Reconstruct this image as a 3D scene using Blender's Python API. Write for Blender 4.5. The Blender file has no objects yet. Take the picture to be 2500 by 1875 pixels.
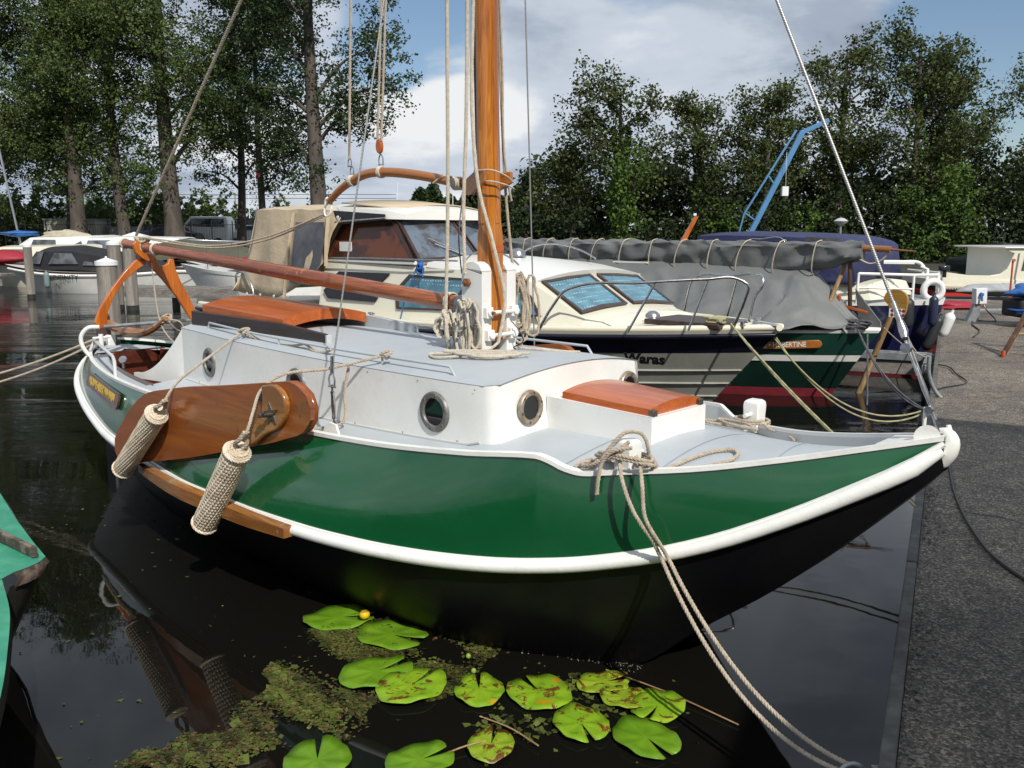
import bpy, math, random
import numpy as np
from mathutils import Vector, Matrix
random.seed(7)
rng = np.random.default_rng(11)
R = math.radians
sc = bpy.context.scene
COL = sc.collection

# ---------------------------------------------------------------- camera
cam_d = bpy.data.cameras.new('camera')
cam = bpy.data.objects.new('camera', cam_d)
COL.objects.link(cam)
cam.location = (0, 0, 1.95)
cam.rotation_euler = (R(90) - math.atan(377.5 / 2200), 0, 0)
cam_d.sensor_width = 36
cam_d.lens = 36 * 2200 / 2500
cam_d.clip_start = 0.05
cam_d.clip_end = 3000
sc.camera = cam

# ---------------------------------------------------------------- light
SUN_H = Vector((0.43, -1.0, 0))          # horizontal direction towards the sun, per metre of height
to_sun = Vector((SUN_H.x, SUN_H.y, 1.0)).normalized()
elev = math.asin(to_sun.z)
azim = math.atan2(to_sun.x, to_sun.y)      # clockwise from +Y
sd = bpy.data.lights.new('sun', 'SUN')
sd.energy = 4.3
sd.angle = R(0.6)
sd.color = (1.0, 0.955, 0.88)
sun = bpy.data.objects.new('sun', sd)
COL.objects.link(sun)
sun.rotation_euler = to_sun.to_track_quat('Z', 'Y').to_euler()

world = bpy.data.worlds.new('World')
sc.world = world
world.use_nodes = True
nt = world.node_tree
nt.nodes.clear()
def N(t, ty, **kw):
    n = t.nodes.new(ty)
    for k, v in kw.items():
        setattr(n, k, v)
    return n
out = N(nt, 'ShaderNodeOutputWorld')
bg = N(nt, 'ShaderNodeBackground')
nt.links.new(bg.outputs[0], out.inputs[0])
sky = N(nt, 'ShaderNodeTexSky', sky_type='NISHITA')
sky.sun_disc = False
sky.sun_elevation = elev
sky.sun_rotation = azim
sky.altitude = 0
sky.air_density = 1.0
sky.dust_density = 0.6
sky.ozone_density = 2.5
SKY_K = 0.095
bg.inputs['Strength'].default_value = SKY_K
tc = N(nt, 'ShaderNodeTexCoord')
sep = N(nt, 'ShaderNodeSeparateXYZ')
nt.links.new(tc.outputs['Generated'], sep.inputs[0])
def M2(t, op, a, b=None, c=None, clamp=False):
    n = N(t, 'ShaderNodeMath', operation=op)
    n.use_clamp = clamp
    for i, v in enumerate((a, b, c)):
        if v is None: continue
        if isinstance(v, (int, float)): n.inputs[i].default_value = v
        else: t.links.new(v, n.inputs[i])
    return n.outputs[0]
zz = M2(nt, 'ADD', M2(nt, 'MAXIMUM', sep.outputs[2], 0.0), 0.30)
comb = N(nt, 'ShaderNodeCombineXYZ')
nt.links.new(M2(nt, 'DIVIDE', sep.outputs[0], zz), comb.inputs[0])
nt.links.new(M2(nt, 'DIVIDE', sep.outputs[1], zz), comb.inputs[1])
nt.links.new(M2(nt, 'MULTIPLY', sep.outputs[2], 1.2), comb.inputs[2])
def noise(t, vec, scale, detail=6, rough=0.55, dist=0.0, off=(0, 0, 0)):
    mp = N(t, 'ShaderNodeMapping')
    mp.inputs['Location'].default_value = off
    t.links.new(vec, mp.inputs[0])
    n = N(t, 'ShaderNodeTexNoise')
    n.inputs['Scale'].default_value = scale
    n.inputs['Detail'].default_value = detail
    n.inputs['Roughness'].default_value = rough
    n.inputs['Distortion'].default_value = dist
    t.links.new(mp.outputs[0], n.inputs['Vector'])
    return n.outputs[0]
def ramp(t, fac, stops, interp='EASE'):
    r = N(t, 'ShaderNodeValToRGB')
    cr = r.color_ramp
    cr.interpolation = interp
    while len(cr.elements) > 1:
        cr.elements.remove(cr.elements[-1])
    cr.elements[0].position = stops[0][0]
    cr.elements[0].color = (*stops[0][1], 1)
    for p, c in stops[1:]:
        e = cr.elements.new(p)
        e.color = (*c, 1)
    t.links.new(fac, r.inputs[0])
    return r.outputs[0]
def mixc(t, fac, a, b, mode='MIX'):
    m = N(t, 'ShaderNodeMix', data_type='RGBA', blend_type=mode)
    for i, v in ((0, fac), (6, a), (7, b)):
        if isinstance(v, (int, float)): m.inputs[i].default_value = v
        elif isinstance(v, tuple): m.inputs[i].default_value = (*v, 1)
        else: t.links.new(v, m.inputs[i])
    return m.outputs[2]
cover = noise(nt, comb.outputs[0], 1.15, 8, 0.52, 0.25, (3.1, 1.7, 0.4))
shade = noise(nt, comb.outputs[0], 1.9, 7, 0.55, 0.2, (0.9, 4.3, 1.1))
def dirblob(px, py, cosr, k):
    x = (px * 2.4414 - 1250) / 2200; y = -(py * 2.4414 - 937.5) / 2200; th = math.atan(377.5 / 2200); c_, s_ = math.cos(th), math.sin(th)
    d = Vector((x, c_ + y * s_, -s_ + y * c_)).normalized()
    dp = N(nt, 'ShaderNodeVectorMath', operation='DOT_PRODUCT'); nt.links.new(tc.outputs['Generated'], dp.inputs[0]); dp.inputs[1].default_value = d
    r_ = N(nt, 'ShaderNodeMapRange', interpolation_type='SMOOTHSTEP'); nt.links.new(dp.outputs['Value'], r_.inputs[0]); r_.inputs[1].default_value = cosr; r_.inputs[2].default_value = 1.0; r_.inputs[3].default_value = 0.0; r_.inputs[4].default_value = k
    return r_.outputs[0]
for px, py, rr_, k_ in ((990, 60, 8, -.17), (425, 5, 7, -.22), (655, -5, 5, -.18), (380, 70, 3, -.10), (1120, 20, 9, -.10), (560, 150, 16, .14), (790, 60, 12, .12)):
    cover = M2(nt, 'ADD', cover, dirblob(px, py, math.cos(R(rr_)), k_))
for px, py, rr_, k_ in ((440, 110, 7, .20), (500, 170, 6, .10), (800, 45, 12, -.04), (400, 165, 9, -.06), (890, 10, 7, -.05), (640, 60, 8, .05), (900, 120, 8, .12)):
    shade = M2(nt, 'ADD', shade, dirblob(px, py, math.cos(R(rr_)), k_))
mask = ramp(nt, cover, [(0.34, (0, 0, 0)), (0.45, (1, 1, 1))])
K = 1.0 / SKY_K
def kc(r, g, b): return (r * K, g * K, b * K)
cl = ramp(nt, shade, [(0.26, (0.26, 0.31, 0.40)), (0.40, (0.42, 0.49, 0.60)), (0.54, (0.64, 0.71, 0.81)), (0.68, (0.96, 0.98, 1.0))])
cls = N(nt, 'ShaderNodeVectorMath', operation='SCALE')
nt.links.new(cl, cls.inputs[0])
cls.inputs['Scale'].default_value = K * 0.9
nt.links.new(mixc(nt, mask, sky.outputs[0], cls.outputs[0]), bg.inputs['Color'])

sc.render.engine = 'CYCLES'
vs = sc.view_settings
vs.view_transform = 'Standard'
vs.look = 'None'
vs.exposure = 0.0
vs.gamma = 1.0
vs.use_curve_mapping = False

# ---------------------------------------------------------------- materials
MATS = {}
def new_mat(name):
    m = bpy.data.materials.new(name)
    m.use_nodes = True
    MATS[name] = m
    t = m.node_tree
    return m, t, t.nodes['Principled BSDF']
def setp(t, b, key, v):
    if isinstance(v, (int, float)): b.inputs[key].default_value = v
    elif isinstance(v, tuple): b.inputs[key].default_value = (*v, 1) if len(v) == 3 else v
    else: t.links.new(v, b.inputs[key])
def bump(t, b, h, strength=0.3, dist=0.01):
    n = N(t, 'ShaderNodeBump')
    n.inputs['Strength'].default_value = strength
    n.inputs['Distance'].default_value = dist
    t.links.new(h, n.inputs['Height'])
    t.links.new(n.outputs[0], b.inputs['Normal'])
def mat(name, c, rough=0.5, c2=None, scale=6.0, lo=0.4, hi=0.65, metal=0.0, coat=0.0, bmp=0.0, bscale=60.0,
        bdist=0.004, stretch=(1, 1, 1), spec=0.5, rvar=0.0, dirt=None, dscale=3.0, dlo=0.55, dhi=0.75, coords='Object', sub=0):
    m, t, b = new_mat(name)
    tcn = N(t, 'ShaderNodeTexCoord')
    mp = N(t, 'ShaderNodeMapping')
    mp.inputs['Scale'].default_value = stretch
    t.links.new(tcn.outputs[coords], mp.inputs[0])
    v = mp.outputs[0]
    col = c
    if c2 is not None:
        f = ramp(t, noise(t, v, scale, 5, 0.6, 0.3), [(lo, (0, 0, 0)), (hi, (1, 1, 1))])
        col = mixc(t, f, c, c2)
    if dirt is not None:
        f = ramp(t, noise(t, v, dscale, 7, 0.65, 0.5, (5, 2, 1)), [(dlo, (0, 0, 0)), (dhi, (1, 1, 1))])
        col = mixc(t, f, col, dirt)
    setp(t, b, 'Base Color', col)
    if rvar:
        rr = N(t, 'ShaderNodeMapRange')
        t.links.new(noise(t, v, scale * 2.3, 4, 0.6), rr.inputs[0])
        rr.inputs[3].default_value = rough - rvar
        rr.inputs[4].default_value = rough + rvar
        setp(t, b, 'Roughness', rr.outputs[0])
    else:
        setp(t, b, 'Roughness', rough)
    setp(t, b, 'Metallic', metal)
    setp(t, b, 'Coat Weight', coat)
    setp(t, b, 'Coat Roughness', 0.06)
    setp(t, b, 'Specular IOR Level', spec)
    if bmp: bump(t, b, noise(t, v, bscale, 5, 0.6), bmp, bdist)
    return m

white = mat('white_paint', (0.80, 0.80, 0.77), 0.28, (0.74, 0.74, 0.70), 2.2, bmp=0.12, bscale=9, bdist=0.004, rvar=0.06,
            dirt=(0.56, 0.53, 0.46), dscale=6, dlo=0.58, dhi=0.90)
rubwhite = mat('rail_white_paint', (0.80, 0.80, 0.76), 0.3, (0.68, 0.67, 0.62), 5, 0.5, 0.8, bmp=0.5, bscale=22, bdist=0.004,
               dirt=(0.45, 0.42, 0.36), dscale=16, dlo=0.66, dhi=0.8)
bulw = mat('bulwark_grey_white', (0.56, 0.57, 0.56), 0.4, (0.50, 0.51, 0.50), 4, bmp=0.1, bscale=14)
deckm = mat('deck_blue_grey', (0.44, 0.475, 0.50), 0.5, (0.41, 0.445, 0.47), 3, bmp=0.25, bscale=420, bdist=0.0012, rvar=0.05,
            dirt=(0.28, 0.33, 0.38), dscale=7, dlo=0.60, dhi=0.9)
green = mat('green_gloss_paint', (0.005, 0.076, 0.024), 0.16, (0.007, 0.092, 0.031), 1.3, coat=0.7, bmp=0.22, bscale=3.4, bdist=0.016, spec=0.5, dirt=(0.020, 0.10, 0.045), dscale=26, dlo=0.70, dhi=0.78)
blackm = mat('black_hull_paint', (0.006, 0.006, 0.008), 0.36, (0.010, 0.0095, 0.010), 2.5, bmp=0.4, bscale=130, bdist=0.0012, spec=0.16,
             dirt=(0.03, 0.026, 0.024), dscale=11, dlo=0.66, dhi=0.8)
def wood(name, c1, c2, c3, rough=0.22, axis='X', coat=0.5, sc_=1.0, band=9.0, worn=None):
    m, t, b = new_mat(name)
    tcn = N(t, 'ShaderNodeTexCoord')
    mp = N(t, 'ShaderNodeMapping')
    s = {'X': (0.07, 1, 1), 'Y': (1, 0.07, 1), 'Z': (1, 1, 0.07)}[axis]
    mp.inputs['Scale'].default_value = tuple(k * sc_ for k in s)
    t.links.new(tcn.outputs['Object'], mp.inputs[0])
    v = mp.outputs[0]
    g = noise(t, v, band * 4, 7, 0.65, 1.6)
    col = ramp(t, g, [(0.34, c1), (0.5, c2), (0.64, c3)])
    big = noise(t, v, band * 0.7, 3, 0.5, 0.8, (1, 7, 3))
    col = mixc(t, ramp(t, big, [(0.45, (0, 0, 0)), (0.7, (1, 1, 1))]), col, c1)
    if worn:
        w = ramp(t, noise(t, tcn.outputs['Object'], 5.5, 8, 0.7, 0.6, (2, 2, 9)), [(0.60, (0, 0, 0)), (0.66, (1, 1, 1))])
        col = mixc(t, w, col, worn)
    setp(t, b, 'Base Color', col)
    setp(t, b, 'Roughness', rough)
    setp(t, b, 'Coat Weight', coat)
    setp(t, b, 'Coat Roughness', 0.08)
    bump(t, b, g, 0.15, 0.002)
    return m
mastw = wood('varnished_pine', (0.27, 0.075, 0.010), (0.44, 0.145, 0.018), (0.56, 0.22, 0.032), 0.25, 'Z', 0.5)
boomw = wood('varnished_reddish_wood', (0.17, 0.036, 0.010), (0.31, 0.080, 0.018), (0.42, 0.125, 0.028), 0.22, 'X', 0.5, worn=(0.42, 0.15, 0.04))
gaffw = wood('varnished_ash', (0.28, 0.085, 0.016), (0.38, 0.13, 0.026), (0.44, 0.17, 0.04), 0.28, 'X', 0.4)
orangew = wood('orange_varnish', (0.36, 0.085, 0.010), (0.50, 0.135, 0.014), (0.56, 0.18, 0.022), 0.3, 'Z', 0.4)
mahog = wood('mahogany_hatch', (0.34, 0.072, 0.014), (0.45, 0.105, 0.019), (0.52, 0.135, 0.026), 0.3, 'X', 0.3)
boardw = wood('leeboard_oak', (0.23, 0.062, 0.012), (0.29, 0.082, 0.016), (0.34, 0.105, 0.022), 0.24, 'X', 0.4, band=4.0, worn=(0.14, 0.042, 0.014))
lightw = wood('worn_oak', (0.22, 0.085, 0.022), (0.34, 0.14, 0.034), (0.40, 0.20, 0.07), 0.3, 'X', 0.4, worn=(0.33, 0.25, 0.16))
darkw = wood('dark_brown_wood', (0.018, 0.011, 0.010), (0.030, 0.018, 0.015), (0.045, 0.028, 0.022), 0.4, 'X', 0.2)
brownw = wood('cockpit_brown_wood', (0.06, 0.014, 0.009), (0.10, 0.024, 0.014), (0.14, 0.038, 0.02), 0.3, 'X', 0.3)
greyw = wood('weathered_grey_wood', (0.16, 0.14, 0.12), (0.26, 0.235, 0.20), (0.34, 0.31, 0.27), 0.85, 'Z', 0.0)
greywx = wood('weathered_grey_plank', (0.13, 0.12, 0.105), (0.20, 0.185, 0.165), (0.28, 0.26, 0.235), 0.85, 'X', 0.0)
stakew = wood('pale_timber', (0.22, 0.13, 0.055), (0.34, 0.22, 0.10), (0.42, 0.30, 0.16), 0.7, 'Z', 0.0)
rustw = wood('dark_brown_timber', (0.05, 0.022, 0.012), (0.09, 0.04, 0.02), (0.15, 0.07, 0.03), 0.6, 'Z', 0.1)
rope_m = mat('pale_rope', (0.47, 0.40, 0.31), 0.9, (0.36, 0.30, 0.23), 40, bmp=0.5, bscale=300, bdist=0.001, dirt=(0.20, 0.16, 0.12), dscale=14, dlo=0.6, dhi=0.8)
rope_w = mat('white_rope', (0.56, 0.51, 0.42), 0.9, (0.45, 0.40, 0.32), 40, bmp=0.5, bscale=300, bdist=0.001)
rope_d = mat('dark_grey_rope', (0.10, 0.10, 0.11), 0.9, (0.16, 0.15, 0.15), 30)
rope_y = mat('yellowish_rope', (0.42, 0.40, 0.22), 0.8, (0.30, 0.29, 0.16), 20)
fendm = mat('fender_rope', (0.70, 0.61, 0.48), 0.9, (0.56, 0.47, 0.35), 16, bmp=0.6, bscale=260, bdist=0.0015, dirt=(0.30, 0.23, 0.16), dscale=8, dlo=0.62, dhi=0.85)
steel = mat('steel', (0.55, 0.55, 0.56), 0.28, metal=1.0, c2=(0.40, 0.39, 0.38), scale=30)
galv = mat('galvanised_steel', (0.36, 0.38, 0.39), 0.5, (0.27, 0.29, 0.30), 12, metal=0.6)
dsteel = mat('dark_bronze', (0.10, 0.085, 0.075), 0.4, (0.17, 0.14, 0.11), 20, metal=0.7)
brass = mat('weathered_brass', (0.30, 0.22, 0.15), 0.45, (0.42, 0.37, 0.31), 25, metal=0.6)
portm = mat('grey_porthole_metal', (0.13, 0.127, 0.125), 0.45, (0.20, 0.19, 0.175), 22, metal=0.3)
rust = mat('rusty_bolt', (0.25, 0.10, 0.045), 0.8, (0.14, 0.06, 0.03), 60, bmp=0.5, bscale=120)
glassd = mat('dark_glass', (0.006, 0.008, 0.008), 0.05, spec=0.6)
cream = mat('cream_gelcoat', (0.72, 0.69, 0.56), 0.25, (0.69, 0.66, 0.53), 1.5)
creamw = mat('warm_white_gelcoat', (0.76, 0.75, 0.70), 0.25, (0.73, 0.72, 0.67), 1.5)
navy = mat('navy_gelcoat', (0.006, 0.006, 0.018), 0.16, (0.010, 0.010, 0.025), 3, spec=0.5)
lowhull = mat('grey_reflecting_hull', (0.30, 0.30, 0.26), 0.12, (0.35, 0.35, 0.31), 3, coat=0.5)
tan = mat('tan_canvas', (0.52, 0.42, 0.29), 0.85, (0.48, 0.385, 0.26), 3, bmp=0.5, bscale=7, bdist=0.03)
plastic_win = mat('clear_vinyl_window', (0.055, 0.055, 0.06), 0.12, (0.13, 0.13, 0.14), 3.2, 0.35, 0.7)
brownf = mat('brown_window_frame', (0.055, 0.030, 0.024), 0.35, (0.04, 0.022, 0.018), 12)
blackp = mat('black_plastic', (0.012, 0.010, 0.012), 0.35)
winglass = mat('tinted_window', (0.05, 0.055, 0.06), 0.04, (0.13, 0.14, 0.15), 2.4, 0.4, 0.6)
winbrown = mat('brown_curtain_window', (0.13, 0.038, 0.013), 0.12, (0.05, 0.02, 0.012), 2.2, 0.5, 0.6)
winblue = mat('blue_grey_window', (0.12, 0.15, 0.19), 0.06, (0.055, 0.05, 0.05), 2.6, 0.45, 0.6)
def dots_mat():
    m, t, b = new_mat('blue_dotted_curtain')
    tcn = N(t, 'ShaderNodeTexCoord')
    v = N(t, 'ShaderNodeTexVoronoi')
    v.inputs['Scale'].default_value = 27
    v.inputs['Randomness'].default_value = 0.15
    t.links.new(tcn.outputs['Object'], v.inputs['Vector'])
    d = ramp(t, v.outputs['Distance'], [(0.20, (1, 1, 1)), (0.26, (0, 0, 0))])
    n = noise(t, tcn.outputs['Object'], 5, 2)
    base = ramp(t, n, [(0.35, (0.045, 0.145, 0.20)), (0.62, (0.085, 0.235, 0.31))])
    setp(t, b, 'Base Color', mixc(t, d, base, (0.42, 0.55, 0.60)))
    setp(t, b, 'Roughness', 0.35)
    setp(t, b, 'Coat Weight', 0.6)
    setp(t, b, 'Coat Roughness', 0.03)
dots_mat()
dots = MATS['blue_dotted_curtain']
tarp = mat('grey_tarpaulin', (0.15, 0.157, 0.155), 0.6, (0.125, 0.131, 0.13), 1.5, bmp=0.35, bscale=3.5, bdist=0.05)
bluetarp = mat('navy_canvas', (0.022, 0.026, 0.085), 0.7, (0.03, 0.034, 0.10), 3, bmp=0.6, bscale=4, bdist=0.04)
brightblue = mat('bright_blue_tarp', (0.02, 0.10, 0.33), 0.5, (0.03, 0.15, 0.42), 5, bmp=0.8, bscale=12, bdist=0.03)
hubgreen = mat('dark_green_hull', (0.010, 0.050, 0.036), 0.22, (0.014, 0.065, 0.045), 2, coat=0.3)
redanti = mat('red_antifouling', (0.24, 0.022, 0.035), 0.55, (0.17, 0.02, 0.03), 6)
navyhull = mat('navy_hull', (0.010, 0.012, 0.045), 0.2, (0.014, 0.016, 0.06), 3, coat=0.3)
orangep = mat('orange_paint', (0.50, 0.085, 0.02), 0.45, (0.38, 0.06, 0.02), 20)
bluep = mat('blue_crane_paint', (0.07, 0.20, 0.38), 0.4, (0.08, 0.22, 0.43), 4)
teal = mat('teal_paint', (0.030, 0.24, 0.145), 0.5, (0.055, 0.31, 0.19), 7, bmp=0.4, bscale=30, bdist=0.003,
           dirt=(0.13, 0.12, 0.085), dscale=7, dlo=0.60, dhi=0.68)
scuff = mat('scuffed_rubbing_strip', (0.055, 0.04, 0.032), 0.7, (0.20, 0.15, 0.12), 14, 0.45, 0.6, dirt=(0.33, 0.07, 0.02), dscale=9, dlo=0.62, dhi=0.66, bmp=0.6, bscale=60)
gold = mat('gold_lettering', (0.52, 0.35, 0.05), 0.4, spec=0.5)
blackl = mat('black_lettering', (0.01, 0.01, 0.012), 0.4)
darkred = mat('dark_red_board', (0.07, 0.012, 0.008), 0.3, (0.045, 0.01, 0.008), 8, coat=0.5)
blackcanvas = mat('black_canvas', (0.012, 0.012, 0.016), 0.75, (0.02, 0.02, 0.024), 4, bmp=0.5, bscale=5, bdist=0.03)
olive = mat('olive_canvas', (0.075, 0.075, 0.05), 0.8, (0.06, 0.06, 0.04), 3)
greyfend = mat('grey_fender', (0.16, 0.22, 0.21), 0.5)
dkfend = mat('dark_fender', (0.018, 0.020, 0.024), 0.5)
darkblue = mat('dark_blue_fender', (0.015, 0.022, 0.05), 0.4)
whitep = mat('white_plastic', (0.74, 0.75, 0.74), 0.35)
concrete = mat('concrete_edge', (0.075, 0.072, 0.068), 0.8, (0.13, 0.125, 0.115), 8, bmp=0.7, bscale=30, bdist=0.006,
               dirt=(0.05, 0.048, 0.045), dscale=2.5, stretch=(1, 1, 1))
quaywall = mat('wet_quay_wall', (0.02, 0.02, 0.019), 0.4, (0.035, 0.034, 0.03), 6, bmp=0.5, bscale=20)
redm = mat('dark_red_canvas', (0.28, 0.012, 0.025), 0.6)
carm = mat('dark_car_paint', (0.012, 0.016, 0.026), 0.2, coat=0.5)
fencem = mat('black_fence_wire', (0.008, 0.008, 0.008), 0.5)
lamp_m = mat('lamp_shade_plastic', (0.45, 0.46, 0.45), 0.4)
bark = mat('tree_bark', (0.060, 0.050, 0.040), 0.9, (0.10, 0.082, 0.066), 3, bmp=0.9, bscale=5, bdist=0.06, stretch=(1, 1, 0.3))
# water: dark, nearly still close by, rippled further out
def water_mat():
    m, t, b = new_mat('dark_water')
    g = N(t, 'ShaderNodeNewGeometry')
    s = N(t, 'ShaderNodeSeparateXYZ')
    t.links.new(g.outputs['Position'], s.inputs[0])
    mp = N(t, 'ShaderNodeMapping')
    mp.inputs['Scale'].default_value = (0.55, 1.5, 1)
    t.links.new(g.outputs['Position'], mp.inputs[0])
    far = M2(t, 'MULTIPLY', M2(t, 'SUBTRACT', s.outputs[1], 5.0, clamp=False), 0.11, clamp=True)
    patch = ramp(t, noise(t, mp.outputs[0], 0.22, 3, 0.5, 0.4), [(0.42, (0.15, 0.15, 0.15)), (0.58, (1, 1, 1))])
    r1 = noise(t, mp.outputs[0], 2.6, 5, 0.6, 0.6)
    r2 = noise(t, mp.outputs[0], 0.9, 2, 0.5, 0.3, (4, 4, 4))
    near = noise(t, g.outputs['Position'], 1.6, 3, 0.5, 0.3, (8, 1, 0))
    h = M2(t, 'ADD', M2(t, 'MULTIPLY', M2(t, 'MULTIPLY', M2(t, 'ADD', r1, r2), far), patch), M2(t, 'MULTIPLY', near, 0.10))
    bn = N(t, 'ShaderNodeBump')
    bn.inputs['Strength'].default_value = 0.42
    bn.inputs['Distance'].default_value = 0.05
    t.links.new(h, bn.inputs['Height'])
    t.links.new(bn.outputs[0], b.inputs['Normal'])
    scum = ramp(t, noise(t, g.outputs['Position'], 70, 2, 0.5), [(0.72, (0, 0, 0)), (0.76, (1, 1, 1))])
    setp(t, b, 'Base Color', mixc(t, scum, (0.0060, 0.0058, 0.0048), (0.024, 0.021, 0.014)))
    setp(t, b, 'Roughness', 0.02)
    setp(t, b, 'IOR', 1.333)
    return m
waterm = water_mat()
def quay_mat():
    m, t, b = new_mat('gravel_asphalt')
    g = N(t, 'ShaderNodeNewGeometry')
    P = g.outputs['Position']
    v = N(t, 'ShaderNodeTexVoronoi')
    v.inputs['Scale'].default_value = 115
    t.links.new(P, v.inputs['Vector'])
    hs = N(t, 'ShaderNodeSeparateColor')
    t.links.new(v.outputs['Color'], hs.inputs[0])
    st = ramp(t, hs.outputs[0], [(0.0, (0.050, 0.045, 0.040)), (0.55, (0.12, 0.108, 0.094)), (0.85, (0.21, 0.19, 0.165)), (1.0, (0.34, 0.31, 0.27))], 'LINEAR')
    big = ramp(t, noise(t, P, 0.5, 6, 0.65, 0.6), [(0.35, (0.80, 0.77, 0.73)), (0.62, (1.45, 1.38, 1.27))])
    fine = ramp(t, noise(t, P, 9, 4, 0.6), [(0.3, (0.75, 0.75, 0.75)), (0.7, (1.15, 1.15, 1.15))])
    c = mixc(t, 1.0, mixc(t, 1.0, st, big, 'MULTIPLY'), fine, 'MULTIPLY')
    setp(t, b, 'Base Color', c)
    setp(t, b, 'Roughness', 0.85)
    cr_ = N(t, 'ShaderNodeTexVoronoi', feature='DISTANCE_TO_EDGE'); cr_.inputs['Scale'].default_value = 0.42
    wn = N(t, 'ShaderNodeTexNoise'); wn.inputs['Scale'].default_value = 3.0; t.links.new(P, wn.inputs['Vector'])
    t.links.new(mixc(t, 0.25, P, wn.outputs['Color']), cr_.inputs['Vector'])
    ck = ramp(t, cr_.outputs['Distance'], [(0.0, (0.25, 0.24, 0.22)), (0.006, (1, 1, 1))])
    st2 = ramp(t, noise(t, P, 1.7, 5, 0.7, 1.0, (3, 3, 3)), [(0.60, (1, 1, 1)), (0.72, (0.62, 0.60, 0.57))])
    setp(t, b, 'Base Color', mixc(t, 1.0, mixc(t, 1.0, c, ck, 'MULTIPLY'), st2, 'MULTIPLY'))
    bump(t, b, v.outputs['Distance'], 0.8, 0.006)
    return m
quaym = quay_mat()
def grass_mat(name, a, c):
    return mat(name, a, 0.95, c, 0.8, bmp=0.8, bscale=8, bdist=0.1)
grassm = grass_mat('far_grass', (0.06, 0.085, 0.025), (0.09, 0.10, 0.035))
groundm = grass_mat('dark_ground', (0.03, 0.035, 0.02), (0.05, 0.045, 0.03))  # dark green-brown base colour for the shore and wood floor
def leaf_mat(name, c1, c2, trans=0.25):
    m, t, b = new_mat(name)
    at = N(t, 'ShaderNodeAttribute', attribute_name='tint')
    col = mixc(t, at.outputs['Fac'], c1, c2)
    setp(t, b, 'Base Color', col)
    setp(t, b, 'Roughness', 0.55)
    setp(t, b, 'Specular IOR Level', 0.25)
    tr = N(t, 'ShaderNodeBsdfTranslucent')
    t.links.new(col, tr.inputs[0])
    mx = N(t, 'ShaderNodeMixShader')
    mx.inputs[0].default_value = trans
    t.links.new(b.outputs[0], mx.inputs[1])
    t.links.new(tr.outputs[0], mx.inputs[2])
    t.links.new(mx.outputs[0], t.nodes['Material Output'].inputs[0])
    return m
leafA = leaf_mat('poplar_leaf', (0.045, 0.075, 0.020), (0.13, 0.18, 0.052), .32)
leafB = leaf_mat('dark_poplar_leaf', (0.022, 0.042, 0.016), (0.062, 0.095, 0.030))
leafC = leaf_mat('alder_leaf', (0.034, 0.050, 0.014), (0.105, 0.130, 0.040))
leafD = leaf_mat('ivy_leaf', (0.045, 0.085, 0.015), (0.11, 0.18, 0.03))
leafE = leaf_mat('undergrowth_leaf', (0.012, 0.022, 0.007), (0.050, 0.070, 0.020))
leafF = leaf_mat('bush_leaf', (0.045, 0.075, 0.02), (0.10, 0.14, 0.04))
def pad_mat(name, a, b_, spots):
    m, t, b = new_mat(name)
    tcn = N(t, 'ShaderNodeTexCoord')
    oi = N(t, 'ShaderNodeObjectInfo')
    va = N(t, 'ShaderNodeVectorMath', operation='ADD')
    t.links.new(tcn.outputs['Object'], va.inputs[0])
    t.links.new(oi.outputs['Location'], va.inputs[1])
    v0 = tcn.outputs['Object']
    v = va.outputs[0]
    f = ramp(t, noise(t, v, 9, 4, 0.6), [(0.35, (0, 0, 0)), (0.65, (1, 1, 1))])
    col = mixc(t, f, a, b_)
    if spots:
        w = ramp(t, noise(t, v, 13, 6, 0.7, 0.8, (3, 1, spots)), [(0.575 - 0.025 * spots, (0, 0, 0)), (0.61 - 0.025 * spots, (1, 1, 1))])
        col = mixc(t, w, col, (0.12, 0.045, 0.012))
        w2 = ramp(t, noise(t, v, 6, 3, 0.6, 0.3, (8, 1, spots)), [(0.62, (0, 0, 0)), (0.70, (1, 1, 1))])
        col = mixc(t, w2, col, (0.42, 0.26, 0.01))
    s = N(t, 'ShaderNodeSeparateXYZ')
    t.links.new(v0, s.inputs[0])
    ang = M2(t, 'ARCTAN2', s.outputs[1], s.outputs[0])
    veins = M2(t, 'ABSOLUTE', M2(t, 'SINE', M2(t, 'MULTIPLY', ang, 9.0)))
    vf = ramp(t, veins, [(0.0, (1, 1, 1)), (0.10, (0, 0, 0))])
    col = mixc(t, M2(t, 'MULTIPLY', vf, 0.35), col, (0.28, 0.42, 0.08))
    setp(t, b, 'Base Color', col)
    setp(t, b, 'Roughness', 0.38)
    setp(t, b, 'Specular IOR Level', 0.35)
    bump(t, b, noise(t, v, 22, 4, 0.6), 0.35, 0.004)
    return m
pads_m = [pad_mat('green_lily_pad', (0.095, 0.21, 0.009), (0.135, 0.265, 0.013), 0),
          pad_mat('spotted_lily_pad', (0.16, 0.31, 0.014), (0.22, 0.36, 0.016), 1),
          pad_mat('decayed_lily_pad', (0.20, 0.30, 0.02), (0.24, 0.34, 0.02), 2)]
weedm = leaf_mat('pond_weed', (0.022, 0.026, 0.008), (0.12, 0.15, 0.030), 0.1)
weedb = leaf_mat('brown_pond_weed', (0.07, 0.035, 0.015), (0.14, 0.10, 0.04), 0.1)

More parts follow.
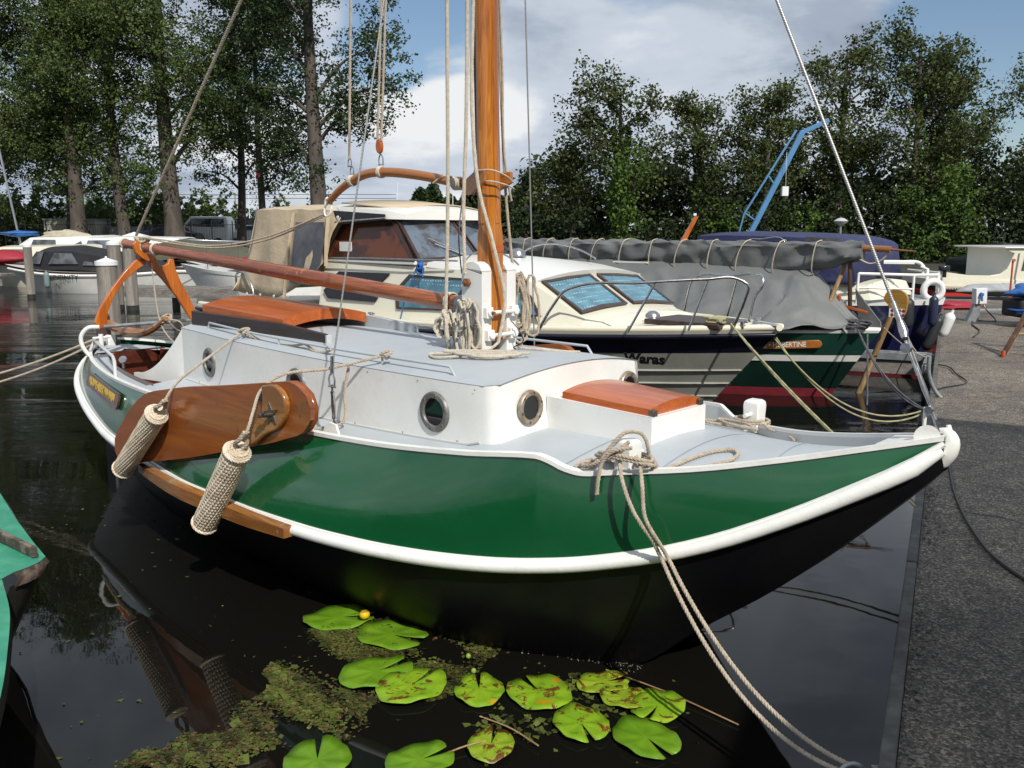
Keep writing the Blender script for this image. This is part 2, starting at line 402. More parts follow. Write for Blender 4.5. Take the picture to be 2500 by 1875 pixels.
# ---------------------------------------------------------------- mesh helpers
def catmull(pts, n):
    P = np.array(pts, float)
    if len(P) == 2:
        return P[0] + (P[1] - P[0]) * np.linspace(0, 1, n)[:, None]
    Q = np.vstack([2 * P[0] - P[1], P, 2 * P[-1] - P[-2]])
    d = np.maximum(np.linalg.norm(np.diff(P[:, :3], axis=0), axis=1), 1e-6)
    cum = np.concatenate([[0], np.cumsum(d)])
    s = np.linspace(0, cum[-1], n)
    i = np.clip(np.searchsorted(cum, s, side='right') - 1, 0, len(d) - 1)
    t = ((s - cum[i]) / d[i])[:, None]
    p0, p1, p2, p3 = Q[i], Q[i + 1], Q[i + 2], Q[i + 3]
    dn = d[i][:, None]
    dprev = np.where(i > 0, d[np.maximum(i - 1, 0)], d[i])[:, None]
    dnext = np.where(i < len(d) - 1, d[np.minimum(i + 1, len(d) - 1)], d[i])[:, None]
    m1 = dn * ((p2 - p1) / dn * dprev + (p1 - p0) / dprev * dn) / (dn + dprev)
    m2 = dn * ((p3 - p2) / dnext * dn + (p2 - p1) / dn * dnext) / (dn + dnext)
    return (2 * t**3 - 3 * t**2 + 1) * p1 + (t**3 - 2 * t**2 + t) * m1 + (-2 * t**3 + 3 * t**2) * p2 + (t**3 - t**2) * m2
class MB:
    def __init__(s): s.v = []; s.f = []
    def add(s, vs, fs):
        o = len(s.v); s.v.extend([tuple(map(float, q)) for q in vs]); s.f.extend([tuple(i + o for i in f) for f in fs]); return s
    def grid(s, rows, closeu=False, closev=False):
        n = len(rows[0]); m = len(rows); vs = [p for r in rows for p in r]; fs = []
        for j in range(m if closev else m - 1):
            for i in range(n if closeu else n - 1):
                a = j * n + i; b = j * n + (i + 1) % n; c = ((j + 1) % m) * n + (i + 1) % n; d = ((j + 1) % m) * n + i
                fs.append((a, b, c, d))
        return s.add(vs, fs)
    def box(s, c, d, rot=None):
        hx, hy, hz = d[0] / 2, d[1] / 2, d[2] / 2
        vs = [Vector((x, y, z)) for x in (-hx, hx) for y in (-hy, hy) for z in (-hz, hz)]
        if rot is not None: vs = [rot @ q for q in vs]
        vs = [q + Vector(c) for q in vs]
        return s.add(vs, [(0, 1, 3, 2), (4, 6, 7, 5), (0, 4, 5, 1), (2, 3, 7, 6), (0, 2, 6, 4), (1, 5, 7, 3)])
    def tube(s, pts, r, seg=8, n=None, caps=True, flat=None):
        P = catmull(pts, n) if n else np.array(pts, float)
        m = len(P); rr = np.full(m, r) if np.isscalar(r) else np.interp(np.linspace(0, 1, m), np.linspace(0, 1, len(r)), r)
        T = np.gradient(P, axis=0); T /= np.maximum(np.linalg.norm(T, axis=1), 1e-9)[:, None]
        a = np.array([0, 0, 1.0]) if abs(T[0][2]) < 0.9 else np.array([1.0, 0, 0])
        u = np.cross(T[0], a); u /= np.linalg.norm(u); rows = []
        ang = np.linspace(0, 2 * np.pi, seg, endpoint=False)
        for k in range(m):
            u = u - T[k] * np.dot(u, T[k]); u /= np.linalg.norm(u); w = np.cross(T[k], u)
            rows.append(P[k] + rr[k] * (np.cos(ang)[:, None] * u + np.sin(ang)[:, None] * w))
        o = len(s.v); s.grid(rows, closeu=True)
        if caps:
            s.f.append(tuple(o + i for i in range(seg))[::-1]); s.f.append(tuple(o + (m - 1) * seg + i for i in range(seg)))
        return s
    def prism(s, poly, off):
        """poly: ring of 3D points, off: extrusion vector"""
        n = len(poly); off = Vector(off); vs = [Vector(p) for p in poly] + [Vector(p) + off for p in poly]
        fs = [tuple(range(n))[::-1], tuple(range(n, 2 * n))] + [(i, (i + 1) % n, n + (i + 1) % n, n + i) for i in range(n)]
        return s.add(vs, fs)
    def lathe(s, prof, c, seg=20, M=None):
        """prof: (radius, height) list about local z, placed by matrix M or at c"""
        rows = []
        for r, h in prof:
            rows.append([((M @ Vector((r * math.cos(2 * math.pi * i / seg), r * math.sin(2 * math.pi * i / seg), h))) if M is not None
                          else Vector((r * math.cos(2 * math.pi * i / seg), r * math.sin(2 * math.pi * i / seg), h))) + Vector(c) for i in range(seg)])
        return s.grid(rows, closeu=True)
    def disc(s, c, nrm, r, seg=24, th=0.0):
        M = Vector(nrm).normalized().to_track_quat('Z', 'Y').to_matrix()
        return s.lathe([(0.0001, 0), (r, 0), (r, th), (0.0001, th)] if th else [(0.0001, 0), (r, 0)], c, seg, M)
    def rope(s, pts, r, pitch=0.05, n=None, strands=3, seg=6, step=None, phase=0.0):
        P = np.array(pts, float)
        L0 = np.linalg.norm(np.diff(P, axis=0), axis=1).sum()
        m = max(int(L0 / (step or pitch / 5)), 8)
        P = catmull(pts, m)
        T = np.gradient(P, axis=0); T /= np.maximum(np.linalg.norm(T, axis=1), 1e-9)[:, None]
        d = np.concatenate([[0], np.cumsum(np.linalg.norm(np.diff(P, axis=0), axis=1))])
        a = np.array([0, 0, 1.0]) if abs(T[0][2]) < 0.9 else np.array([1.0, 0, 0])
        u = np.cross(T[0], a); u /= np.linalg.norm(u); U = []
        for k in range(m):
            u = u - T[k] * np.dot(u, T[k]); u /= np.linalg.norm(u); U.append(u)
        U = np.array(U); W = np.cross(T, U)
        for q in range(strands):
            ph = phase + 2 * np.pi * d / pitch + q * 2 * np.pi / strands
            s.tube(P + 0.50 * r * (np.cos(ph)[:, None] * U + np.sin(ph)[:, None] * W), r * 0.58, seg)
        return s
OFF = {}
def world_of(frame, p):
    o, a = frame; p = Vector(p); c, sn = math.cos(a), math.sin(a)
    return Vector((o[0] + p.x * c - p.y * sn, o[1] + p.x * sn + p.y * c, (o[2] if len(o) > 2 else 0) + p.z))
def thing(name, label, cat, frame=((0, 0), 0.0), loc=(0, 0, 0), group=None, kind=None):
    o = bpy.data.objects.new(name, None); COL.objects.link(o)
    o.empty_display_size = 0.1
    o.location = world_of(frame, loc); o.rotation_euler = (0, 0, frame[1])
    OFF[o.name] = Vector(loc)
    o['label'] = label
    if cat: o['category'] = cat
    if group: o['group'] = group
    if kind: o['kind'] = kind
    return o
def mesh_from(name, mb, m, off=Vector((0, 0, 0)), smooth=35, uv=None):
    me = bpy.data.meshes.new(name)
    vs = [(a - off.x, b - off.y, c - off.z) for a, b, c in mb.v]
    me.from_pydata(vs, [], mb.f); me.validate(); me.update()
    if m: me.materials.append(m)
    if smooth:
        me.polygons.foreach_set('use_smooth', [True] * len(me.polygons))
        try: me.set_sharp_from_angle(angle=R(smooth))
        except Exception: pass
    return me
def rootoff(p):
    while p.parent: p = p.parent
    return OFF.get(p.name, Vector((0, 0, 0)))
def part(name, mb, m, parent, smooth=35, bev=0.0, label=None, kind=None, solid=0.0):
    me = mesh_from(name, mb, m, rootoff(parent), smooth)
    o = bpy.data.objects.new(name, me); COL.objects.link(o); o.parent = parent
    if bev:
        b = o.modifiers.new('bevel', 'BEVEL'); b.width = bev; b.segments = 2; b.limit_method = 'ANGLE'; b.angle_limit = R(40)
    if solid:
        b = o.modifiers.new('solid', 'SOLIDIFY'); b.thickness = solid; b.offset = 0
    if label: o['label'] = label
    if kind: o['kind'] = kind
    return o
def single(name, mb, m, label, cat, frame=((0, 0), 0.0), group=None, kind=None, smooth=35, bev=0.0, solid=0.0):
    xs = np.array(mb.v); c = xs.mean(axis=0); off = Vector((c[0], c[1], xs[:, 2].min()))
    me = mesh_from(name, mb, m, off, smooth)
    o = bpy.data.objects.new(name, me); COL.objects.link(o)
    o.location = world_of(frame, off); o.rotation_euler = (0, 0, frame[1])
    if label: o['label'] = label
    if cat: o['category'] = cat
    if group: o['group'] = group
    if kind: o['kind'] = kind
    if bev:
        b = o.modifiers.new('bevel', 'BEVEL'); b.width = bev; b.segments = 2; b.limit_method = 'ANGLE'; b.angle_limit = R(40)
    if solid:
        b = o.modifiers.new('solid', 'SOLIDIFY'); b.thickness = solid; b.offset = 0
    return o
def structure(name, mb, m, smooth=0, kind='structure'):
    me = mesh_from(name, mb, m, Vector((0, 0, 0)), smooth)
    o = bpy.data.objects.new(name, me); COL.objects.link(o); o['kind'] = kind
    return o
def copy_tree(o, parent=None):
    c = o.copy(); COL.objects.link(c); c.parent = parent
    for ch in o.children: copy_tree(ch, c)
    return c
def text_mesh(txt, size, M, m, parent, shear=0.0, bold=0.0, width=1.0, name='lettering', thick=0.0015, spacing=1.0):
    cu = bpy.data.curves.new('lettering', 'FONT'); cu.body = txt; cu.size = size; cu.shear = shear; cu.offset = bold
    cu.extrude = thick; cu.align_x = 'CENTER'; cu.align_y = 'CENTER'; cu.space_character = spacing; cu.resolution_u = 3
    o = bpy.data.objects.new('tmp_text', cu); COL.objects.link(o)
    dg = bpy.context.evaluated_depsgraph_get()
    me = bpy.data.meshes.new_from_object(o.evaluated_get(dg)); bpy.data.objects.remove(o)
    me.name = name; me.transform(Matrix.Diagonal((width, 1, 1, 1))); me.transform(M)
    off = rootoff(parent); me.transform(Matrix.Translation(-off))
    me.materials.clear(); me.materials.append(m)
    ob = bpy.data.objects.new(name, me); COL.objects.link(ob); ob.parent = parent
    return ob
def plane_matrix(c, x, up):
    """text plane: x = reading direction, up = letter up"""
    x = Vector(x).normalized(); up = Vector(up).normalized(); z = x.cross(up).normalized(); up = z.cross(x)
    return Matrix(((x.x, up.x, z.x, c[0]), (x.y, up.y, z.y, c[1]), (x.z, up.z, z.z, c[2]), (0, 0, 0, 1)))
def smooth_tab(tab, xs):
    """tab: rows (x, a, b, ...) ascending in x"""
    T = np.array(sorted(tab), float); x = T[:, 0]; out_ = []
    for k in range(1, T.shape[1]):
        y = T[:, k]; d = np.diff(y) / np.diff(x); m = np.zeros(len(x)); m[1:-1] = np.where(d[:-1] * d[1:] > 0, 2 * d[:-1] * d[1:] / (d[:-1] + d[1:] + 1e-12), 0)
        m[0] = d[0]; m[-1] = d[-1]
        i = np.clip(np.searchsorted(x, xs, side='right') - 1, 0, len(x) - 2); h = x[i + 1] - x[i]; t = (xs - x[i]) / h
        out_.append((2 * t**3 - 3 * t**2 + 1) * y[i] + (t**3 - 2 * t**2 + t) * h * m[i] + (-2 * t**3 + 3 * t**2) * y[i + 1] + (t**3 - t**2) * h * m[i + 1])
    return out_

# ---------------------------------------------------------------- water, quay, land
QD = Vector((0.4340, 0.9009, 0)).normalized()      # along the quay, away from the camera
QN = Vector((QD.y, -QD.x, 0))                      # across the quay, inland
QO = Vector((-0.092, 0.0, 0))
def quay_pt(t, n, z): return (QO.x + QD.x * t + QN.x * n, QO.y + QD.y * t + QN.y * n, z)
structure('water', MB().add([(-400, -60, 0), (400, -60, 0), (400, 400, 0), (-400, 400, 0)], [(0, 1, 2, 3)]), waterm)
QL = 23.5
q = MB(); rows = []
ts = np.linspace(-8, QL, 127)
for n_ in (0.05, 0.12, 0.3, 0.7, 1.4, 3, 7, 20, 60):
    rows.append([quay_pt(t, n_, 0.35 + 0.006 * math.sin(t * 3.1 + n_ * 5) + (0.004 * math.sin(t * 11) if n_ < 1 else 0)) for t in ts])
q.grid(rows)
quay = structure('quay', q, quaym, 50)
w = MB(); w.grid([[quay_pt(t, 0.02, z) for t in (-8, QL)] for z in (-0.5, 0.33)]); w.grid([[quay_pt(QL, n_, z) for n_ in (0.02, 60)] for z in (-0.5, 0.33)])
part('quay_wall', w, quaywall, quay, 0)
t0 = -8.0; k = 0
while t0 < QL - 0.2:                                # edge beam laid in lengths
    ln = 3.15; b = MB()
    rot = Matrix.Rotation(math.atan2(QD.y, QD.x), 3, 'Z'); c = quay_pt(t0 + ln / 2, 0.024, 0.30)
    b.box(c, (ln - 0.012, 0.048, 0.15), rot)
    part('edge_beam', b, concrete, quay, 0, bev=0.008); t0 += ln
st = MB()                                           # loose stones along the edge
for i in range(520):
    t = rng.uniform(0.5, 9); n_ = 0.06 + abs(rng.normal(0, 0.05)); r = rng.uniform(0.004, 0.014)
    c = Vector(quay_pt(t, n_, 0.353)); vs = [c + Vector(p) * r * rng.uniform(0.7, 1.2) for p in ((1, 0, 0), (-1, 0.2, 0), (0, 1, 0), (0.1, -1, 0), (0, 0, 0.8))]
    st.add(vs, [(0, 2, 4), (2, 1, 4), (1, 3, 4), (3, 0, 4)])
part('edge_stones', st, mat('pale_stone', (0.20, 0.185, 0.165), 0.9, (0.10, 0.09, 0.08), 30), quay, 0, kind='stuff')
# land: left shore and the ground under the wood on the right
g = MB(); rows = []
for y in (47, 48.5, 60, 80, 150, 1200):
    z = 0.0 if y == 47 else 0.55
    rows.append([(x, y + 2.0 * math.sin(x * 0.05), -0.3 if y == 47 else z) for x in np.linspace(-900, 3, 60)])
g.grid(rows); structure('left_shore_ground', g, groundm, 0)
g = MB(); rows = []
for d_ in (0, 1.5, 14, 60, 1200):
    rows.append([(x, 30 + d_ + (0.6 * math.sin(x * 0.3) if d_ else 0), -0.3 if d_ == 0 else 0.5) for x in np.linspace(3, 900, 60)])
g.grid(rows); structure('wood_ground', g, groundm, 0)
# ================================================================ the green sailing boat in front
HF = ((0.590, 4.173), R(-43))
boat = thing('sailing_boat', 'green and black sailing boat with varnished mast, leeboards and white rail, nearest the quay', 'sailing boat', HF, (-2.2, 0, 0))
RUB = [(1.395, .035, 1.150), (1.28, .115, 1.06), (1.13, .20, .965), (.91, .32, .835), (.67, .43, .715), (.42, .55, .625), (.09, .71, .55), (-.19, .83, .515), (-.51, .935, .495),
       (-.85, 1.01, .485), (-1.24, 1.06, .48), (-1.68, 1.085, .48), (-2.23, 1.08, .48), (-2.94, 1.01, .49), (-3.8, .88, .51), (-4.3, .78, .555), (-4.76, .67, .62), (-5.2, .53, .70), (-5.55, .34, .79), (-5.72, .15, .86), (-5.76, .02, .88)]
SHR = [(1.40, .025, 1.205), (1.18, .135, 1.150), (.89, .285, 1.080), (.59, .45, 1.02), (.31, .60, .985), (.20, .655, .972), (.13, .685, .985), (.07, .71, 1.012), (.02, .735, 1.028), (-.31, .82, 1.00), (-.87, .895, .965), (-1.37, .92, .95),
       (-2.3, .92, .93), (-3.22, .86, .91), (-4.0, .75, .905), (-4.6, .62, .915), (-5.2, .42, .94), (-5.6, .20, .965), (-5.78, .02, .98)]
CHN = [(1.39, .020, 1.08), (1.32, .045, 1.00), (1.14, .085, .81), (.82, .145, .495), (.44, .205, .185), (.25, .255, .015), (0, .355, -.06), (-.6, .57, -.12), (-1.4, .60, -.15), (-3, .56, -.15), (-4.3, .38, -.08), (-5.2, .14, .08), (-5.6, .04, .3), (-5.75, .015, .5)]
US = np.unique(np.concatenate([np.linspace(-5.74, 1.385, 90), np.linspace(-.05, .25, 14)]))
rv, rz = smooth_tab(RUB, US); sv, sz = smooth_tab(SHR, US); cv, cz = smooth_tab(CHN, US)
def both(fn, mb):
    for sgn in (-1, 1): fn(sgn, mb)
    return mb
# lower hull (black)
m_ = MB()
for sg in (-1, 1):
    rows = []
    for f in np.linspace(0, 1, 7):
        bulge = 0.05 * math.sin(math.pi * f)
        rows.append([(u, sg * ((1 - f) * a + f * b + bulge * min(1, b * 1.2)), (1 - f) * c + f * d) for u, a, b, c, d in zip(US, cv, rv, cz, rz)])
    m_.grid(rows)
m_.grid([[(u, s_ * a, c) for u, a, c in zip(US, cv, cz)] for s_ in (-1, 0, 1)])
part('lower_hull', m_, blackm, boat, 40)
# upper strake (green, tumblehome)
m_ = MB()
for sg in (-1, 1):
    rows = []
    for f in np.linspace(0, 1, 7):
        bulge = 0.022 * math.sin(math.pi * f)
        rows.append([(u, sg * ((1 - f) * a + f * b + bulge * min(1, b * 1.5)), (1 - f) * c + f * d) for u, a, b, c, d in zip(US, rv, sv, rz, sz)])
    m_.grid(rows)
part('upper_strake', m_, green, boat, 40)
# rubbing rail
m_ = MB()
for sg in (-1, 1):
    pts = [(u, sg * (a + .012), b + .010) for u, a, b in zip(US, rv, rz)]
    rr = [(0.028 + (.006 * min(1, max(0, (u - .9) / .4)))) * (1 if u < 1.33 else max(.45, 1 - (u - 1.33) / .08)) for u in US]
    m_.tube(pts, rr, 12)
    m_.tube([(u, sg * (a + .004), b + .038) for u, a, b in zip(US, rv, rz)], .012, 6)
part('rubbing_rail', m_, rubwhite, boat, 50)
# cap rail
m_ = MB()
for sg in (-1, 1):
    prof = ((-.016, -.010), (.014, -.010), (.014, .008), (-.016, .010))
    m_.grid([[(u, sg * (a + dx), b + dz) for u, a, b in zip(US, sv, sz)] for dx, dz in prof], closev=True)
part('cap_rail', m_, rubwhite, boat, 35)
# deck
DK = [(1.36, 1.10), (1.2, 1.05), (.9, .995), (.6, .965), (.3, .945), (0, .940), (-.4, .935), (-.9, .915), (-1.4, .90), (-2.2, .885), (-3.2, .875), (-4.1, .872), (-5.0, .88), (-5.75, .93)]
def deck_z(u, v, w):
    z = float(smooth_tab(DK, np.array([u]))[0][0])
    cam_ = 0.085 if u > -.5 else 0.05
    return z + cam_ * max(0, 1 - (v / max(w, .05)) ** 2)
def half_w(u): return float(smooth_tab(SHR, np.array([u]))[0][0])
m_ = MB(); rows = []
for u in np.linspace(1.36, -3.62, 70):
    w_ = max(half_w(u) - .018, .01)
    rows.append([(u, w_ * t, deck_z(u, w_ * t, w_)) for t in np.linspace(-1, 1, 15)])
m_.grid(rows)
for sg in (-1, 1):                                  # side decks round the cockpit
    rows = []
    for u in np.linspace(-3.62, -5.72, 30):
        w_ = max(half_w(u) - .018, .01); i_ = max(0.0, w_ - .13) if u > -5.3 else max(0, (w_ - .13) * (u + 5.5) / .2)
        rows.append([(u, sg * (i_ + (w_ - i_) * t), deck_z(u, w_, w_)) for t in np.linspace(0, 1, 4)])
    m_.grid(rows)
part('deck', m_, deckm, boat, 40)
m_ = MB()                                           # inside of the bulwark
for sg in (-1, 1):
    ix = [i for i, u in enumerate(US) if u > -3.7]
    dz_ = smooth_tab(DK, US)[0]
    m_.grid([[(US[i], sg * max(sv[i] - .016 - .004 * k, .004), (sz[i] - .006) * (1 - k) + (dz_[i] + .001) * k) for i in ix] for k in (0, 1)])
part('bulwark_lining', m_, bulw, boat, 40)
# bow: stem head, shackle plate
m_ = MB()
m_.tube([(1.31, 0, 1.055), (1.335, 0, 1.085), (1.362, 0, 1.12), (1.388, 0, 1.16), (1.392, 0, 1.19), (1.376, 0, 1.212), (1.35, 0, 1.218)], [.012, .030, .044, .043, .036, .026, .010], 18, n=24)
m_.tube([(1.372, .02, 1.18), (1.378, .025, 1.215), (1.374, .025, 1.238)], [.017, .014, .008], 10, n=8)
m_.prism([(1.16, -.10, 1.142), (1.39, -.03, 1.19), (1.39, .03, 1.19), (1.16, .10, 1.142)], (0, 0, .012))
part('stem_head', m_, rubwhite, boat, 50)
m_ = MB(); m_.disc((1.325, -.045, 1.195), (.25, -1, .1), .046, 20, .006); m_.tube([(1.30, -.01, 1.19), (1.30, -.01, 1.30)], .007, 8)
part('stay_plate', m_, rubwhite, boat)
# stern
m_ = MB(); m_.box((-5.78, 0, .62), (.07, .07, .78)); part('stern_post', m_, rubwhite, boat, bev=.01)
m_ = MB(); m_.box((-5.92, 0, .32), (.22, .03, .9)); part('rudder_blade', m_, blackm, boat, bev=.006); m_ = MB(); m_.prism([(-5.80, -.02, .98), (-6.04, -.02, .98), (-6.02, -.02, 1.17), (-5.90, -.02, 1.24), (-5.80, -.02, 1.18)], (0, .04, 0))
part('rudder', m_, brownw, boat, bev=.006)
# tiller
m_ = MB(); m_.tube([(-5.92, 0, 1.12), (-5.6, 0, 1.08), (-5.22, 0, 1.07), (-4.92, 0, 1.13), (-4.68, 0, 1.23)], [.042, .045, .042, .034, .020], 8, n=22)
part('tiller', m_, lightw, boat)
m_ = MB()
for s_, h_ in ((0, 0), (.9, .3), (2, -.4)):
    m_.tube([(-4.72 + .03 * math.cos(a), .02 + .035 * math.sin(a + s_), 1.225 + .03 * math.sin(a) + h_ * .02) for a in np.linspace(0, 6.3, 14)], .006, 6)
m_.tube([(-4.7, .03, 1.22), (-4.6, .08, 1.2), (-4.62, .12, 1.12), (-4.70, .10, 1.13), (-4.7, .03, 1.2)], .006, 6, n=20)
part('tiller_lashing', m_, rope_m, boat)
# gallows: curved orange legs, crutch and cross tube
for pf_, dx_ in (([(-.46, 1.21), (-.42, 1.31), (-.31, 1.47), (-.19, 1.61), (-.09, 1.70), (-.03, 1.725), (.0, 1.67), (-.08, 1.625), (-.20, 1.53), (-.30, 1.40), (-.355, 1.28), (-.365, 1.17), (-.43, 1.16)], -4.955),
                 ([(-.01, 1.725), (.02, 1.645), (.12, 1.53), (.23, 1.385), (.32, 1.225), (.37, 1.14), (.43, 1.17), (.34, 1.38), (.275, 1.51), (.235, 1.62), (.225, 1.70), (.185, 1.705), (.17, 1.665), (.13, 1.645), (.09, 1.66), (.075, 1.70), (.06, 1.74)], -4.93)):
    m_ = MB(); m_.prism([(dx_, v, z) for v, z in pf_], (-.034, 0, 0)); part('gallows_leg', m_, orangew, boat, 30, bev=.005)
m_ = MB(); m_.prism([(-4.90, v, z) for v, z in [(-.06, 1.715), (-.115, 1.765), (-.13, 1.83), (-.10, 1.862), (-.075, 1.85), (-.075, 1.79), (-.035, 1.755), (.02, 1.75), (.05, 1.73), (.03, 1.69), (-.02, 1.69)]], (-.036, 0, 0)); part('boom_crutch', m_, orangew, boat, 30, bev=.005)
m_ = MB(); m_.tube([(-4.95, -.40, 1.175), (-4.95, .40, 1.175)], .015, 10); part('gallows_crossbar', m_, galv, boat)
m_ = MB()
for sg in (-1, 1):
    m_ = MB(); m_.tube([(-4.95, sg * .43, 1.175), (-5.0, sg * .50, 1.17), (-5.04, sg * .545, 1.10), (-5.04, sg * .54, 1.02), (-5.02, sg * .50, .94)], .017, 10, n=20)
    part('gallows_tube', m_, white, boat, 50)
m_ = MB()
m_.tube([(-5.25, -.40, .95), (-5.25, -.36, 1.03), (-5.18, -.385, 1.04), (-4.20, -.66, 1.03), (-4.13, -.68, 1.0), (-4.00, -.735, .90)], .013, 8)
part('stern_handrail', m_, bulw, boat, 50)
m_ = MB(); m_.tube([(-5.45, -.22, .95), (-5.45, -.22, 1.06)], .02, 10); m_.tube([(-5.45, -.29, 1.03), (-5.45, -.15, 1.03)], .011, 8)
part('stern_cleat', m_, white, boat, 50); m_ = MB(); m_.tube([(-4.35, -.52, .9), (-4.35, -.52, .97)], .012, 8); m_.disc((-4.35, -.52, .975), (.5, -.5, .6), .03, 14, .012)
part('stern_light', m_, steel, boat, 50)
# cockpit
m_ = MB()
for sg in (-1, 1):
    rows = []
    for k in (0, 1):
        rows.append([(u, sg * max(.02, (max(half_w(u) - .15, .02))), .905 - .45 * k) for u in np.linspace(-3.55, -5.3, 16)])
    m_.grid(rows)
m_.box((-4.2, 0, .50), (1.2, .8, .02)); m_.box((-5.36, 0, .70), (.02, .6, .42))
part('cockpit_lining', m_, brownw, boat)
m_ = MB(); m_.box((-4.4, .44, .72), (1.5, .30, .03)); m_.box((-4.4, .30, .665), (1.5, .02, .08)); m_.box((-4.3, -.36, .72), (1.0, .22, .03)); part('cockpit_bench', m_, orangew, boat, bev=.004)
m_ = MB(); m_.box((-4.25, .50, .84), (1.0, .018, .05)); m_.box((-4.0, 0.55, .79), (.6, .02, .02)); part('cockpit_shelf', m_, mahog, boat, bev=.004)
m_ = MB(); m_.tube([(-4.1, .12, .72), (-4.1, .12, .84)], .006, 6); m_.lathe([(.001, -.022), (.018, -.014), (.022, 0), (.018, .014), (.001, .022)], (-4.1, .12, .85), 12)
part('throttle_lever', m_, dsteel, boat)
# cabin trunk
CT = [(-.385, .585), (-.75, .605), (-1.4, .61), (-2.0, .592), (-2.6, .55), (-3.2, .475), (-3.58, .43)]   # plan of the side
def side_v(u):
    T = CT[::-1]; return float(np.interp(u, [a for a, _ in T], [b for _, b in T]))
def top_z(u): return float(np.interp(u, [-3.6, -2.6, -1.6, -.38], [1.265, 1.255, 1.245, 1.240]))
def side_vs(u): return float(smooth_tab([(a, b) for a, b in CT], np.array([u]))[0][0])
m_ = MB()
plan = []                                           # starboard aft -> front -> port aft
for u in np.linspace(-3.58, -.47, 40): plan.append((u, -side_vs(u)))
cr_ = .075
for a in np.linspace(0, 90, 7): plan.append((-.455 + cr_ * math.sin(R(a)), -(.586 - cr_ + cr_ * math.cos(R(a)))))
for v in np.linspace(-.42, .42, 13): plan.append((-.38 + .02 * (1 - (v / .5) ** 2), v))
for a in np.linspace(90, 0, 7): plan.append((-.455 + cr_ * math.sin(R(a)), (.586 - cr_ + cr_ * math.cos(R(a)))))
for u in np.linspace(-.47, -3.58, 40): plan.append((u, side_vs(u)))
ROOFC = 0.062
def roof_z(u, v): return top_z(u) + ROOFC * max(0, 1 - (v / side_vs(min(u, -.385))) ** 2)
rows = []
for f in np.linspace(0, 1, 5):
    r_ = []
    for u, v in plan:
        zb = deck_z(min(u, 1.3), v, half_w(u)) - .02; zt = roof_z(u, v) + .004
        r_.append((u + .02 * (1 - f) * (1 if u > -.46 else 0), v, zb + (zt - zb) * f))
    rows.append(r_)
m_.grid(rows)
for sg in (-1, 1):                                  # swept wing aft of the cabin
    top, bot, inn = [], [], []
    for t in np.linspace(0, 1, 14):
        u = -3.57 - .60 * t; v = sg * (.43 - .005 * t + .10 * t); zt = .90 + (1.262 - .90) * (1 - math.sin(t * math.pi / 2)) ** 1.1
        top.append((u, v, zt)); bot.append((u, v, .86))
    m_.grid([top, bot]); m_.grid([[(a, b - sg * .03, c) for a, b, c in top], [(a, b - sg * .03, c) for a, b, c in bot]])
    m_.grid([top, [(a, b - sg * .03, c) for a, b, c in top]])
part('cabin_side', m_, white, boat, 50)
m_ = MB(); rows = []
for u in np.linspace(-.372, -3.58, 50):
    w_ = side_vs(min(u, -.385)) + .002
    if u > -.455: w_ -= .075 * (1 - math.sqrt(max(0, 1 - ((u + .455) / .09) ** 2)))
    rows.append([(u + (.02 * (1 - t * t) if u > -.40 else 0), w_ * t, roof_z(u, w_ * t) + .006) for t in np.linspace(-1, 1, 21)])
m_.grid(rows); part('cabin_roof', m_, deckm, boat, 40)
m_ = MB(); m_.grid([[(-3.56, v, roof_z(-3.56, v)) for v in np.linspace(-.43, .43, 9)], [(-3.56, v, .5) for v in np.linspace(-.43, .43, 9)]])
part('cabin_aft_bulkhead', m_, brownw, boat)
# portholes
def porthole(c, nrm, r, ring, parent=boat):
    M = Vector(nrm).normalized().to_track_quat('Z', 'Y').to_matrix()
    f = MB(); f.lathe([(r * .68, -.02), (r * .68, .006), (r * .73, .012), (r * .93, .012), (r, .006), (r * 1.03, -.006)], c, 36, M)
    fr = part('porthole', f, ring, parent, 40)
    for k in range(6):
        a = k * math.pi / 3 + .3; bb = MB(); p_ = M @ Vector((r * .84 * math.cos(a), r * .84 * math.sin(a), .011)) + Vector(c)
        bb.lathe([(.001, .004), (.006, .003), (.008, 0)], p_, 8, M)
        if k == 0: allb = bb
        else: allb.v, allb.f = allb.add(bb.v, bb.f).v, allb.f
    part('bolt', allb, dsteel, fr)
    g_ = MB(); g_.disc(tuple(Vector(c) + M @ Vector((0, 0, .001))), nrm, r * .69, 30); part('glass', g_, glassd, fr)
for u in (-.75, -1.93, -3.10):
    for sg in (-1, 1):
        v = side_vs(u); du = (side_vs(u + .05) - side_vs(u - .05)) / .1
        z = (top_z(u) + deck_z(u, v, half_w(u))) / 2 - .008
        porthole((u, sg * (v + .002), z), (-du, sg * 1.0, 0), .098, portm)
for v in (-.36, .42): porthole((-.352, v, 1.125), (1, 0, 0.03), .083, brass)
# grab rails
m_ = MB()
for sg in (-1, 1):
    pts = [(u, sg * (side_vs(u) - .075), roof_z(u, side_vs(u) - .075) + .045) for u in np.linspace(-3.25, -.72, 26)]
    a, b = pts[0], pts[-1]
    m_.tube([(a[0] - .02, a[1], a[2] - .045)] + pts + [(b[0] + .04, b[1], b[2] - .05)], .0075, 8)
    for k in (5, 10, 15, 20): m_.tube([pts[k], (pts[k][0], pts[k][1], pts[k][2] - .05)], .0065, 6)
part('grab_rail', m_, deckm, boat, 50)
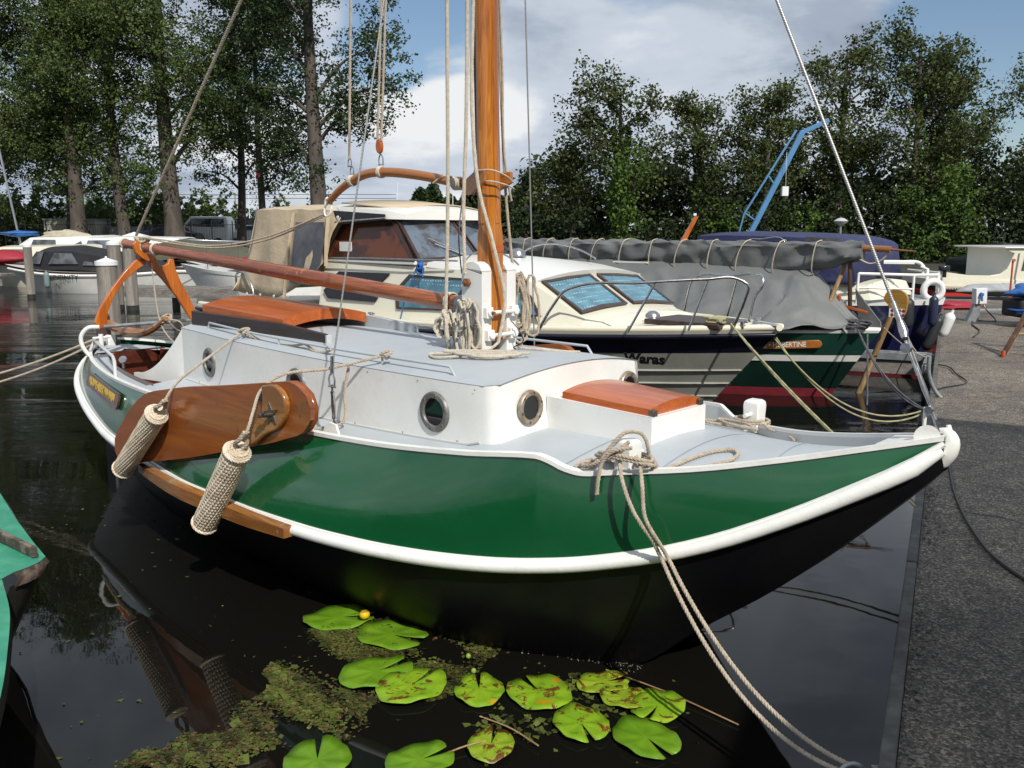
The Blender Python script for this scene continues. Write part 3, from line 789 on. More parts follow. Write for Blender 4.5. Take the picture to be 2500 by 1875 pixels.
# fore hatch
hz = 1.03
fh = [(-.32, .222), (.205, .198)]
m_ = MB()
a_, b_ = fh
lo = lambda u: deck_z(u, 0.2, half_w(u)) - .02
for (u0, v0, u1, v1) in ((a_[0] - .03, -a_[1] - .025, b_[0] + .03, -b_[1] - .025), (b_[0] + .03, -b_[1] - .025, b_[0] + .03, b_[1] + .025), (b_[0] + .03, b_[1] + .025, a_[0] - .03, a_[1] + .025)):
    m_.grid([[(u0, v0, 1.165 - (u0 + .3) * .05), (u1, v1, 1.165 - (u1 + .3) * .05)], [(u0, v0, .93), (u1, v1, .93)]])
top = [(-.35, -.245, 1.1665), (.235, -.222, 1.139), (.235, .222, 1.139), (-.35, .245, 1.1665)]
m_.add(top, [(0, 1, 2, 3)])
part('hatch_coaming', m_, white, boat, 0)
m_ = MB(); rows_t, rows_b = [], []
for u in np.linspace(-.27, .215, 8):
    z0 = 1.160 - (u + .30) * .05; w_ = .228 - .02 * (u + .325) / .5
    rows_t.append([(u, w_ * t, z0 + .036 + .024 * (1 - t * t)) for t in np.linspace(-1, 1, 13)])
    rows_b.append([(u, w_ * t, z0) for t in np.linspace(-1, 1, 13)])
m_.grid(rows_t); m_.grid(rows_b)
for r0, r1 in ((rows_t[0], rows_b[0]), (rows_t[-1], rows_b[-1])): m_.grid([r0, r1])
for k in (0, -1): m_.grid([[r[k] for r in rows_t], [r[k] for r in rows_b]])
part('fore_hatch_lid', m_, mahog, boat, 40)
m_ = MB()
for v in (-.19, .19):
    m_ = MB(); m_.box((.218, v, 1.152), (.03, .035, .03)); part('hatch_hinge', m_, dsteel, boat, bev=.003)
# sliding companion hatch
m_ = MB(); rows_t, rows_b = [], []
for u in np.linspace(-3.46, -2.46, 10):
    z0 = 1.368 - (u + 2.42) * .035
    rows_t.append([(u,   .325 * t, z0 + .026 + .048 * (1 - t * t)) for t in np.linspace(-1, 1, 17)])
    rows_b.append([(u, .325 * t, z0 - .040 + .046 * (1 - t * t)) for t in np.linspace(-1, 1, 17)])
m_.grid(rows_t); m_.grid(rows_b)
m_.grid([rows_t[0], rows_b[0]]); m_.grid([rows_t[-1], rows_b[-1]])
for k in (0, -1): m_.grid([[r[k] for r in rows_t], [r[k] for r in rows_b]])
part('sliding_hatch', m_, mahog, boat, 40)
for sg, mm in ((-1, darkw), (1, deckm)):
    m_ = MB(); v = sg * .335
    m_.prism([(-3.55, v, roof_z(-3.5, .35) - .01), (-1.97, v, roof_z(-1.97, .35) - .01), (-1.97, v, roof_z(-1.97, .35) + .055), (-2.42, v, roof_z(-2.4, .35) + .085), (-3.55, v, roof_z(-3.5, .35) + .10)], (0, sg * .03, 0))
    part('hatch_runner', m_, mm, boat, bev=.004)
m_ = MB(); m_.box((-1.95, -.350, roof_z(-1.86, .35) + .02), (.02, .036, .065)); part('runner_end_cap', m_, bulw, boat, bev=.003)
# tabernacle, mast
for sg in (-1, 1):
    m_ = MB(); pf = [(-1.05, 1.20), (-.90, 1.20), (-.90, 1.74)]
    for a in np.linspace(0, 180, 9): pf.append((-.975 + .075 * math.cos(R(a)), 1.73 + .055 * math.sin(R(a))))
    pf.append((-1.05, 1.72))
    m_.prism([(u, sg * .058, z) for u, z in pf], (0, sg * .072, 0)); part('tabernacle_cheek', m_, white, boat, bev=.012)
m_ = MB(); m_.box((-1.045, 0, 1.45), (.02, .112, .5)); m_.box((-.97, 0, 1.275), (.20, .25, .06)); part('tabernacle_base', m_, white, boat, bev=.01)
m_ = MB()
rows = []
for z in (1.365, 1.9, 2.0, 2.06):
    h_ = .055; c_ = .014 if z < 1.95 else (.03 if z < 2.03 else .038)
    rows.append([(-.965 + x, y, z) for x, y in ((-h_ + c_, -h_), (h_ - c_, -h_), (h_, -h_ + c_), (h_, h_ - c_), (h_ - c_, h_), (-h_ + c_, h_), (-h_, h_ - c_), (-h_, -h_ + c_))])
m_.grid(rows, closeu=True); m_.add([p for p in rows[0]], [tuple(range(8))])
part('mast_heel', m_, mastw, boat, 20)
m_ = MB(); m_.tube([(-.968, 0, 1.98), (-.972, 0, 2.15), (-.985, 0, 5.2), (-.99, 0, 7.4)], [.061, .059, .057, .045], 28, n=16); part('mast', m_, mastw, boat, 60)
m_ = MB(); m_.box((-.909, .0, 1.85), (.004, .085, .035)); part('mast_chock', m_, mahog, boat)
for z, w1 in ((1.52, .24), (1.40, .22)):
    m_ = MB(); w1 -= .045; m_.tube([(-.875, -w1 / 2, z), (-.875, w1 / 2, z)], .010, 10)
    for sg in (-1, 1):
        m_.box((-.885, sg * w1 / 2, z), (.03, .05, .058)); m_.disc((-.872, sg * w1 / 2, z), (1, 0, 0), .02, 14, .015)
    part('mast_gate_bar', m_, rubwhite, boat, bev=.004)
m_ = MB(); m_.disc((-.865, -.095, 1.52), (1, 0, 0), .010, 6, .024); m_.disc((-1.0, -.132, 1.675), (0, -1, 0), .024, 6, .018); m_.tube([(-1.0, -.125, 1.675), (-1.0, -.165, 1.675)], .011, 8)
part('rusty_bolt', m_, rust, boat)
m_ = MB()
for z in (1.44, 1.52): m_.tube([(-.98, -.130, z), (-.98, -.21, z)], .009, 8)
m_.tube([(-.93, -.135, 1.55), (-.93, -.17, 1.55), (-.93, -.17, 1.46), (-.93, -.135, 1.46)], .010, 8)
part('belaying_cleat', m_, steel, boat)
# boom
m_ = MB(); m_.tube([(-1.17, 0, 1.540), (-2.6, 0, 1.640), (-4.2, 0, 1.752), (-5.36, 0, 1.832)], [.046, .049, .044, .036], 22, n=24)
bo = part('boom', m_, boomw, boat, 60)
m_ = MB(); m_.tube([(-1.20, 0, 1.544), (-1.11, 0, 1.538), (-1.085, 0, 1.536)], [.05, .047, .03], 18); m_.tube([(-1.09, 0, 1.536), (-1.03, 0, 1.53)], .014, 8); part('gooseneck', m_, galv, bo, 40)
m_ = MB()
for u, z, r in ((-1.27, 1.548, .049), (-5.345, 1.831, .037), (-4.98, 1.806, .040), (-4.78, 1.79, .042)):
    for k in range(3): m_.tube([(u + .010 * (k - 1), (r + .004) * math.cos(a), z + (r + .004) * math.sin(a)) for a in np.linspace(0, 2 * math.pi, 20)], .0055, 6)
part('boom_lashing', m_, rope_w, bo, 50)
# gaff
gp = [(-1.03, 0, 2.165), (-1.07, 0, 2.185), (-1.21, 0, 2.20), (-1.40, 0, 2.232), (-1.61, 0, 2.262), (-1.82, 0, 2.28), (-1.99, 0, 2.278), (-2.13, 0, 2.245), (-2.28, 0, 2.185), (-2.38, 0, 2.125)]
m_ = MB(); m_.tube(gp, [.020, .026, .027, .027, .026, .024, .021], 16, n=40); ga = part('gaff', m_, gaffw, boat, 60)
m_ = MB()
for sg in (-1, 1): m_.prism([(-1.10, sg * .03, 2.13), (-1.10, sg * .03, 2.21), (-.98, sg * .082, 2.245), (-.90, sg * .088, 2.25), (-.90, sg * .088, 2.19), (-1.02, sg * .07, 2.13)], (0, sg * .02, 0))
part('gaff_jaw', m_, gaffw, ga, bev=.004)
m_ = MB()
for k in range(6): m_.tube([(-1.17 - .012 * k, .031 * math.cos(a), 2.195 + .031 * math.sin(a)) for a in np.linspace(0, 2 * math.pi, 18)], .0055, 6)
part('gaff_lashing', m_, rope_w, ga, 50)
for u, z in ((-1.86, 2.282), (-2.14, 2.243)):
    m_ = MB()
    for k in range(4): m_.tube([(u - .007 * (k - 1.5), .030 * math.cos(a), z + .030 * math.sin(a)) for a in np.linspace(0, 2 * math.pi, 18)], .005, 6)
    part('gaff_band', m_, rope_w, ga, 50)
m_ = MB()
m_.tube([(-1.2, .02, 2.22), (-1.3, -.03, 2.235), (-1.36, -.045, 2.20)], .004, 6, n=10)
part('gaff_tail', m_, rope_w, ga, 50); m_ = MB(); m_.tube([(-1.0, -.08, 2.25), (-.86, -.075, 2.245), (-.845, .0, 2.22), (-.86, .07, 2.19)], .0045, 6, n=16)
part('jaw_rope', m_, rope_w, ga, 50); m_ = MB(); m_.tube([(-1.0, -.08, 2.19), (-.86, -.075, 2.19), (-.845, .0, 2.175), (-.86, .07, 2.16)], .0045, 6, n=16)
part('jaw_rope', m_, rope_w, ga, 50)
m_ = MB(); m_.tube([(-2.40 + .045 * math.cos(a) * .8, .0 + .01 * math.sin(a), 2.075 + .045 * math.sin(a)) for a in np.linspace(0, 6.28, 18)], .006, 6)
m_.tube([(-2.37, 0, 2.13), (-2.41, 0, 2.14), (-2.42, 0, 2.10)], .012, 8, n=6); part('peak_ring', m_, white, ga, 50)
# blocks and shackles above the gaff
def shackle(mb, p, h, r=.004):
    x, y, z = p
    mb.tube([(x - h * .28, y, z), (x - h * .3, y, z + h * .6), (x, y, z + h), (x + h * .3, y, z + h * .6), (x + h * .28, y, z)], r, 6, n=16); mb.tube([(x - h * .4, y, z), (x + h * .4, y, z)], r * 1.1, 6)
m_ = MB(); shackle(m_, (-1.86, 0, 2.325), .06); shackle(m_, (-2.14, 0, 2.28), .05); shackle(m_, (-2.16, 0, 2.33), .05); shackle(m_, (-1.06, 0, 2.22), .06, .005)
part('halyard_shackle', m_, steel, boat, 50)
m_ = MB(); m_.lathe([(.001, -.012), (.03, -.012), (.034, 0), (.03, .012), (.001, .012)], (-1.87, 0, 2.43), 16, Matrix.Rotation(R(90), 3, 'X') @ Matrix.Diagonal((.72, 1.3, 1)))
m_.lathe([(.001, -.018), (.02, -.018), (.02, -.012)], (-1.87, 0, 2.43), 12, Matrix.Rotation(R(90), 3, 'X') @ Matrix.Diagonal((.72, 1.3, 1)))
part('halyard_block', m_, mahog, boat, 30)
# standing and running rigging
def wire_mat():
    m, t, b = new_mat('twisted_steel_wire'); tcn = N(t, 'ShaderNodeTexCoord'); w_ = N(t, 'ShaderNodeTexWave'); w_.bands_direction = 'Z'; w_.inputs['Scale'].default_value = 48; w_.inputs['Distortion'].default_value = 0.4
    t.links.new(tcn.outputs['Object'], w_.inputs['Vector']); setp(t, b, 'Base Color', ramp(t, w_.outputs['Fac'], [(.2, (.16, .155, .15)), (.7, (.55, .54, .52))])); setp(t, b, 'Metallic', .5); setp(t, b, 'Roughness', .45); return m
wirem = wire_mat()
MT = (-.935, 0)
def wire(name, pts, r, mm, pitch=.03, n=None):
    k = MB()
    if mm is steel: k.tube(pts, r, 8, 40); return part(name, k, wirem, boat, 50)
    k.rope(pts, r, pitch, step=pitch * .2, seg=5); return part(name, k, mm, boat, 50)
wire('shroud', [(-1.20, -.87, 1.27), (-.98, -.05, 5.9)], .0045, steel, .02)
wire('shroud', [(-1.42, .87, 1.20), (-.98, .05, 8.4)], .0045, steel, .02)
wire('forestay', [(1.16, 0, 1.66), (-.97, 0, 6.3)], .0068, steel, .03)
wire('topping_lift', [(-5.12, 0, 1.90), (-.97, 0, 5.50)], .0125, rope_m, .045)
wire('peak_halyard', [(-2.162, 0, 2.37), (-2.155, 0, 2.5), (-.98, 0, 11.7)], .0085, rope_m, .04)
for du in (-.018, .018): wire('throat_tackle', [(-1.87 + du, 0, 2.46), (-.99 + du * 2.5, 0, 12.5)], .0075, rope_m, .035)
wire('main_halyard', [(-1.21, -.10, 1.50), (-1.20, -.09, 1.9), (-1.17, -.10, 3.1), (-1.12, -.08, 6.5)], .0105, rope_w, .04)
wire('jaw_halyard', [(-1.06, 0, 2.34), (-1.08, 0, 3.2), (-1.04, 0, 6.5)], .0075, rope_d, .03)
wire('jib_halyard', [(-1.0, -.155, 1.72), (-1.02, -.14, 2.05), (-1.02, -.12, 2.4), (-1.03, -.09, 3.1), (-1.02, -.06, 6)], .0105, rope_w, .04)
wire('staysail_halyard', [(-.86, -.05, 1.36), (-.845, -.015, 1.55), (-.87, -.07, 1.86), (-.94, -.105, 2.15), (-.99, -.10, 2.5), (-1.0, -.08, 3.1), (-1.01, -.06, 6)], .0105, rope_w, .04)
wire('port_halyard', [(-.97, .18, 1.75), (-.97, .13, 2.1), (-.97, .10, 2.5), (-.98, .08, 3.3), (-.94, .06, 6)], .0085, rope_m, .04)
wire('port_halyard', [(-.96, .16, 2.1), (-.96, .12, 2.25), (-.96, .09, 2.8), (-.98, .07, 3.6)], .0065, rope_m, .03)
wire('flag_line', [(-1.06, -.12, 1.72), (-1.1, -.1, 1.9), (-1.13, -.03, 2.17)], .004, rope_d, .02)
k = MB(); k.rope([(-5.05, 0, 1.885), (-4.6, -.01, 1.865), (-3.9, -.01, 1.83), (-3.1, -.01, 1.90), (-2.42, 0, 2.05)], .0065, .03, step=.008); k.rope([(-5.05, .02, 1.88), (-4.5, .01, 1.84), (-3.8, .01, 1.815), (-3.1, .01, 1.885), (-2.42, 0, 2.04)], .0065, .03, step=.008)
part('peak_line', k, rope_m, boat, 50)
k = MB()
for i in range(5): k.tube([(-4.98 - .02 * i + .03 * math.cos(a), .05 * math.sin(a * 1.0 + i), 1.865 + .02 * math.sin(a * 2 + i)) for a in np.linspace(0, 6.28, 16)], .007, 6)
part('boom_end_knot', k, rope_m, boat, 50)
wire('mainsheet', [(-4.92, .02, 1.70), (-4.90, .02, 1.50), (-4.80, .0, 1.22), (-4.2, -.05, .95)], .0055, rope_m, .03)
# turnbuckles
def turnbuckle(p0, p1, name='turnbuckle'):
    p0, p1 = np.array(p0), np.array(p1); d = p1 - p0; k = MB(); P = lambda t: tuple(p0 + d * t)
    k.tube([P(0), P(.22)], .006, 8); k.tube([P(.18), P(.22), P(.24), P(.5), P(.78), P(.80), P(.84)], [.011, .011, .009, .0115, .009, .011, .011], 10); k.tube([P(.78), P(1)], .006, 8)
    part(name, k, steel, boat, 50)
turnbuckle((-1.20, -.865, .99), (-1.20, -.872, 1.20)); k = MB(); shackle(k, (-1.20, -.865, .955), .06, .006); shackle(k, (-1.20, -.872, 1.19), .07, .005); k.tube([(-1.20, -.87, 1.25), (-1.195, -.868, 1.34)], .010, 10)
part('shroud_fitting', k, steel, boat, 50)
k = MB(); k.prism([(-1.13, -.872, .93), (-1.28, -.875, .93), (-1.26, -.872, .985), (-1.22, -.868, 1.01), (-1.17, -.868, 1.005)], (0, -.012, 0)); part('chainplate', k, rubwhite, boat, bev=.003); k = MB(); k.box((-1.42, -.90, .955), (.09, .012, .05)); k.box((-1.36, -.90, .97), (.015, .012, .06)); k.tube([(-1.5, -.89, .95), (-1.48, -.89, .99), (-1.43, -.89, .995), (-1.41, -.89, .96)], .008, 8, n=10)
part('leeboard_bracket', k, rubwhite, boat, bev=.003)
k = MB(); k.prism([(-1.38, .88, .93), (-1.46, .88, .93), (-1.42, .88, 1.02)], (0, .012, 0)); k.tube([(-1.42, .88, 1.0), (-1.42, .876, 1.20)], .008, 8); part('chainplate', k, steel, boat)
# forestay bottle screws and plates near the stem
S0 = np.array([1.345, -.01, 1.24]); S1 = np.array([1.16, 0, 1.66]); SP = lambda t, dv=0.0: tuple(S0 + (S1 - S0) * t + np.array([0, dv, 0]))
k = MB(); k.tube([SP(.04), SP(.14)], .008, 8); k.tube([SP(.10), SP(.5)], .0055, 8); k.tube([SP(.18), SP(.30), SP(.48)], [.007, .010, .007], 10)
for dv in (-.014, .014): k.tube([SP(.42, dv), SP(.72, dv)], .0055, 8)
k.disc(SP(.66, -.014), (0, -1, 0), .019, 18, .028); k.tube([SP(.74, -.012), SP(.80, 0), SP(.88, 0)], [.012, .018, .013], 10); k.tube([SP(.86), SP(1.05)], [.012, .0095], 10); k.disc(SP(.135, -.012), (0, -1, 0), .014, 14, .024)
part('forestay_screw', k, steel, boat, 50)
k = MB(); k.tube([SP(.05, -.01), (1.345, -.02, 1.235), (1.36, -.02, 1.21)], .006, 8); part('forestay_shackle', k, steel, boat)
# samson posts
for (u, v, nm) in ((.33, -.53, 'a'), (.29, .60, 'b')):
    zb = .985; m_ = MB()
    rows = []
    for z, sx in ((zb - .03, .038), (zb + .10, .043), (zb + .122, .040), (zb + .130, .028)):
        rows.append([(u + sx * x, v + sx * y, z) for x, y in ((-1, -1), (1, -1), (1, 1), (-1, 1))])
    m_.grid(rows, closeu=True); m_.add(rows[-1], [(0, 1, 2, 3)])
    b_ = part('bollard', m_, white, boat, bev=.006)
    m_ = MB(); m_.tube([(u + .0, v - .10, zb + .06), (u + .0, v + .10, zb + .06)], .010, 10); part('cross_pin', m_, white, b_, 50)
# leeboards
def leeboard(sg):
    m_ = MB(); V = lambda v: sg * v
    pf = [(-1.45, 1.19), (-1.29, 1.205), (-1.19, 1.15), (-1.165, 1.08), (-1.22, 1.0), (-1.36, .945), (-1.84, .81), (-2.36, .675), (-2.8, .58), (-3.08, .525), (-3.18, .54), (-3.19, .62), (-3.07, .76), (-2.93, .88), (-2.76, .975), (-2.5, 1.035), (-1.92, 1.12)]
    def vv(u): return .985 + .09 * max(0, -u - 1.2) / 2.3
    P = catmull(pf + [pf[0]], 70)[:-1]
    for k, dv in ((0, 0), (1, .048)): pass
    front = [(u, V(vv(u) + .048), z) for u, z in P]; back = [(u, V(vv(u)), z) for u, z in P]
    n_ = len(P); m_.add(front + back, [tuple(range(n_)), tuple(range(n_, 2 * n_))[::-1]] + [(i, (i + 1) % n_, n_ + (i + 1) % n_, n_ + i) for i in range(n_)])
    lb = part('leeboard', m_, boardw, boat, 30, bev=.012)
    m_ = MB(); pf2 = [(-1.51, 1.185), (-1.39, 1.195), (-1.325, 1.15), (-1.315, 1.08), (-1.38, .99), (-1.50, .935), (-1.63, .865), (-1.60, .96), (-1.53, 1.03), (-1.51, 1.10)]
    Q = catmull(pf2 + [pf2[0]], 40)[:-1]; m_.prism([(u, V(vv(u) + .047), z) for u, z in Q], (0, V(.034), 0)); part('leeboard_head_block', m_, lightw, lb, 30, bev=.008)
    m_ = MB(); c_ = (-1.43, V(vv(-1.43) + .080), 1.05); st_ = []
    for k in range(10):
        a = math.pi / 5 * k + .5; r_ = .062 if k % 2 == 0 else .026; st_.append((c_[0] + r_ * math.cos(a), c_[1], c_[2] + r_ * math.sin(a)))
    m_.prism(st_, (0, V(.007), 0)); m_.tube([(c_[0], c_[1], c_[2]), (c_[0], c_[1] + V(.045), c_[2])], [.014, .012], 12); m_.lathe([(.001, -.016), (.014, -.010), (.016, 0), (.013, .01), (.001, .016)], (c_[0] - .02, c_[1] + V(.05), c_[2]), 12)
    part('star_plate', m_, dsteel, lb, 30)
    m_ = MB(); m_.box((-1.55, V(vv(-1.55) + .052), 1.12), (.05, .012, .045)); part('board_slot', m_, darkw, lb)
leeboard(-1); leeboard(1)
m_ = MB(); rows = []                                 # wooden chafing plank on the rail
for u in np.linspace(-2.95, -1.27, 24):
    w_, z_ = float(smooth_tab(RUB, np.array([u]))[0][0]), float(smooth_tab(RUB, np.array([u]))[1][0]); h_ = .028 + .012 * math.sin((u + 2.95) / 1.68 * math.pi)
    rows.append([(u, -(w_ + .028), z_ + h_ + .012), (u, -(w_ + .075), z_ + h_ + .004), (u, -(w_ + .075), z_ - h_ + .010), (u, -(w_ + .02), z_ - h_ + .010)])
m_.grid(rows, closeu=True); m_.add(rows[0], [(0, 1, 2, 3)]); m_.add(rows[-1], [(3, 2, 1, 0)])
part('chafing_plank', m_, lightw, boat, 30)
# name board on the quarter
u0, u1 = -4.66, -3.66
def strake_pt(u, f, o=0.0):
    a, b = smooth_tab(RUB, np.array([u])); c, d = smooth_tab(SHR, np.array([u]))
    v = (1 - f) * a[0] + f * c[0]; z = (1 - f) * b[0] + f * d[0]; return Vector((u, -(v + .012 + o), z))
for sg in (-1,):
    A, B = strake_pt(u0, .68, .014), strake_pt(u1, .70, .014); up = (strake_pt(-4.64, .9) - strake_pt(-4.64, .3)).normalized(); xd = (B - A).normalized(); nn = xd.cross(up)
    mid = (A + B) / 2; Ld = (B - A).length; hh = .056
    oc = [(-Ld / 2, -hh * .5), (-Ld / 2 + .02, -hh), (Ld / 2 - .02, -hh), (Ld / 2, -hh * .5), (Ld / 2, hh * .5), (Ld / 2 - .02, hh), (-Ld / 2 + .02, hh), (-Ld / 2, hh * .5)]
    m_ = MB(); m_.prism([tuple(mid + xd * x + up * y) for x, y in oc], nn * .016); nb = part('name_board', m_, darkred, boat, bev=.003)
    text_mesh('VROUWE·ALBERTINA·MARIA', .082, plane_matrix(mid + nn * .018, xd, up), gold, nb, bold=.002, width=.78)

# plate seams and small screws
m_ = MB()
for u in np.linspace(-.60, -3.3, 8):
    for sg in (-1, 1):
        v = side_vs(u); z0 = deck_z(u, v, half_w(u)) + .012
        m_.disc((u, sg * (v + .002), z0), (0, sg, 0), .0035, 6, .0015); m_.disc((u + .12, sg * (v + .002), top_z(u) - .016), (0, sg, 0), .0035, 6, .0015)
part('cabin_screw', m_, rust, boat, kind='stuff')
m_ = MB()
for f_, r_ in ((0.0, .006),):
    for sg in (-1, 1): m_.tube([(u, sg * (side_vs(min(u, -.39)) + .001), deck_z(u, side_vs(min(u, -.39)), half_w(u)) + .003) for u in np.linspace(-.46, -3.55, 40)], r_, 5)
part('cabin_foot_seam', m_, bulw, boat, kind='stuff')
m_ = MB()
for u in (.05, .42, .80):
    w_ = half_w(u) - .03; m_.grid([[(u - .003, w_ * t, deck_z(u, w_ * t, w_ + .012) + .0025) for t in np.linspace(-1, 1, 15)], [(u + .003, w_ * t, deck_z(u, w_ * t, w_ + .012) + .0025) for t in np.linspace(-1, 1, 15)]])
part('deck_weld', m_, mat('weld_line_paint', (.30, .345, .39), .6), boat, kind='stuff')  # weld lines as thin strips, a darker blue-grey than the deck
# ================================================================ ropes, fenders and coils on the green boat (things of their own)
def rope_thing(name, pts_list, r, mm, label, cat='rope', frame=HF, pitch=.045, group=None, step=None):
    k = MB()
    for i, p in enumerate(pts_list): k.rope(p, r, pitch, step=step or pitch / 5, phase=i * 1.3)
    return single(name, k, mm, label, cat, frame, group, smooth=50)
def W2H(p):                                        # world point into the green boat's frame
    a = -HF[1]; x, y = p[0] - HF[0][0], p[1] - HF[0][1]
    return (x * math.cos(a) - y * math.sin(a), x * math.sin(a) + y * math.cos(a), p[2])
ring_w = Vector((1.075, 2.60, .25))
rp = W2H(ring_w)
def sagline(a, b, sag, n=12):
    a, b = np.array(a, float), np.array(b, float)
    return [tuple(a + (b - a) * t + np.array([0, 0, -sag * 4 * t * (1 - t)])) for t in np.linspace(0, 1, n)]
lineA = [(.30, -.53, 1.07), (.335, -.59, 1.05), (.39, -.65, .985), (.46, -.66, .86), (.52, -.61, .74), (.53, -.57, .67)]
sl = sagline(lineA[-1], rp, .17, 12)
lineB = [(.36, -.52, 1.05), (.42, -.575, 1.035), (.47, -.625, .965), (.50, -.645, .85), (.545, -.60, .735), (.555, -.56, .675)]
sb = sagline(lineB[-1], (rp[0] - .015, rp[1] + .03, rp[2] + .01), .13, 12)
rope_thing('mooring_rope', [lineA + sl[1:], lineB + sb[1:]], .0085, rope_m, 'doubled pale mooring rope running from the near white bollard down to the quay ring', 'mooring rope', group='mooring ropes')
# turns of the rope on the near bollard with the loop lying on the deck
B0 = (.33, -.54); zb = .995
turns = []
t_ = [(B0[0] + .115 * math.cos(a) * (1.1 + .1 * math.sin(2.3 * a)), B0[1] + .085 * math.sin(a), zb + .02 + .012 * a / 6.28 + .03 * max(0, -math.sin(a))) for a in np.linspace(0, 6.28 * 2.4, 44)]
turns.append(t_)
turns.append([(.33 + x, -.54 + y, z) for x, y, z in ((-.06, -.10, 1.02), (-.03, -.08, 1.08), (.02, -.03, 1.15), (.05, .03, 1.14), (.06, .07, 1.06), (.03, .10, 1.0), (-.05, .08, 1.0), (-.12, .0, 1.0), (-.17, -.06, 1.0), (-.13, -.11, 1.0), (-.02, -.10, 1.05), (.05, -.05, 1.12))])
turns.append([(.33 + x, -.54 + y, z) for x, y, z in ((.07, -.06, 1.10), (.02, -.10, 1.09), (-.03, -.115, 1.04), (-.045, -.125, .96), (-.05, -.125, .90))])
dz_ = lambda u, v: deck_z(u, v, half_w(u)) + .011
turns.append([(.36, -.52, 1.04)] + [(u, v, dz_(u, v)) for u, v in ((.42, -.47), (.47, -.38), (.50, -.29), (.55, -.20), (.60, -.17), (.645, -.20), (.65, -.26), (.60, -.33), (.53, -.40), (.46, -.47))] + [(.38, -.54, 1.03)])
turns.append([(.26, -.64, 1.03)] + [(u, v, dz_(u, v)) for u, v in ((.17, -.58), (.12, -.60), (.115, -.54), (.17, -.49), (.24, -.50))] + [(.30, -.53, 1.05)])
rope_thing('bollard_rope', turns, .0085, rope_m, 'pale rope wound round the near white bollard with a long loop on the foredeck', 'rope')
# rope on the far bollard
tt0 = [[(.29 + .085 * math.cos(a), .60 + .075 * math.sin(a) - .02, 1.0 + .012 * a / 6.28) for a in np.linspace(0, 12, 30)],
      [(.20, .52, 1.0), (.05, .47, 1.0), (-.03, .42, 1.005), (.05, .40, 1.005), (.22, .44, 1.0), (.36, .46, 1.0), (.30, .50, 1.01), (.16, .48, 1.015), (.25, .42, 1.015), (.40, .43, 1.005)],
      [(.34, .58, 1.02), (.42, .52, .995), (.50, .50, .99), (.60, .40, .99)]]
tt = [tt0[0]] + [[(u, v, max(z, dz_(u, v))) for u, v, z in p] for p in tt0[1:]]
rope_thing('bollard_rope', tt, .0075, rope_m, 'pale rope coiled flat at the far white bollard on the foredeck', 'rope')
# stern line
sp = (-5.45, -.25, 1.0)
pile_c = (-6.05, 8.05)
e = W2H((pile_c[0] + .12, pile_c[1], .45))
rope_thing('mooring_rope', [sagline(sp, e, .16, 12), sagline((sp[0], sp[1] - .03, sp[2] + .02), (e[0], e[1], e[2] + .03), .11, 12)], .010, rope_m, 'doubled pale stern rope stretching left over the water from the green boat', 'mooring rope', group='mooring ropes')
# hanks of rope
def hank(c, ax, drop, width, n, seed, top=0.0):
    """loops hanging from point c, spread along direction ax"""
    g = np.random.default_rng(seed); out_ = []
    c = np.array(c); ax = np.array(ax)
    for i in range(n):
        w_ = width * g.uniform(.5, 1.1); d = drop * g.uniform(.72, 1.05); o = g.normal(0, .010, 3) + ax * g.normal(0, .018)
        nrm = np.cross(ax, [0, 0, 1.0]) * -g.uniform(0, .045)
        pts = []
        for a in np.linspace(0, 2 * math.pi, 15):
            h = (1 - math.cos(a)) / 2
            pts.append(tuple(c + o + ax * w_ * math.sin(a) * (0.35 + .65 * h) * .5 + np.array([0, 0, -d * h]) + nrm * math.sin(a * .5) + g.normal(0, .004, 3)))
        out_.append(pts)
    return out_
h1 = hank((-.98, -.165, 1.58), (1, 0, 0), .30, .10, 8, 3)
h1.append([(-1.02 + .09 * t, -.175 - .01 * math.sin(t * 9), 1.56 + .02 * math.sin(t * 14)) for t in np.linspace(0, 1, 8)])
h1 += [[(-.90, -.17, 1.50), (-.88, -.16, 1.42), (-.90, -.17, 1.34), (-.95, -.22, 1.315), (-.99, -.26, 1.315)], [(-.86, -.05, 1.36), (-.86, -.12, 1.33), (-.92, -.2, 1.32), (-.97, -.24, 1.315)]]
rope_thing('rope_coil', h1, .0082, rope_w, 'thick bunch of white rope loops hanging on the near side of the mast foot', 'coiled rope', group='coiled halyards')
h2 = hank((-.95, .22, 1.70), (.75, .6, 0), .36, .15, 12, 8)
rope_thing('rope_coil', h2, .0075, rope_m, 'long narrow rope coil hanging behind the mast foot on its far side', 'coiled rope', group='coiled halyards')
h3 = hank((-1.22, -.10, 1.50), (.75, -.6, 0), .21, .20, 5, 5)
h3 += [[(-1.22 + .05 * math.cos(a + k), -.11 + .02 * math.sin(a * 2), 1.42 + .055 * math.sin(a + k)) for a in np.linspace(0, 6.28, 12)] for k in range(3)]
rope_thing('rope_coil', h3, .0080, rope_w, 'round white rope coil hanging under the inner end of the boom', 'coiled rope', group='coiled halyards')
h4 = []
for k in range(4):
    h4.append([(-.80 + (.10 + .03 * k) * math.cos(a), -.20 + (.065 + .02 * k) * math.sin(a + .4 * k), roof_z(-.8, .2) + .016 + .006 * k) for a in np.linspace(.3 * k, 5.8 + .3 * k, 18)])
h4.append([(-.86, -.12, 1.315), (-1.0, -.26, 1.31), (-1.10, -.31, 1.305), (-1.02, -.36, 1.30), (-.9, -.30, 1.31)])
h4.append([(-.88, .10, 1.32), (-.76, .16, 1.315), (-.70, .26, 1.30), (-.62, .34, 1.295)])
rope_thing('rope_pile', h4, .0078, rope_w, 'pale rope lying in flat turns on the cabin roof at the mast foot', 'rope', pitch=.04)
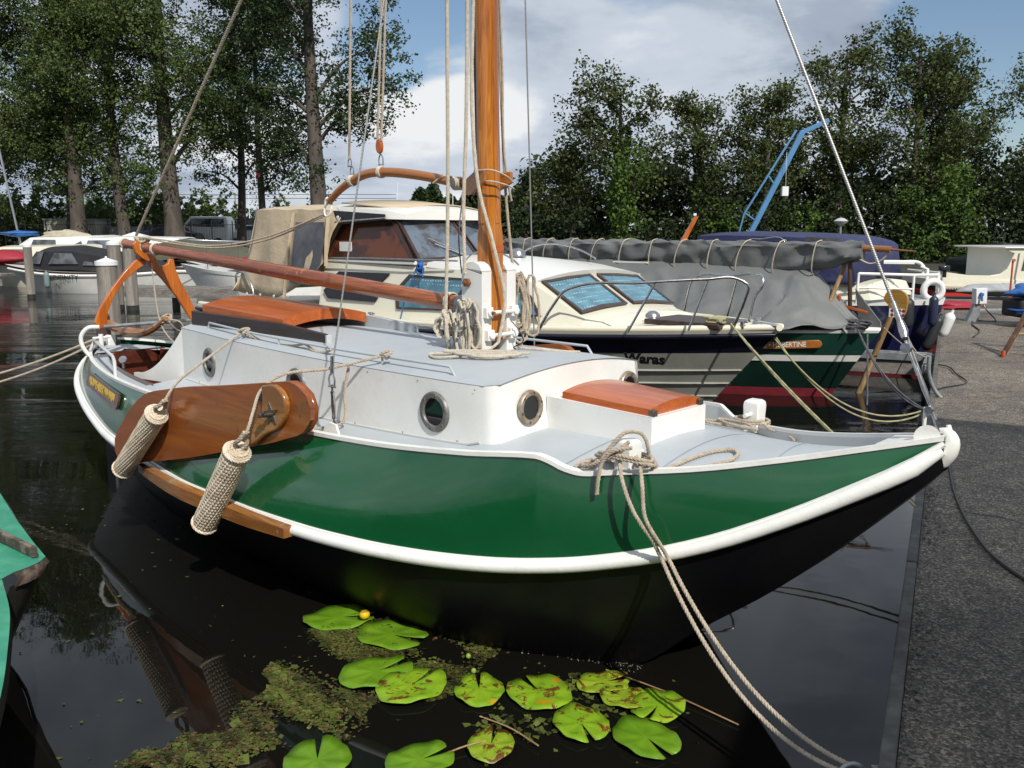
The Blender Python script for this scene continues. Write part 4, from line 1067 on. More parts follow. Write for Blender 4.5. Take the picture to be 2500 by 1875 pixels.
k = MB(); k.tube([(-.86, .05, 1.47), (-.82, .07, 1.42), (-.80, .08, 1.36), (-.84, .05, 1.33), (-.80, .02, 1.325)], .0035, 6, n=20)
single('thin_cable', k, blackp, 'thin black cable looping down from the mast heel to the cabin roof', 'cable', HF)
k = MB(); k.lathe([(.001, -.025), (.035, -.025), (.045, 0), (.035, .025), (.001, .025)], (-1.22, .08, 1.33), 16, Matrix.Rotation(R(80), 3, 'X')); k.tube([(-1.22, .05, 1.38), (-1.22, -.02, 1.46)], .008, 6)
single('pulley_block', k, mahog, 'varnished wooden pulley block hanging behind the rope coil under the boom', 'pulley', HF)
# fender ropes and woven fenders
def knot(p, r, seed=1):
    g = np.random.default_rng(seed); p = np.array(p)
    return [tuple(p + r * np.array([math.cos(a) * (1 + .2 * math.sin(3 * a)), .6 * math.sin(2 * a), .7 * math.sin(a + .5)])) for a in np.linspace(0, 10, 26)]
rope_thing('fender_rope', [[(-2.68, -.50, 1.305), (-2.68, -.60, 1.245), (-2.63, -.84, 1.13), (-2.46, -1.05, 1.075), (-2.36, -1.16, 1.022), (-2.372, -1.17, .998)], knot((-2.66, -.48, 1.315), .032),
    [(-2.62, -.48, 1.31), (-2.50, -.47, 1.275), (-2.25, -.49, 1.27), (-2.05, -.50, 1.285), (-1.98, -.50, 1.30), (-1.85, -.52, 1.272), (-1.72, -.53, 1.28), (-1.66, -.54, 1.30)]], .0085, rope_m,
    'pale rope knotted to the roof rail and holding the left fender', 'rope', group='fender ropes')
rope_thing('fender_rope', [[(-1.20, -.55, 1.31), (-1.36, -.77, 1.252), (-1.52, -1.0, 1.205), (-1.545, -1.06, 1.15), (-1.52, -1.12, 1.06), (-1.478, -1.18, .985), (-1.49, -1.19, .955)], knot((-1.18, -.545, 1.315), .028, 3),
    [(-1.34, -.66, 1.27), (-1.36, -.68, 1.12), (-1.36, -.70, .96), (-1.44, -.78, .93), (-1.52, -.84, .93)]], .0085, rope_m,
    'pale rope tied to the roof rail and holding the fender nearest the camera', 'rope', group='fender ropes')
def woven_fender(a, b, r, label, seed):
    g = np.random.default_rng(seed); a, b = Vector(a), Vector(b); ax = (b - a); L_ = ax.length; ax.normalize()
    M = ax.to_track_quat('Z', 'Y').to_matrix(); T = thing('rope_fender', label, 'fender', HF, tuple(b), 'woven rope fenders')
    core = MB(); core.lathe([(.001, .0), (r * .9, .01), (r * .93, L_ * .5), (r * .9, L_ - .01), (.001, L_)], a, 20, M); part('core', core, fendm, T, 60)
    wv = MB(); nc = 12; nr = int(L_ / (r * .36)); dz = L_ / nr
    for j in range(nr):
        for i in range(nc):
            for sg in (-1, 1):
                an = 2 * math.pi * (i + (.25 if sg > 0 else -.25)) / nc + j * .06; h0 = (j + .5) * dz
                tan_ = sg * .30; ln = dz * .62; pts = []
                for t in (-1, -.4, .4, 1):
                    aa = an + tan_ * t * .22 * 3.2 / 3; hh = h0 + t * ln
                    rr = r * (1.0 - .10 * t * t) * (.93 if 1 < j < nr - 2 else .90) * (1 + g.normal(0, .006))
                    pts.append(a + M @ Vector((rr * math.cos(aa), rr * math.sin(aa), min(max(hh, .002), L_ - .002))))
                wv.tube([tuple(p) for p in pts], [r * .07, r * .125, r * .125, r * .07], 5, caps=False)
    for h, rr in ((.004, .86), (.012, .98), (L_ - .004, .86), (L_ - .012, .97)):
        wv.rope([tuple(a + M @ Vector((r * rr * math.cos(q_), r * rr * math.sin(q_), h))) for q_ in np.linspace(0, 6.3, 24)], r * .14, r * .7, seg=5)
    wv.rope([tuple(b + M @ Vector((r * .25 * math.cos(q_), r * .25 * math.sin(q_), .012))) for q_ in np.linspace(0, 9, 20)], r * .22, r * .7, seg=5)
    for rr in (.72, .45, .2):
        wv.rope([tuple(a + M @ Vector((r * rr * math.cos(q_), r * rr * math.sin(q_), -.004 - .01 * (1 - rr)))) for q_ in np.linspace(0, 6.3, 16)], r * .16, r * .7, seg=5)
    part('weave', wv, fendm, T, 60, kind='stuff')
    ey = MB()
    for s_ in (-1, 1): ey.rope([tuple(a + M @ Vector((s_ * .004, s_ * .004, 0))), tuple(a + M @ Vector((s_ * r * .35, s_ * r * .2, -.05))), tuple(a + M @ Vector((s_ * r * .34, 0, -.08))), tuple(a + M @ Vector((s_ * r * .10, 0, -.14)))], .0125, .05, strands=3, seg=5)
    part('eye_splice', ey, rope_m, T, 60)
    return T
woven_fender((-2.46, -1.17, .925), (-2.975, -1.17, .50), .061, 'woven rope fender hanging over the leeboard, the one further left', 4)
woven_fender((-1.565, -1.19, .865), (-1.965, -1.185, .385), .066, 'woven rope fender hanging below the leeboard tip, nearest the camera', 9)

# ================================================================ other boats moored along the quay
def frame_at(x, y, deg=-43): return ((x, y), R(deg))
def hull_rows(L_, B, zlow, zsh, rake, f0, f1, n=7, bowp=2.2, bowlen=.55, sternw=.86, flare=.22, ns=44, tuck=0.0, xoff=0.0):
    """both sides, f=0 at zlow, f=1 at the sheer; zsh(t) with t along the boat 0 bow..1 stern"""
    out_ = []
    for sg in (-1, 1):
        rows = []
        for f in np.linspace(f0, f1, n):
            r_ = []
            x0 = -rake * (1 - f)
            for t in np.linspace(0, 1, ns) ** 1.35:
                tb = min(t / bowlen, 1); w_ = (1 - (1 - tb) ** bowp)
                w_ *= 1 - flare * (1 - f) * (1 - .75 * tb)
                if t > bowlen: w_ *= 1 - (1 - sternw) * ((t - bowlen) / (1 - bowlen)) ** 2
                w_ *= 1 - tuck * (1 - f) ** 1.5
                r_.append((x0 - t * (L_ + x0) + xoff, sg * B / 2 * w_, zlow + f * (zsh(t) - zlow)))
            rows.append(r_)
        out_.append(rows)
    return out_
def hull_part(parent, name, m, spec, f0, f1, smooth=40, n=7, stern=True):
    k = MB(); S = hull_rows(f0=f0, f1=f1, n=n, **spec)
    for rows in S: k.grid(rows)
    if stern: k.grid([[r[-1] for r in S[0]], [r[-1] for r in S[1]]])
    return part(name, k, m, parent, smooth)
def edge_at(spec, f, dv=0.0, dz=0.0, sg=-1):
    S = hull_rows(f0=f, f1=f, n=1, **spec)[0 if sg < 0 else 1][0]
    return [(a, b + sg * dv, c + dz) for a, b, c in S]
def tube_part(parent, name, pts, r, m, seg=8, n=None):
    k = MB(); k.tube(pts, r, seg, n); return part(name, k, m, parent, 50)
def poly_part(parent, name, m, pts, th=.01, nrm=None, bev=0):
    k = MB(); p = [Vector(q) for q in pts]
    nn = Vector(nrm) if nrm else (p[1] - p[0]).cross(p[2] - p[0]).normalized()
    k.prism(pts, nn * th); return part(name, k, m, parent, 0, bev=bev)
def framed_window(parent, pts, fm, gm, wd=.03, nrm=(0, -1, 0), name='window'):
    P = [Vector(q) for q in pts]; c = sum(P, Vector()) / len(P); nn = Vector(nrm).normalized()
    k = MB(); inner = [p + (c - p).normalized() * wd * 1.5 for p in P]; n_ = len(P)
    f_ = [p + nn * .014 for p in P]; g_ = [p + nn * .014 for p in inner]
    k.add([tuple(p) for p in P + f_ + g_ + [p for p in inner]], [(i, (i + 1) % n_, n_ + (i + 1) % n_, n_ + i) for i in range(n_)] + [(n_ + i, n_ + (i + 1) % n_, 2 * n_ + (i + 1) % n_, 2 * n_ + i) for i in range(n_)] + [(2 * n_ + i, 2 * n_ + (i + 1) % n_, 3 * n_ + (i + 1) % n_, 3 * n_ + i) for i in range(n_)])
    fr = part(name, k, fm, parent, 0)
    k = MB(); k.add([tuple(p + nn * .006) for p in inner], [tuple(range(n_))]); part('pane', k, gm, fr, 0)
    return fr
# ---- motor cruiser
CF = frame_at(2.25, 7.5)
cr = thing('motor_cruiser', 'cream cabin cruiser with a navy stripe, tan canopy and blue dotted curtains', 'motor boat', CF, (-4, 0, 0))
csh = lambda t: 1.13 - .30 * t + .14 * t * t
CS = dict(L_=7.75, B=2.45, zlow=-.15, zsh=csh, rake=1.15, bowlen=.42, bowp=2.3, sternw=.90, flare=.45)
hull_part(cr, 'lower_hull', lowhull, CS, 0, .83, 40)
hull_part(cr, 'navy_stripe', navy, CS, .8305, .955, 40, 3)
hull_part(cr, 'gunwale', cream, {**CS, 'B': 2.5}, .955, 1.0, 40, 3)
for i, f in enumerate((.70, .60, .50, .40, .30)):    # lapped planks of the moulded hull
    k = MB()
    for sg in (-1, 1):
        e_ = edge_at(CS, f, .004, 0, sg)[: 40]; k.grid([[(a, b, c + .006) for a, b, c in e_], [(a, b + sg * .014, c - .004) for a, b, c in e_], [(a, b, c - .012) for a, b, c in e_]])
    part('hull_strake', k, lowhull, cr, 30)
k = MB(); A, B_ = edge_at(CS, 1, 0, -.004, -1), edge_at(CS, 1, 0, -.004, 1)
k.grid([[(a[0], a[1] + (b[1] - a[1]) * t, a[2] + .05 * math.sin(math.pi * t)) for a, b in zip(A, B_)] for t in np.linspace(0, 1, 9)]); part('deck', k, cream, cr, 40)
k = MB()
for sg in (-1, 1): k.tube(edge_at({**CS, 'B': 2.5}, .957, .012, 0, sg), .022, 8)
part('rubbing_strip', k, navy, cr, 50)
k = MB()
for sg in (-1, 1): k.tube(edge_at(CS, 1, -.03, .012, sg), .03, 8)
part('toe_rail', k, cream, cr, 50)
# forward cabin: ring sections (u, half width bottom, z bottom, half width top, z top)
def cabin(parent, name, m, secs, cap=True, crown=.05, smooth=30):
    k = MB(); rows = []
    for u, wb, zb, wt, zt, ut in secs:
        rows.append([(u, -wb, zb), (ut, -wt, zt)] + [(ut, wt * t, zt + crown * (1 - t * t)) for t in np.linspace(-.92, .92, 9)] + [(ut, wt, zt), (u, wb, zb)])
    k.grid(rows)
    for r in (rows[0], rows[-1]): k.add(r, [tuple(range(len(r)))])
    return part(name, k, m, parent, smooth)
cabin(cr, 'fore_cabin', cream, [(-1.27, .78, 1.09, .70, 1.14, -1.35), (-1.47, .90, 1.07, .74, 1.165, -1.50), (-2.07, 1.03, 1.0, .86, 1.475, -2.04), (-2.6, 1.05, .97, .90, 1.56, -2.6), (-5.1, 1.08, .88, .94, 1.60, -5.1)])
cabin(cr, 'fore_cabin_roof', creamw, [(-2.02, .82, 1.465, .80, 1.495, -1.99), (-2.5, .88, 1.53, .86, 1.57, -2.5), (-3.4, .92, 1.575, .90, 1.62, -3.4)], crown=.07)
def yside(u, z):
    wb, zb, wt, zt = [float(np.interp(u, [-5.1, -2.6, -2.14], c)) for c in ([1.08, 1.05, 1.03], [.88, .97, 1.0], [.94, .90, .86], [1.60, 1.56, 1.50])]
    f = (z - zb) / (zt - zb); return -(wb + (wt - wb) * f + .012)
def front_pt(u, v):
    f = (u + 1.50) / (-2.04 + 1.50); zt = 1.165 + .31 * f; return (u, v, zt + .05 * (1 - (v / .8) ** 2) + .016)
def sw(pts): return [(u, float(yside(u, z)), z) for u, z in pts]
framed_window(cr, sw([(-3.80, 1.33), (-3.62, 1.495), (-2.72, 1.48), (-2.95, 1.165), (-3.74, 1.14)]), brownf, dots, .03, (0, -1, .25))
framed_window(cr, sw([(-2.50, 1.165), (-2.60, 1.47), (-2.16, 1.44), (-1.98, 1.36), (-1.80, 1.18)]), brownf, dots, .03, (0, -1, .25))
def fw(pts): return pts
for sg in (-1, 1): framed_window(cr, [front_pt(-2.0, sg * .76), front_pt(-2.0, sg * .40), front_pt(-2.0, sg * .05), front_pt(-1.54, sg * .05), front_pt(-1.54, sg * .40), front_pt(-1.54, sg * .74)][::(1 if sg < 0 else -1)], brownf, dots, .03, (.5, 0, .87))
poly_part(cr, 'vent_panel', blackp, sw([(-4.90, 1.40), (-4.78, 1.49), (-3.92, 1.495), (-4.10, 1.35)]), .02, (0, -1, .2), bev=.006)
poly_part(cr, 'vent_panel', blackp, sw([(-5.02, 1.27), (-4.90, 1.37), (-4.13, 1.325), (-4.06, 1.24), (-4.10, 1.19), (-4.92, 1.19)]), .02, (0, -1, .2), bev=.006)
# wheelhouse
WB, WT, WTT = 1.62, 2.06, 2.16
k = MB(); k.box((-4.35, -.14, 1.61), (1.6, 1.62, .04)); part('wheelhouse_base', k, creamw, cr, bev=.01)
tb = lambda u: u
SIDEW = lambda z: -(.95 - (z - 1.6) * .25)
def ww(pts): return [(u, SIDEW(z), z) for u, z in pts]
framed_window(cr, ww([(-5.08, 1.63), (-4.86, 2.00), (-3.96, 2.045), (-3.54, 1.63)]), brownf, winbrown, .035, (0, -1, .2))
framed_window(cr, [(-3.50, -.93, 1.63), (-3.93, -.85, 2.045), (-3.90, -.12, 2.08), (-3.46, -.12, 1.66)], brownf, winblue, .03, (.7, 0, .7))
framed_window(cr, [(-3.46, -.09, 1.66), (-3.90, -.09, 2.08), (-4.10, .55, 2.045), (-3.80, .62, 1.64)], brownf, winblue, .03, (.7, 0, .7))
k = MB(); k.prism([(-5.0, .64, 1.63), (-3.82, .64, 1.63), (-4.12, .58, 2.04), (-5.0, .58, 2.04)], (0, .02, 0)); part('far_wheelhouse_side', k, brownf, cr)
k = MB(); rows = []
for u, wl, wr_, zb, zt in ((-3.80, .84, .30, 2.05, 2.10), (-3.95, .92, .52, 2.055, 2.13), (-4.15, .95, .66, 2.06, 2.15), (-4.95, .96, .80, 2.09, 2.20)):
    m0 = (wr_ - wl) / 2; hw_ = (wl + wr_) / 2; rows.append([(u, -wl, zb)] + [(u, m0 + hw_ * t, zt + .07 * (1 - t * t)) for t in np.linspace(-.98, .98, 11)] + [(u, wr_, zb)])
k.grid(rows)
for r in (rows[0], rows[-1]): k.add(r, [tuple(range(len(r)))])
part('wheelhouse_roof', k, creamw, cr, 30)
poly_part(cr, 'roof_side_panel', blackp, [(-4.86, -.965, 2.155), (-3.98, -.957, 2.105), (-3.98, -.957, 2.07), (-4.80, -.965, 2.035)], .008, (0, -1, 0))
tube_part(cr, 'roof_side_bar', [(-4.82, -.98, 2.03), (-3.96, -.975, 2.065)], .012, steel)
k = MB(); rows = []
for u, hw, z in ((-3.98, .52, 2.215), (-4.25, .68, 2.235), (-4.75, .82, 2.28)):
    rows.append([(u, -.12 + hw * t, z - .045 * t * t) for t in np.linspace(-1, 1, 11)])
k.grid(rows); part('roof_cover', k, tan, cr, 40, solid=.012)
# canopy over the cockpit
k = MB(); rows = []
cps = [(-4.72, .95, 2.215), (-5.0, .985, 2.235), (-5.4, .99, 2.24), (-6.0, .98, 2.25), (-6.42, .96, 2.25)]
for i, (u, hw, z) in enumerate(cps):
    lowu = -5.0 - (i / 4) * 1.72; lowz = [1.52, 1.30, 1.14, 1.15, 1.19][i]
    r_ = []
    for sgn in (-1,):
        for t in np.linspace(0, 1, 9): r_.append((lowu + (u - lowu) * t ** .8 + (.02 * math.sin(t * 9 + i) if 0 < t < 1 else 0), -1.10 + (1.10 - hw) * t + .02 * math.sin(i * 2.3 + t * 7), lowz + (z - .07 - lowz) * t))
        for t in np.linspace(-.9, .9, 9): r_.append((u, hw * t, z - .06 * t * t))
        for t in np.linspace(1, 0, 9): r_.append((lowu + (u - lowu) * t ** .8, 1.10 - (1.10 - hw) * t, lowz + (z - .07 - lowz) * t))
    rows.append(r_)
R2 = []
for a, b in zip(rows[:-1], rows[1:]):
    for s_ in np.linspace(0, 1, 6)[:-1]:
        R2.append([tuple(np.array(p) * (1 - s_) + np.array(q_) * s_ + np.array([0, .012 * math.sin(s_ * 6.28), .006 * math.sin(s_ * 6.28 + 1)])) for p, q_ in zip(a, b)])
R2.append(rows[-1]); k.grid(R2)
back = rows[-1]; k.grid([back, [(-6.78 + .0 * i, p[1] * 1.05, 1.19) for i, p in enumerate(back)]])
cn = part('canopy', k, tan, cr, 50, solid=.008)
yc = lambda z: -1.10 + (1.10 - .99) * (z - 1.15) / 1.05 - .025
poly_part(cn, 'canopy_window', plastic_win, [(-4.95, yc(2.03), 2.03), (-5.50, yc(2.03), 2.03), (-5.57, yc(1.35), 1.35), (-5.16, yc(1.33), 1.33), (-5.0, yc(1.5), 1.5), (-4.93, yc(1.8), 1.8)], .004, (0, -1, 0), bev=.0)
for a, b in (((-5.56, yc(2.14), 2.14), (-5.67, yc(1.18), 1.16)), ((-4.88, yc(2.14), 2.14), (-4.88, yc(1.55), 1.55))):
    k = MB(); k.tube([a, tuple((np.array(a) + np.array(b)) / 2 + np.array([0, -.012, 0])), b], .022, 6, n=10); part('canopy_seam', k, tan, cn, 50)
k = MB()
for u, z in ((-4.72, 2.17), (-4.74, 2.08), (-5.6, 1.17), (-5.9, 1.17), (-6.2, 1.17), (-6.5, 1.17)): k.disc((u, -1.11 if z < 1.7 else -1.0, z), (0, -1, 0), .018, 8, .01)
part('canopy_fastener', k, whitep, cn, kind='stuff')
# pulpit and side rails
tube_part(cr, 'pulpit_rail', [(-1.72, -1.10, 1.10), (-1.60, -1.06, 1.30), (-1.50, -1.02, 1.43), (-1.40, -.98, 1.47), (-.9, -.80, 1.51), (-.45, -.48, 1.545), (-.25, -.32, 1.55), (-.17, -.28, 1.50), (-.20, -.27, 1.38), (-.30, -.26, 1.14)], .013, steel, 10, 60)
tube_part(cr, 'pulpit_rail', [(-1.62, 1.06, 1.10), (-1.50, 1.0, 1.43), (-.9, .80, 1.51), (-.50, .40, 1.55), (-.36, .32, 1.54), (-.34, .30, 1.48), (-.40, .29, 1.38), (-.45, .28, 1.14)], .013, steel, 10, 60)
for a, b in (((-.95, -.86, 1.10), (-.78, -.72, 1.515)), ((-.55, -.56, 1.12), (-.44, -.46, 1.54)), ((-1.0, .86, 1.10), (-.85, .76, 1.51))): tube_part(cr, 'pulpit_stanchion', [a, b], .010, steel)
tube_part(cr, 'roof_handrail', [(-2.3, -.74, 1.62), (-2.36, -.74, 1.66), (-2.9, -.80, 1.69), (-2.95, -.80, 1.65)], .009, steel, 8, 16)
tube_part(cr, 'roof_handrail', [(-2.2, .30, 1.66), (-2.3, .32, 1.70), (-3.2, .34, 1.72), (-3.3, .34, 1.66)], .009, steel, 8, 16)
tube_part(cr, 'side_rail', [(-5.0, -1.02, 1.64), (-4.2, -1.01, 1.65), (-3.6, -1.0, 1.65), (-2.9, -.96, 1.65)], .009, steel)
tube_part(cr, 'stern_rail', [(-6.9, -1.0, .95), (-6.92, -1.0, 1.38), (-6.75, -1.06, 1.42), (-6.45, -1.14, 1.40), (-6.35, -1.14, 1.30), (-6.25, -1.15, .98)], .013, steel, 10, 30)
k = MB(); k.box((-7.2, 0, .92), (.9, 2.0, .16)); part('stern_platform', k, creamw, cr, bev=.05)
k = MB()
for p_, q_ in (((-3.66, -.66, 1.86), (-3.46, -.35, 1.70)), ((-3.62, -.60, 1.80), (-3.46, -.36, 1.69)), ((-3.47, -.36, 1.70), (-3.42, -.30, 1.68))): k.tube([p_, q_], .008, 6)
k.disc((-3.43, -.32, 1.68), (.5, -1, .3), .03, 12, .01); part('windscreen_wiper', k, steel, cr)
k = MB(); k.box((-.75, -.10, 1.145), (.75, .55, .05)); ht = part('foredeck_hatch', k, brownf, cr, bev=.01)
k = MB(); k.lathe([(.07, 0), (.065, .03), (.035, .055), (.001, .062)], (-1.15, -.20, 1.165), 18); part('deck_ventilator', k, steel, cr, 50)
k = MB(); k.lathe([(.09, 0), (.085, .05), (.05, .08), (.001, .09)], (-2.95, -.05, 1.67), 18); part('horn_light', k, steel, cr, 50)
k = MB()
for (u, v) in ((-.25, -.20), (-.30, .12), (-4.05, -1.12)): k.tube([(u - .05, v, csh(-u / 7.7) + .07), (u + .05, v, csh(-u / 7.7) + .07)], .012, 8); k.box((u, v, csh(-u / 7.7) + .04), (.03, .03, .06))
k.tube([(-.02, -.02, 1.15), (-.22, -.08, 1.17)], .022, 8)
part('mooring_cleat', k, steel, cr, bev=.003)
k = MB(); k.box((-4.72, -.925, 1.74), (.22, .006, .15)); part('paper_notice', k, whitep, cr)
rn = Vector((.32, -.90, -.32)).normalized()
text_mesh('Waras', .128, plane_matrix((-.745, -.915, .898), (.93, .36, .0), (.25, -.35, 1)), blackl, cr, shear=.18, bold=.006, width=1.0)
# blue cord tied on the rail
k = MB(); 
for i in range(6): k.tube([(-3.38 + .03 * math.cos(a + i), -1.02 + .02 * math.sin(a), 1.60 + .04 * math.sin(a + i) - .01 * i) for a in np.linspace(0, 6.28, 9)], .011, 5)
k.tube([(-3.42, -1.03, 1.58), (-3.55, -1.06, 1.3), (-3.62, -1.12, .95)], .006, 5); k.tube([(-3.33, -1.03, 1.6), (-3.32, -1.04, 1.48)], .008, 5)
part('blue_lashing', k, brightblue, cr)
k = MB(); k.tube([(-.30, -.22, 1.2), (-.1, -.3, 1.12)], .01, 6)
def W2(fr, p):
    v = world_of(fr, p); return (v.x, v.y, v.z)
QT = lambda t, n_=.03, z=.36: quay_pt(t, n_, z)
WF = ((0, 0), 0.0)
rope_thing('mooring_rope', [sagline(W2(CF, (-.35, -.22, 1.17)), QT(5.55), .06), sagline(W2(CF, (-.33, -.25, 1.17)), QT(5.65), .09)], .0085, rope_y, 'doubled yellowish rope slanting from the cruiser bow down behind the green bow', 'mooring rope', WF, .04, 'mooring ropes', step=.012)
rope_thing('mooring_rope', [sagline(W2(CF, (-.10, .02, 1.08)), QT(8.9, -.05, .32), .28), sagline(W2(CF, (-.10, .06, 1.08)), QT(8.9, -.03, .30), .33)], .0085, rope_y, 'doubled yellowish rope sagging from the cruiser stem past the brown-booted green bow', 'mooring rope', WF, .04, 'mooring ropes', step=.012)
k = MB()
for i in range(5): k.tube([(-.45 + .09 * math.cos(a + i) , -.30 + .06 * math.sin(a), 1.18 + .01 * i) for a in np.linspace(0, 6.28, 14)], .010, 6)
single('rope_coil', k, rope_y, 'small rope coil lying on the bow deck of the cream cruiser', 'coiled rope', CF)
# ---- covered green boat with the tarpaulin
HBF = frame_at(4.15, 10.1)
hb = thing('covered_boat', 'dark green boat under a grey tarpaulin, with a red waterline and a wooden name board', 'boat', HBF, (-3, 0, 0))
hsh = lambda t: .83 - .10 * t
HS = dict(L_=7.4, B=2.5, zlow=-.12, zsh=hsh, rake=.62, bowlen=.38, bowp=2.0, sternw=.85, flare=.25)
hull_part(hb, 'antifouling', redanti, HS, 0, .24, 40, 4)
hull_part(hb, 'lower_hull', mat('black_green_hull', (.005, .020, .015), .2, (.007, .028, .020), 2, coat=.3), HS, .2405, .60, 40, 4)
hull_part(hb, 'white_band', rubwhite, {**HS, 'B': 2.54}, .60, .68, 40, 3)
hull_part(hb, 'upper_hull', hubgreen, HS, .6805, .965, 40, 4)
hull_part(hb, 'cap_rail', white, {**HS, 'B': 2.55}, .965, 1.0, 40, 3)
k = MB(); A, B_ = edge_at(HS, 1), edge_at(HS, 1, 0, 0, 1)
k.grid([[(a[0], a[1] + (b[1] - a[1]) * t, a[2] + .03 * math.sin(math.pi * t)) for a, b in zip(A, B_)] for t in np.linspace(0, 1, 7)]); part('deck', k, white, hb, 40)
# grey tarpaulin tent: ridge under the boom down to the gunwales
k = MB(); rows = []
def tent(u):
    zr = float(np.interp(u, [-7.0, -3.2, -1.5, -.85, -.55, -.42, -.3], [1.58, 1.56, 1.53, 1.47, 1.20, 1.07, .93])); hw = float(np.interp(u, [-7, -2.2, -1.2, -.7, -.3], [1.22, 1.20, 1.02, .75, .30])); return zr, hw
g_ = np.random.default_rng(21)
ph = g_.uniform(0, 6.28, 8)
for u in np.linspace(-.30, -7.0, 150):
    zr, hw = tent(u); r_ = []
    for t in np.linspace(-1, 1, 61):
        a = abs(t); z = zr - (zr - hsh(-u / 7.4) - .02) * (a ** 1.15)
        fold = .020 * math.sin(u * 7 + ph[0] + t * 3) * a + .028 * math.sin(u * 3.1 - t * 5 + ph[1]) * a * (1 - a * .5) + .014 * math.sin(u * 17 + 6 * t + ph[2]) * (a > .2)
        crs = lambda x: (1 - abs(math.sin(x))) ** 3
        fold += .045 * crs(u * 1.6 + t * 1.9 + .6 * math.sin(u * 1.3)) * a + .040 * crs(u * 2.9 - t * 2.4 + .5) * a * (1 - a * .3) + .030 * crs(u * 5.1 + t * 4 + math.sin(t * 5)) * (a > .1)
        sag = -.10 * math.sin(math.pi * a) * (1 if u < -1 else .3)
        r_.append((u + .04 * math.sin(9 * t), hw * t * (1 + .04 * math.sin(u * 6 + ph[3])), z + fold + sag))
    rows.append(r_)
k.grid(rows); k.grid([rows[0], [(p[0] + .04, p[1], .80) for p in rows[0]]])
tp = single('tarpaulin', k, tarp, 'grey tarpaulin stretched like a tent over the green boat with the name board', 'tarpaulin', HBF, smooth=60, solid=.006)
# sail bundle on the boom
k = MB(); rows = []
for i, u in enumerate(np.linspace(-.25, -5.75, 240)):
    r_ = []; sag = float(np.interp(u, [-5.75, -4, -2.6, -1.6, -.9, -.25], [.17, .24, .29, .33, .29, .17]))
    gather = .018 * math.sin(u * 9.0) + .012 * math.sin(u * 23 + 1)
    for a in np.linspace(0, 2 * math.pi, 41)[:-1]:
        ca, sa = math.cos(a), math.sin(a)
        rz_ = .075 if sa > 0 else sag + .03 * math.sin(u * 2.3) + .015 * math.sin(u * 11 + 2)
        crs = lambda x: (1 - abs(math.sin(x))) ** 2.5
        wr = .030 * crs(u * 2.1 + a * 1.1 + 1.3 * math.sin(u * 1.1)) + .024 * crs(u * 3.3 - a * 1.4 + math.sin(u * 2.7) + 1) + (.030 * crs(u * 1.3 + a * 2.2 + 2) if sa < .2 else 0) - .022 + .012 * math.sin(u * 7 + math.sin(u * 2.2) * 2 + a * 2) + .009 * math.sin(u * 15 - a * 3 + 2 * math.sin(u * 1.7)) + .010 * abs(math.sin(a * 2.5 + u * 2.4 + .8 * math.sin(u * 3)))
        r_.append((u, ca * (.085 + wr + gather * .5), 1.735 + sa * (rz_ + wr)))
    rows.append(r_)
k.grid(rows, closeu=True); k.add(rows[0], [tuple(range(40))]); k.add(rows[-1], [tuple(range(40))])
part('sail_cover', k, tarp, hb, 70)
k = MB(); k.tube([(-5.9, 0, 1.74), (-.3, 0, 1.74), (.05, 0, 1.73)], .038, 12); k.tube([(.05, 0, 1.73), (.32, 0, 1.715)], [.014, .006], 8); part('boom', k, lightw, hb, 60)
for i, u in enumerate(np.linspace(-.75, -5.3, 11)):
    k = MB(); sg_ = -.06 - .10 * ((i * 37) % 5) / 5
    zb_ = 1.735 - float(np.interp(u, [-5.75, -4, -2.6, -1.6, -.9, -.25], [.17, .24, .29, .33, .29, .17])) - .03
    k.tube([(u, 0, 1.825), (u - .02, -.09, 1.80), (u + sg_ * .5, -.115, 1.72), (u + sg_, -.07, zb_), (u + sg_ * 1.1, 0, zb_ - .015), (u + sg_, .07, zb_), (u + .0, .10, 1.75), (u, 0, 1.825)], .008, 6, n=26)
    part('sail_tie', k, rope_m, hb, 60)
k = MB(); k.tube([(-.28, -.05, 1.62), (-.15, -.03, 1.57), (.0, 0, 1.66), (.02, 0, 1.72)], .012, 6, n=16); part('boom_rope', k, rope_m, hb, 60)
for p_, q_, mm, nm in (((-.47, .06, 1.57), (-.60, -.10, 1.02), stakew, 'crutch_leg'), ((-.40, .0, 1.57), (-.38, .05, .95), rustw, 'crutch_leg')):
    k = MB(); k.tube([p_, q_], .026, 8); part(nm, k, mm, hb, 50)
k = MB(); k.box((-.30, .02, 1.045), (.26, .03, .03), Matrix.Rotation(R(12), 3, 'Y')); k.box((-.50, .0, 1.12), (.03, .03, .16)); part('belaying_rack', k, mahog, hb, bev=.004)
k = MB(); k.box((-3.1, -.5, 1.53), (.55, .02, .02)); part('white_batten', k, white, hb)
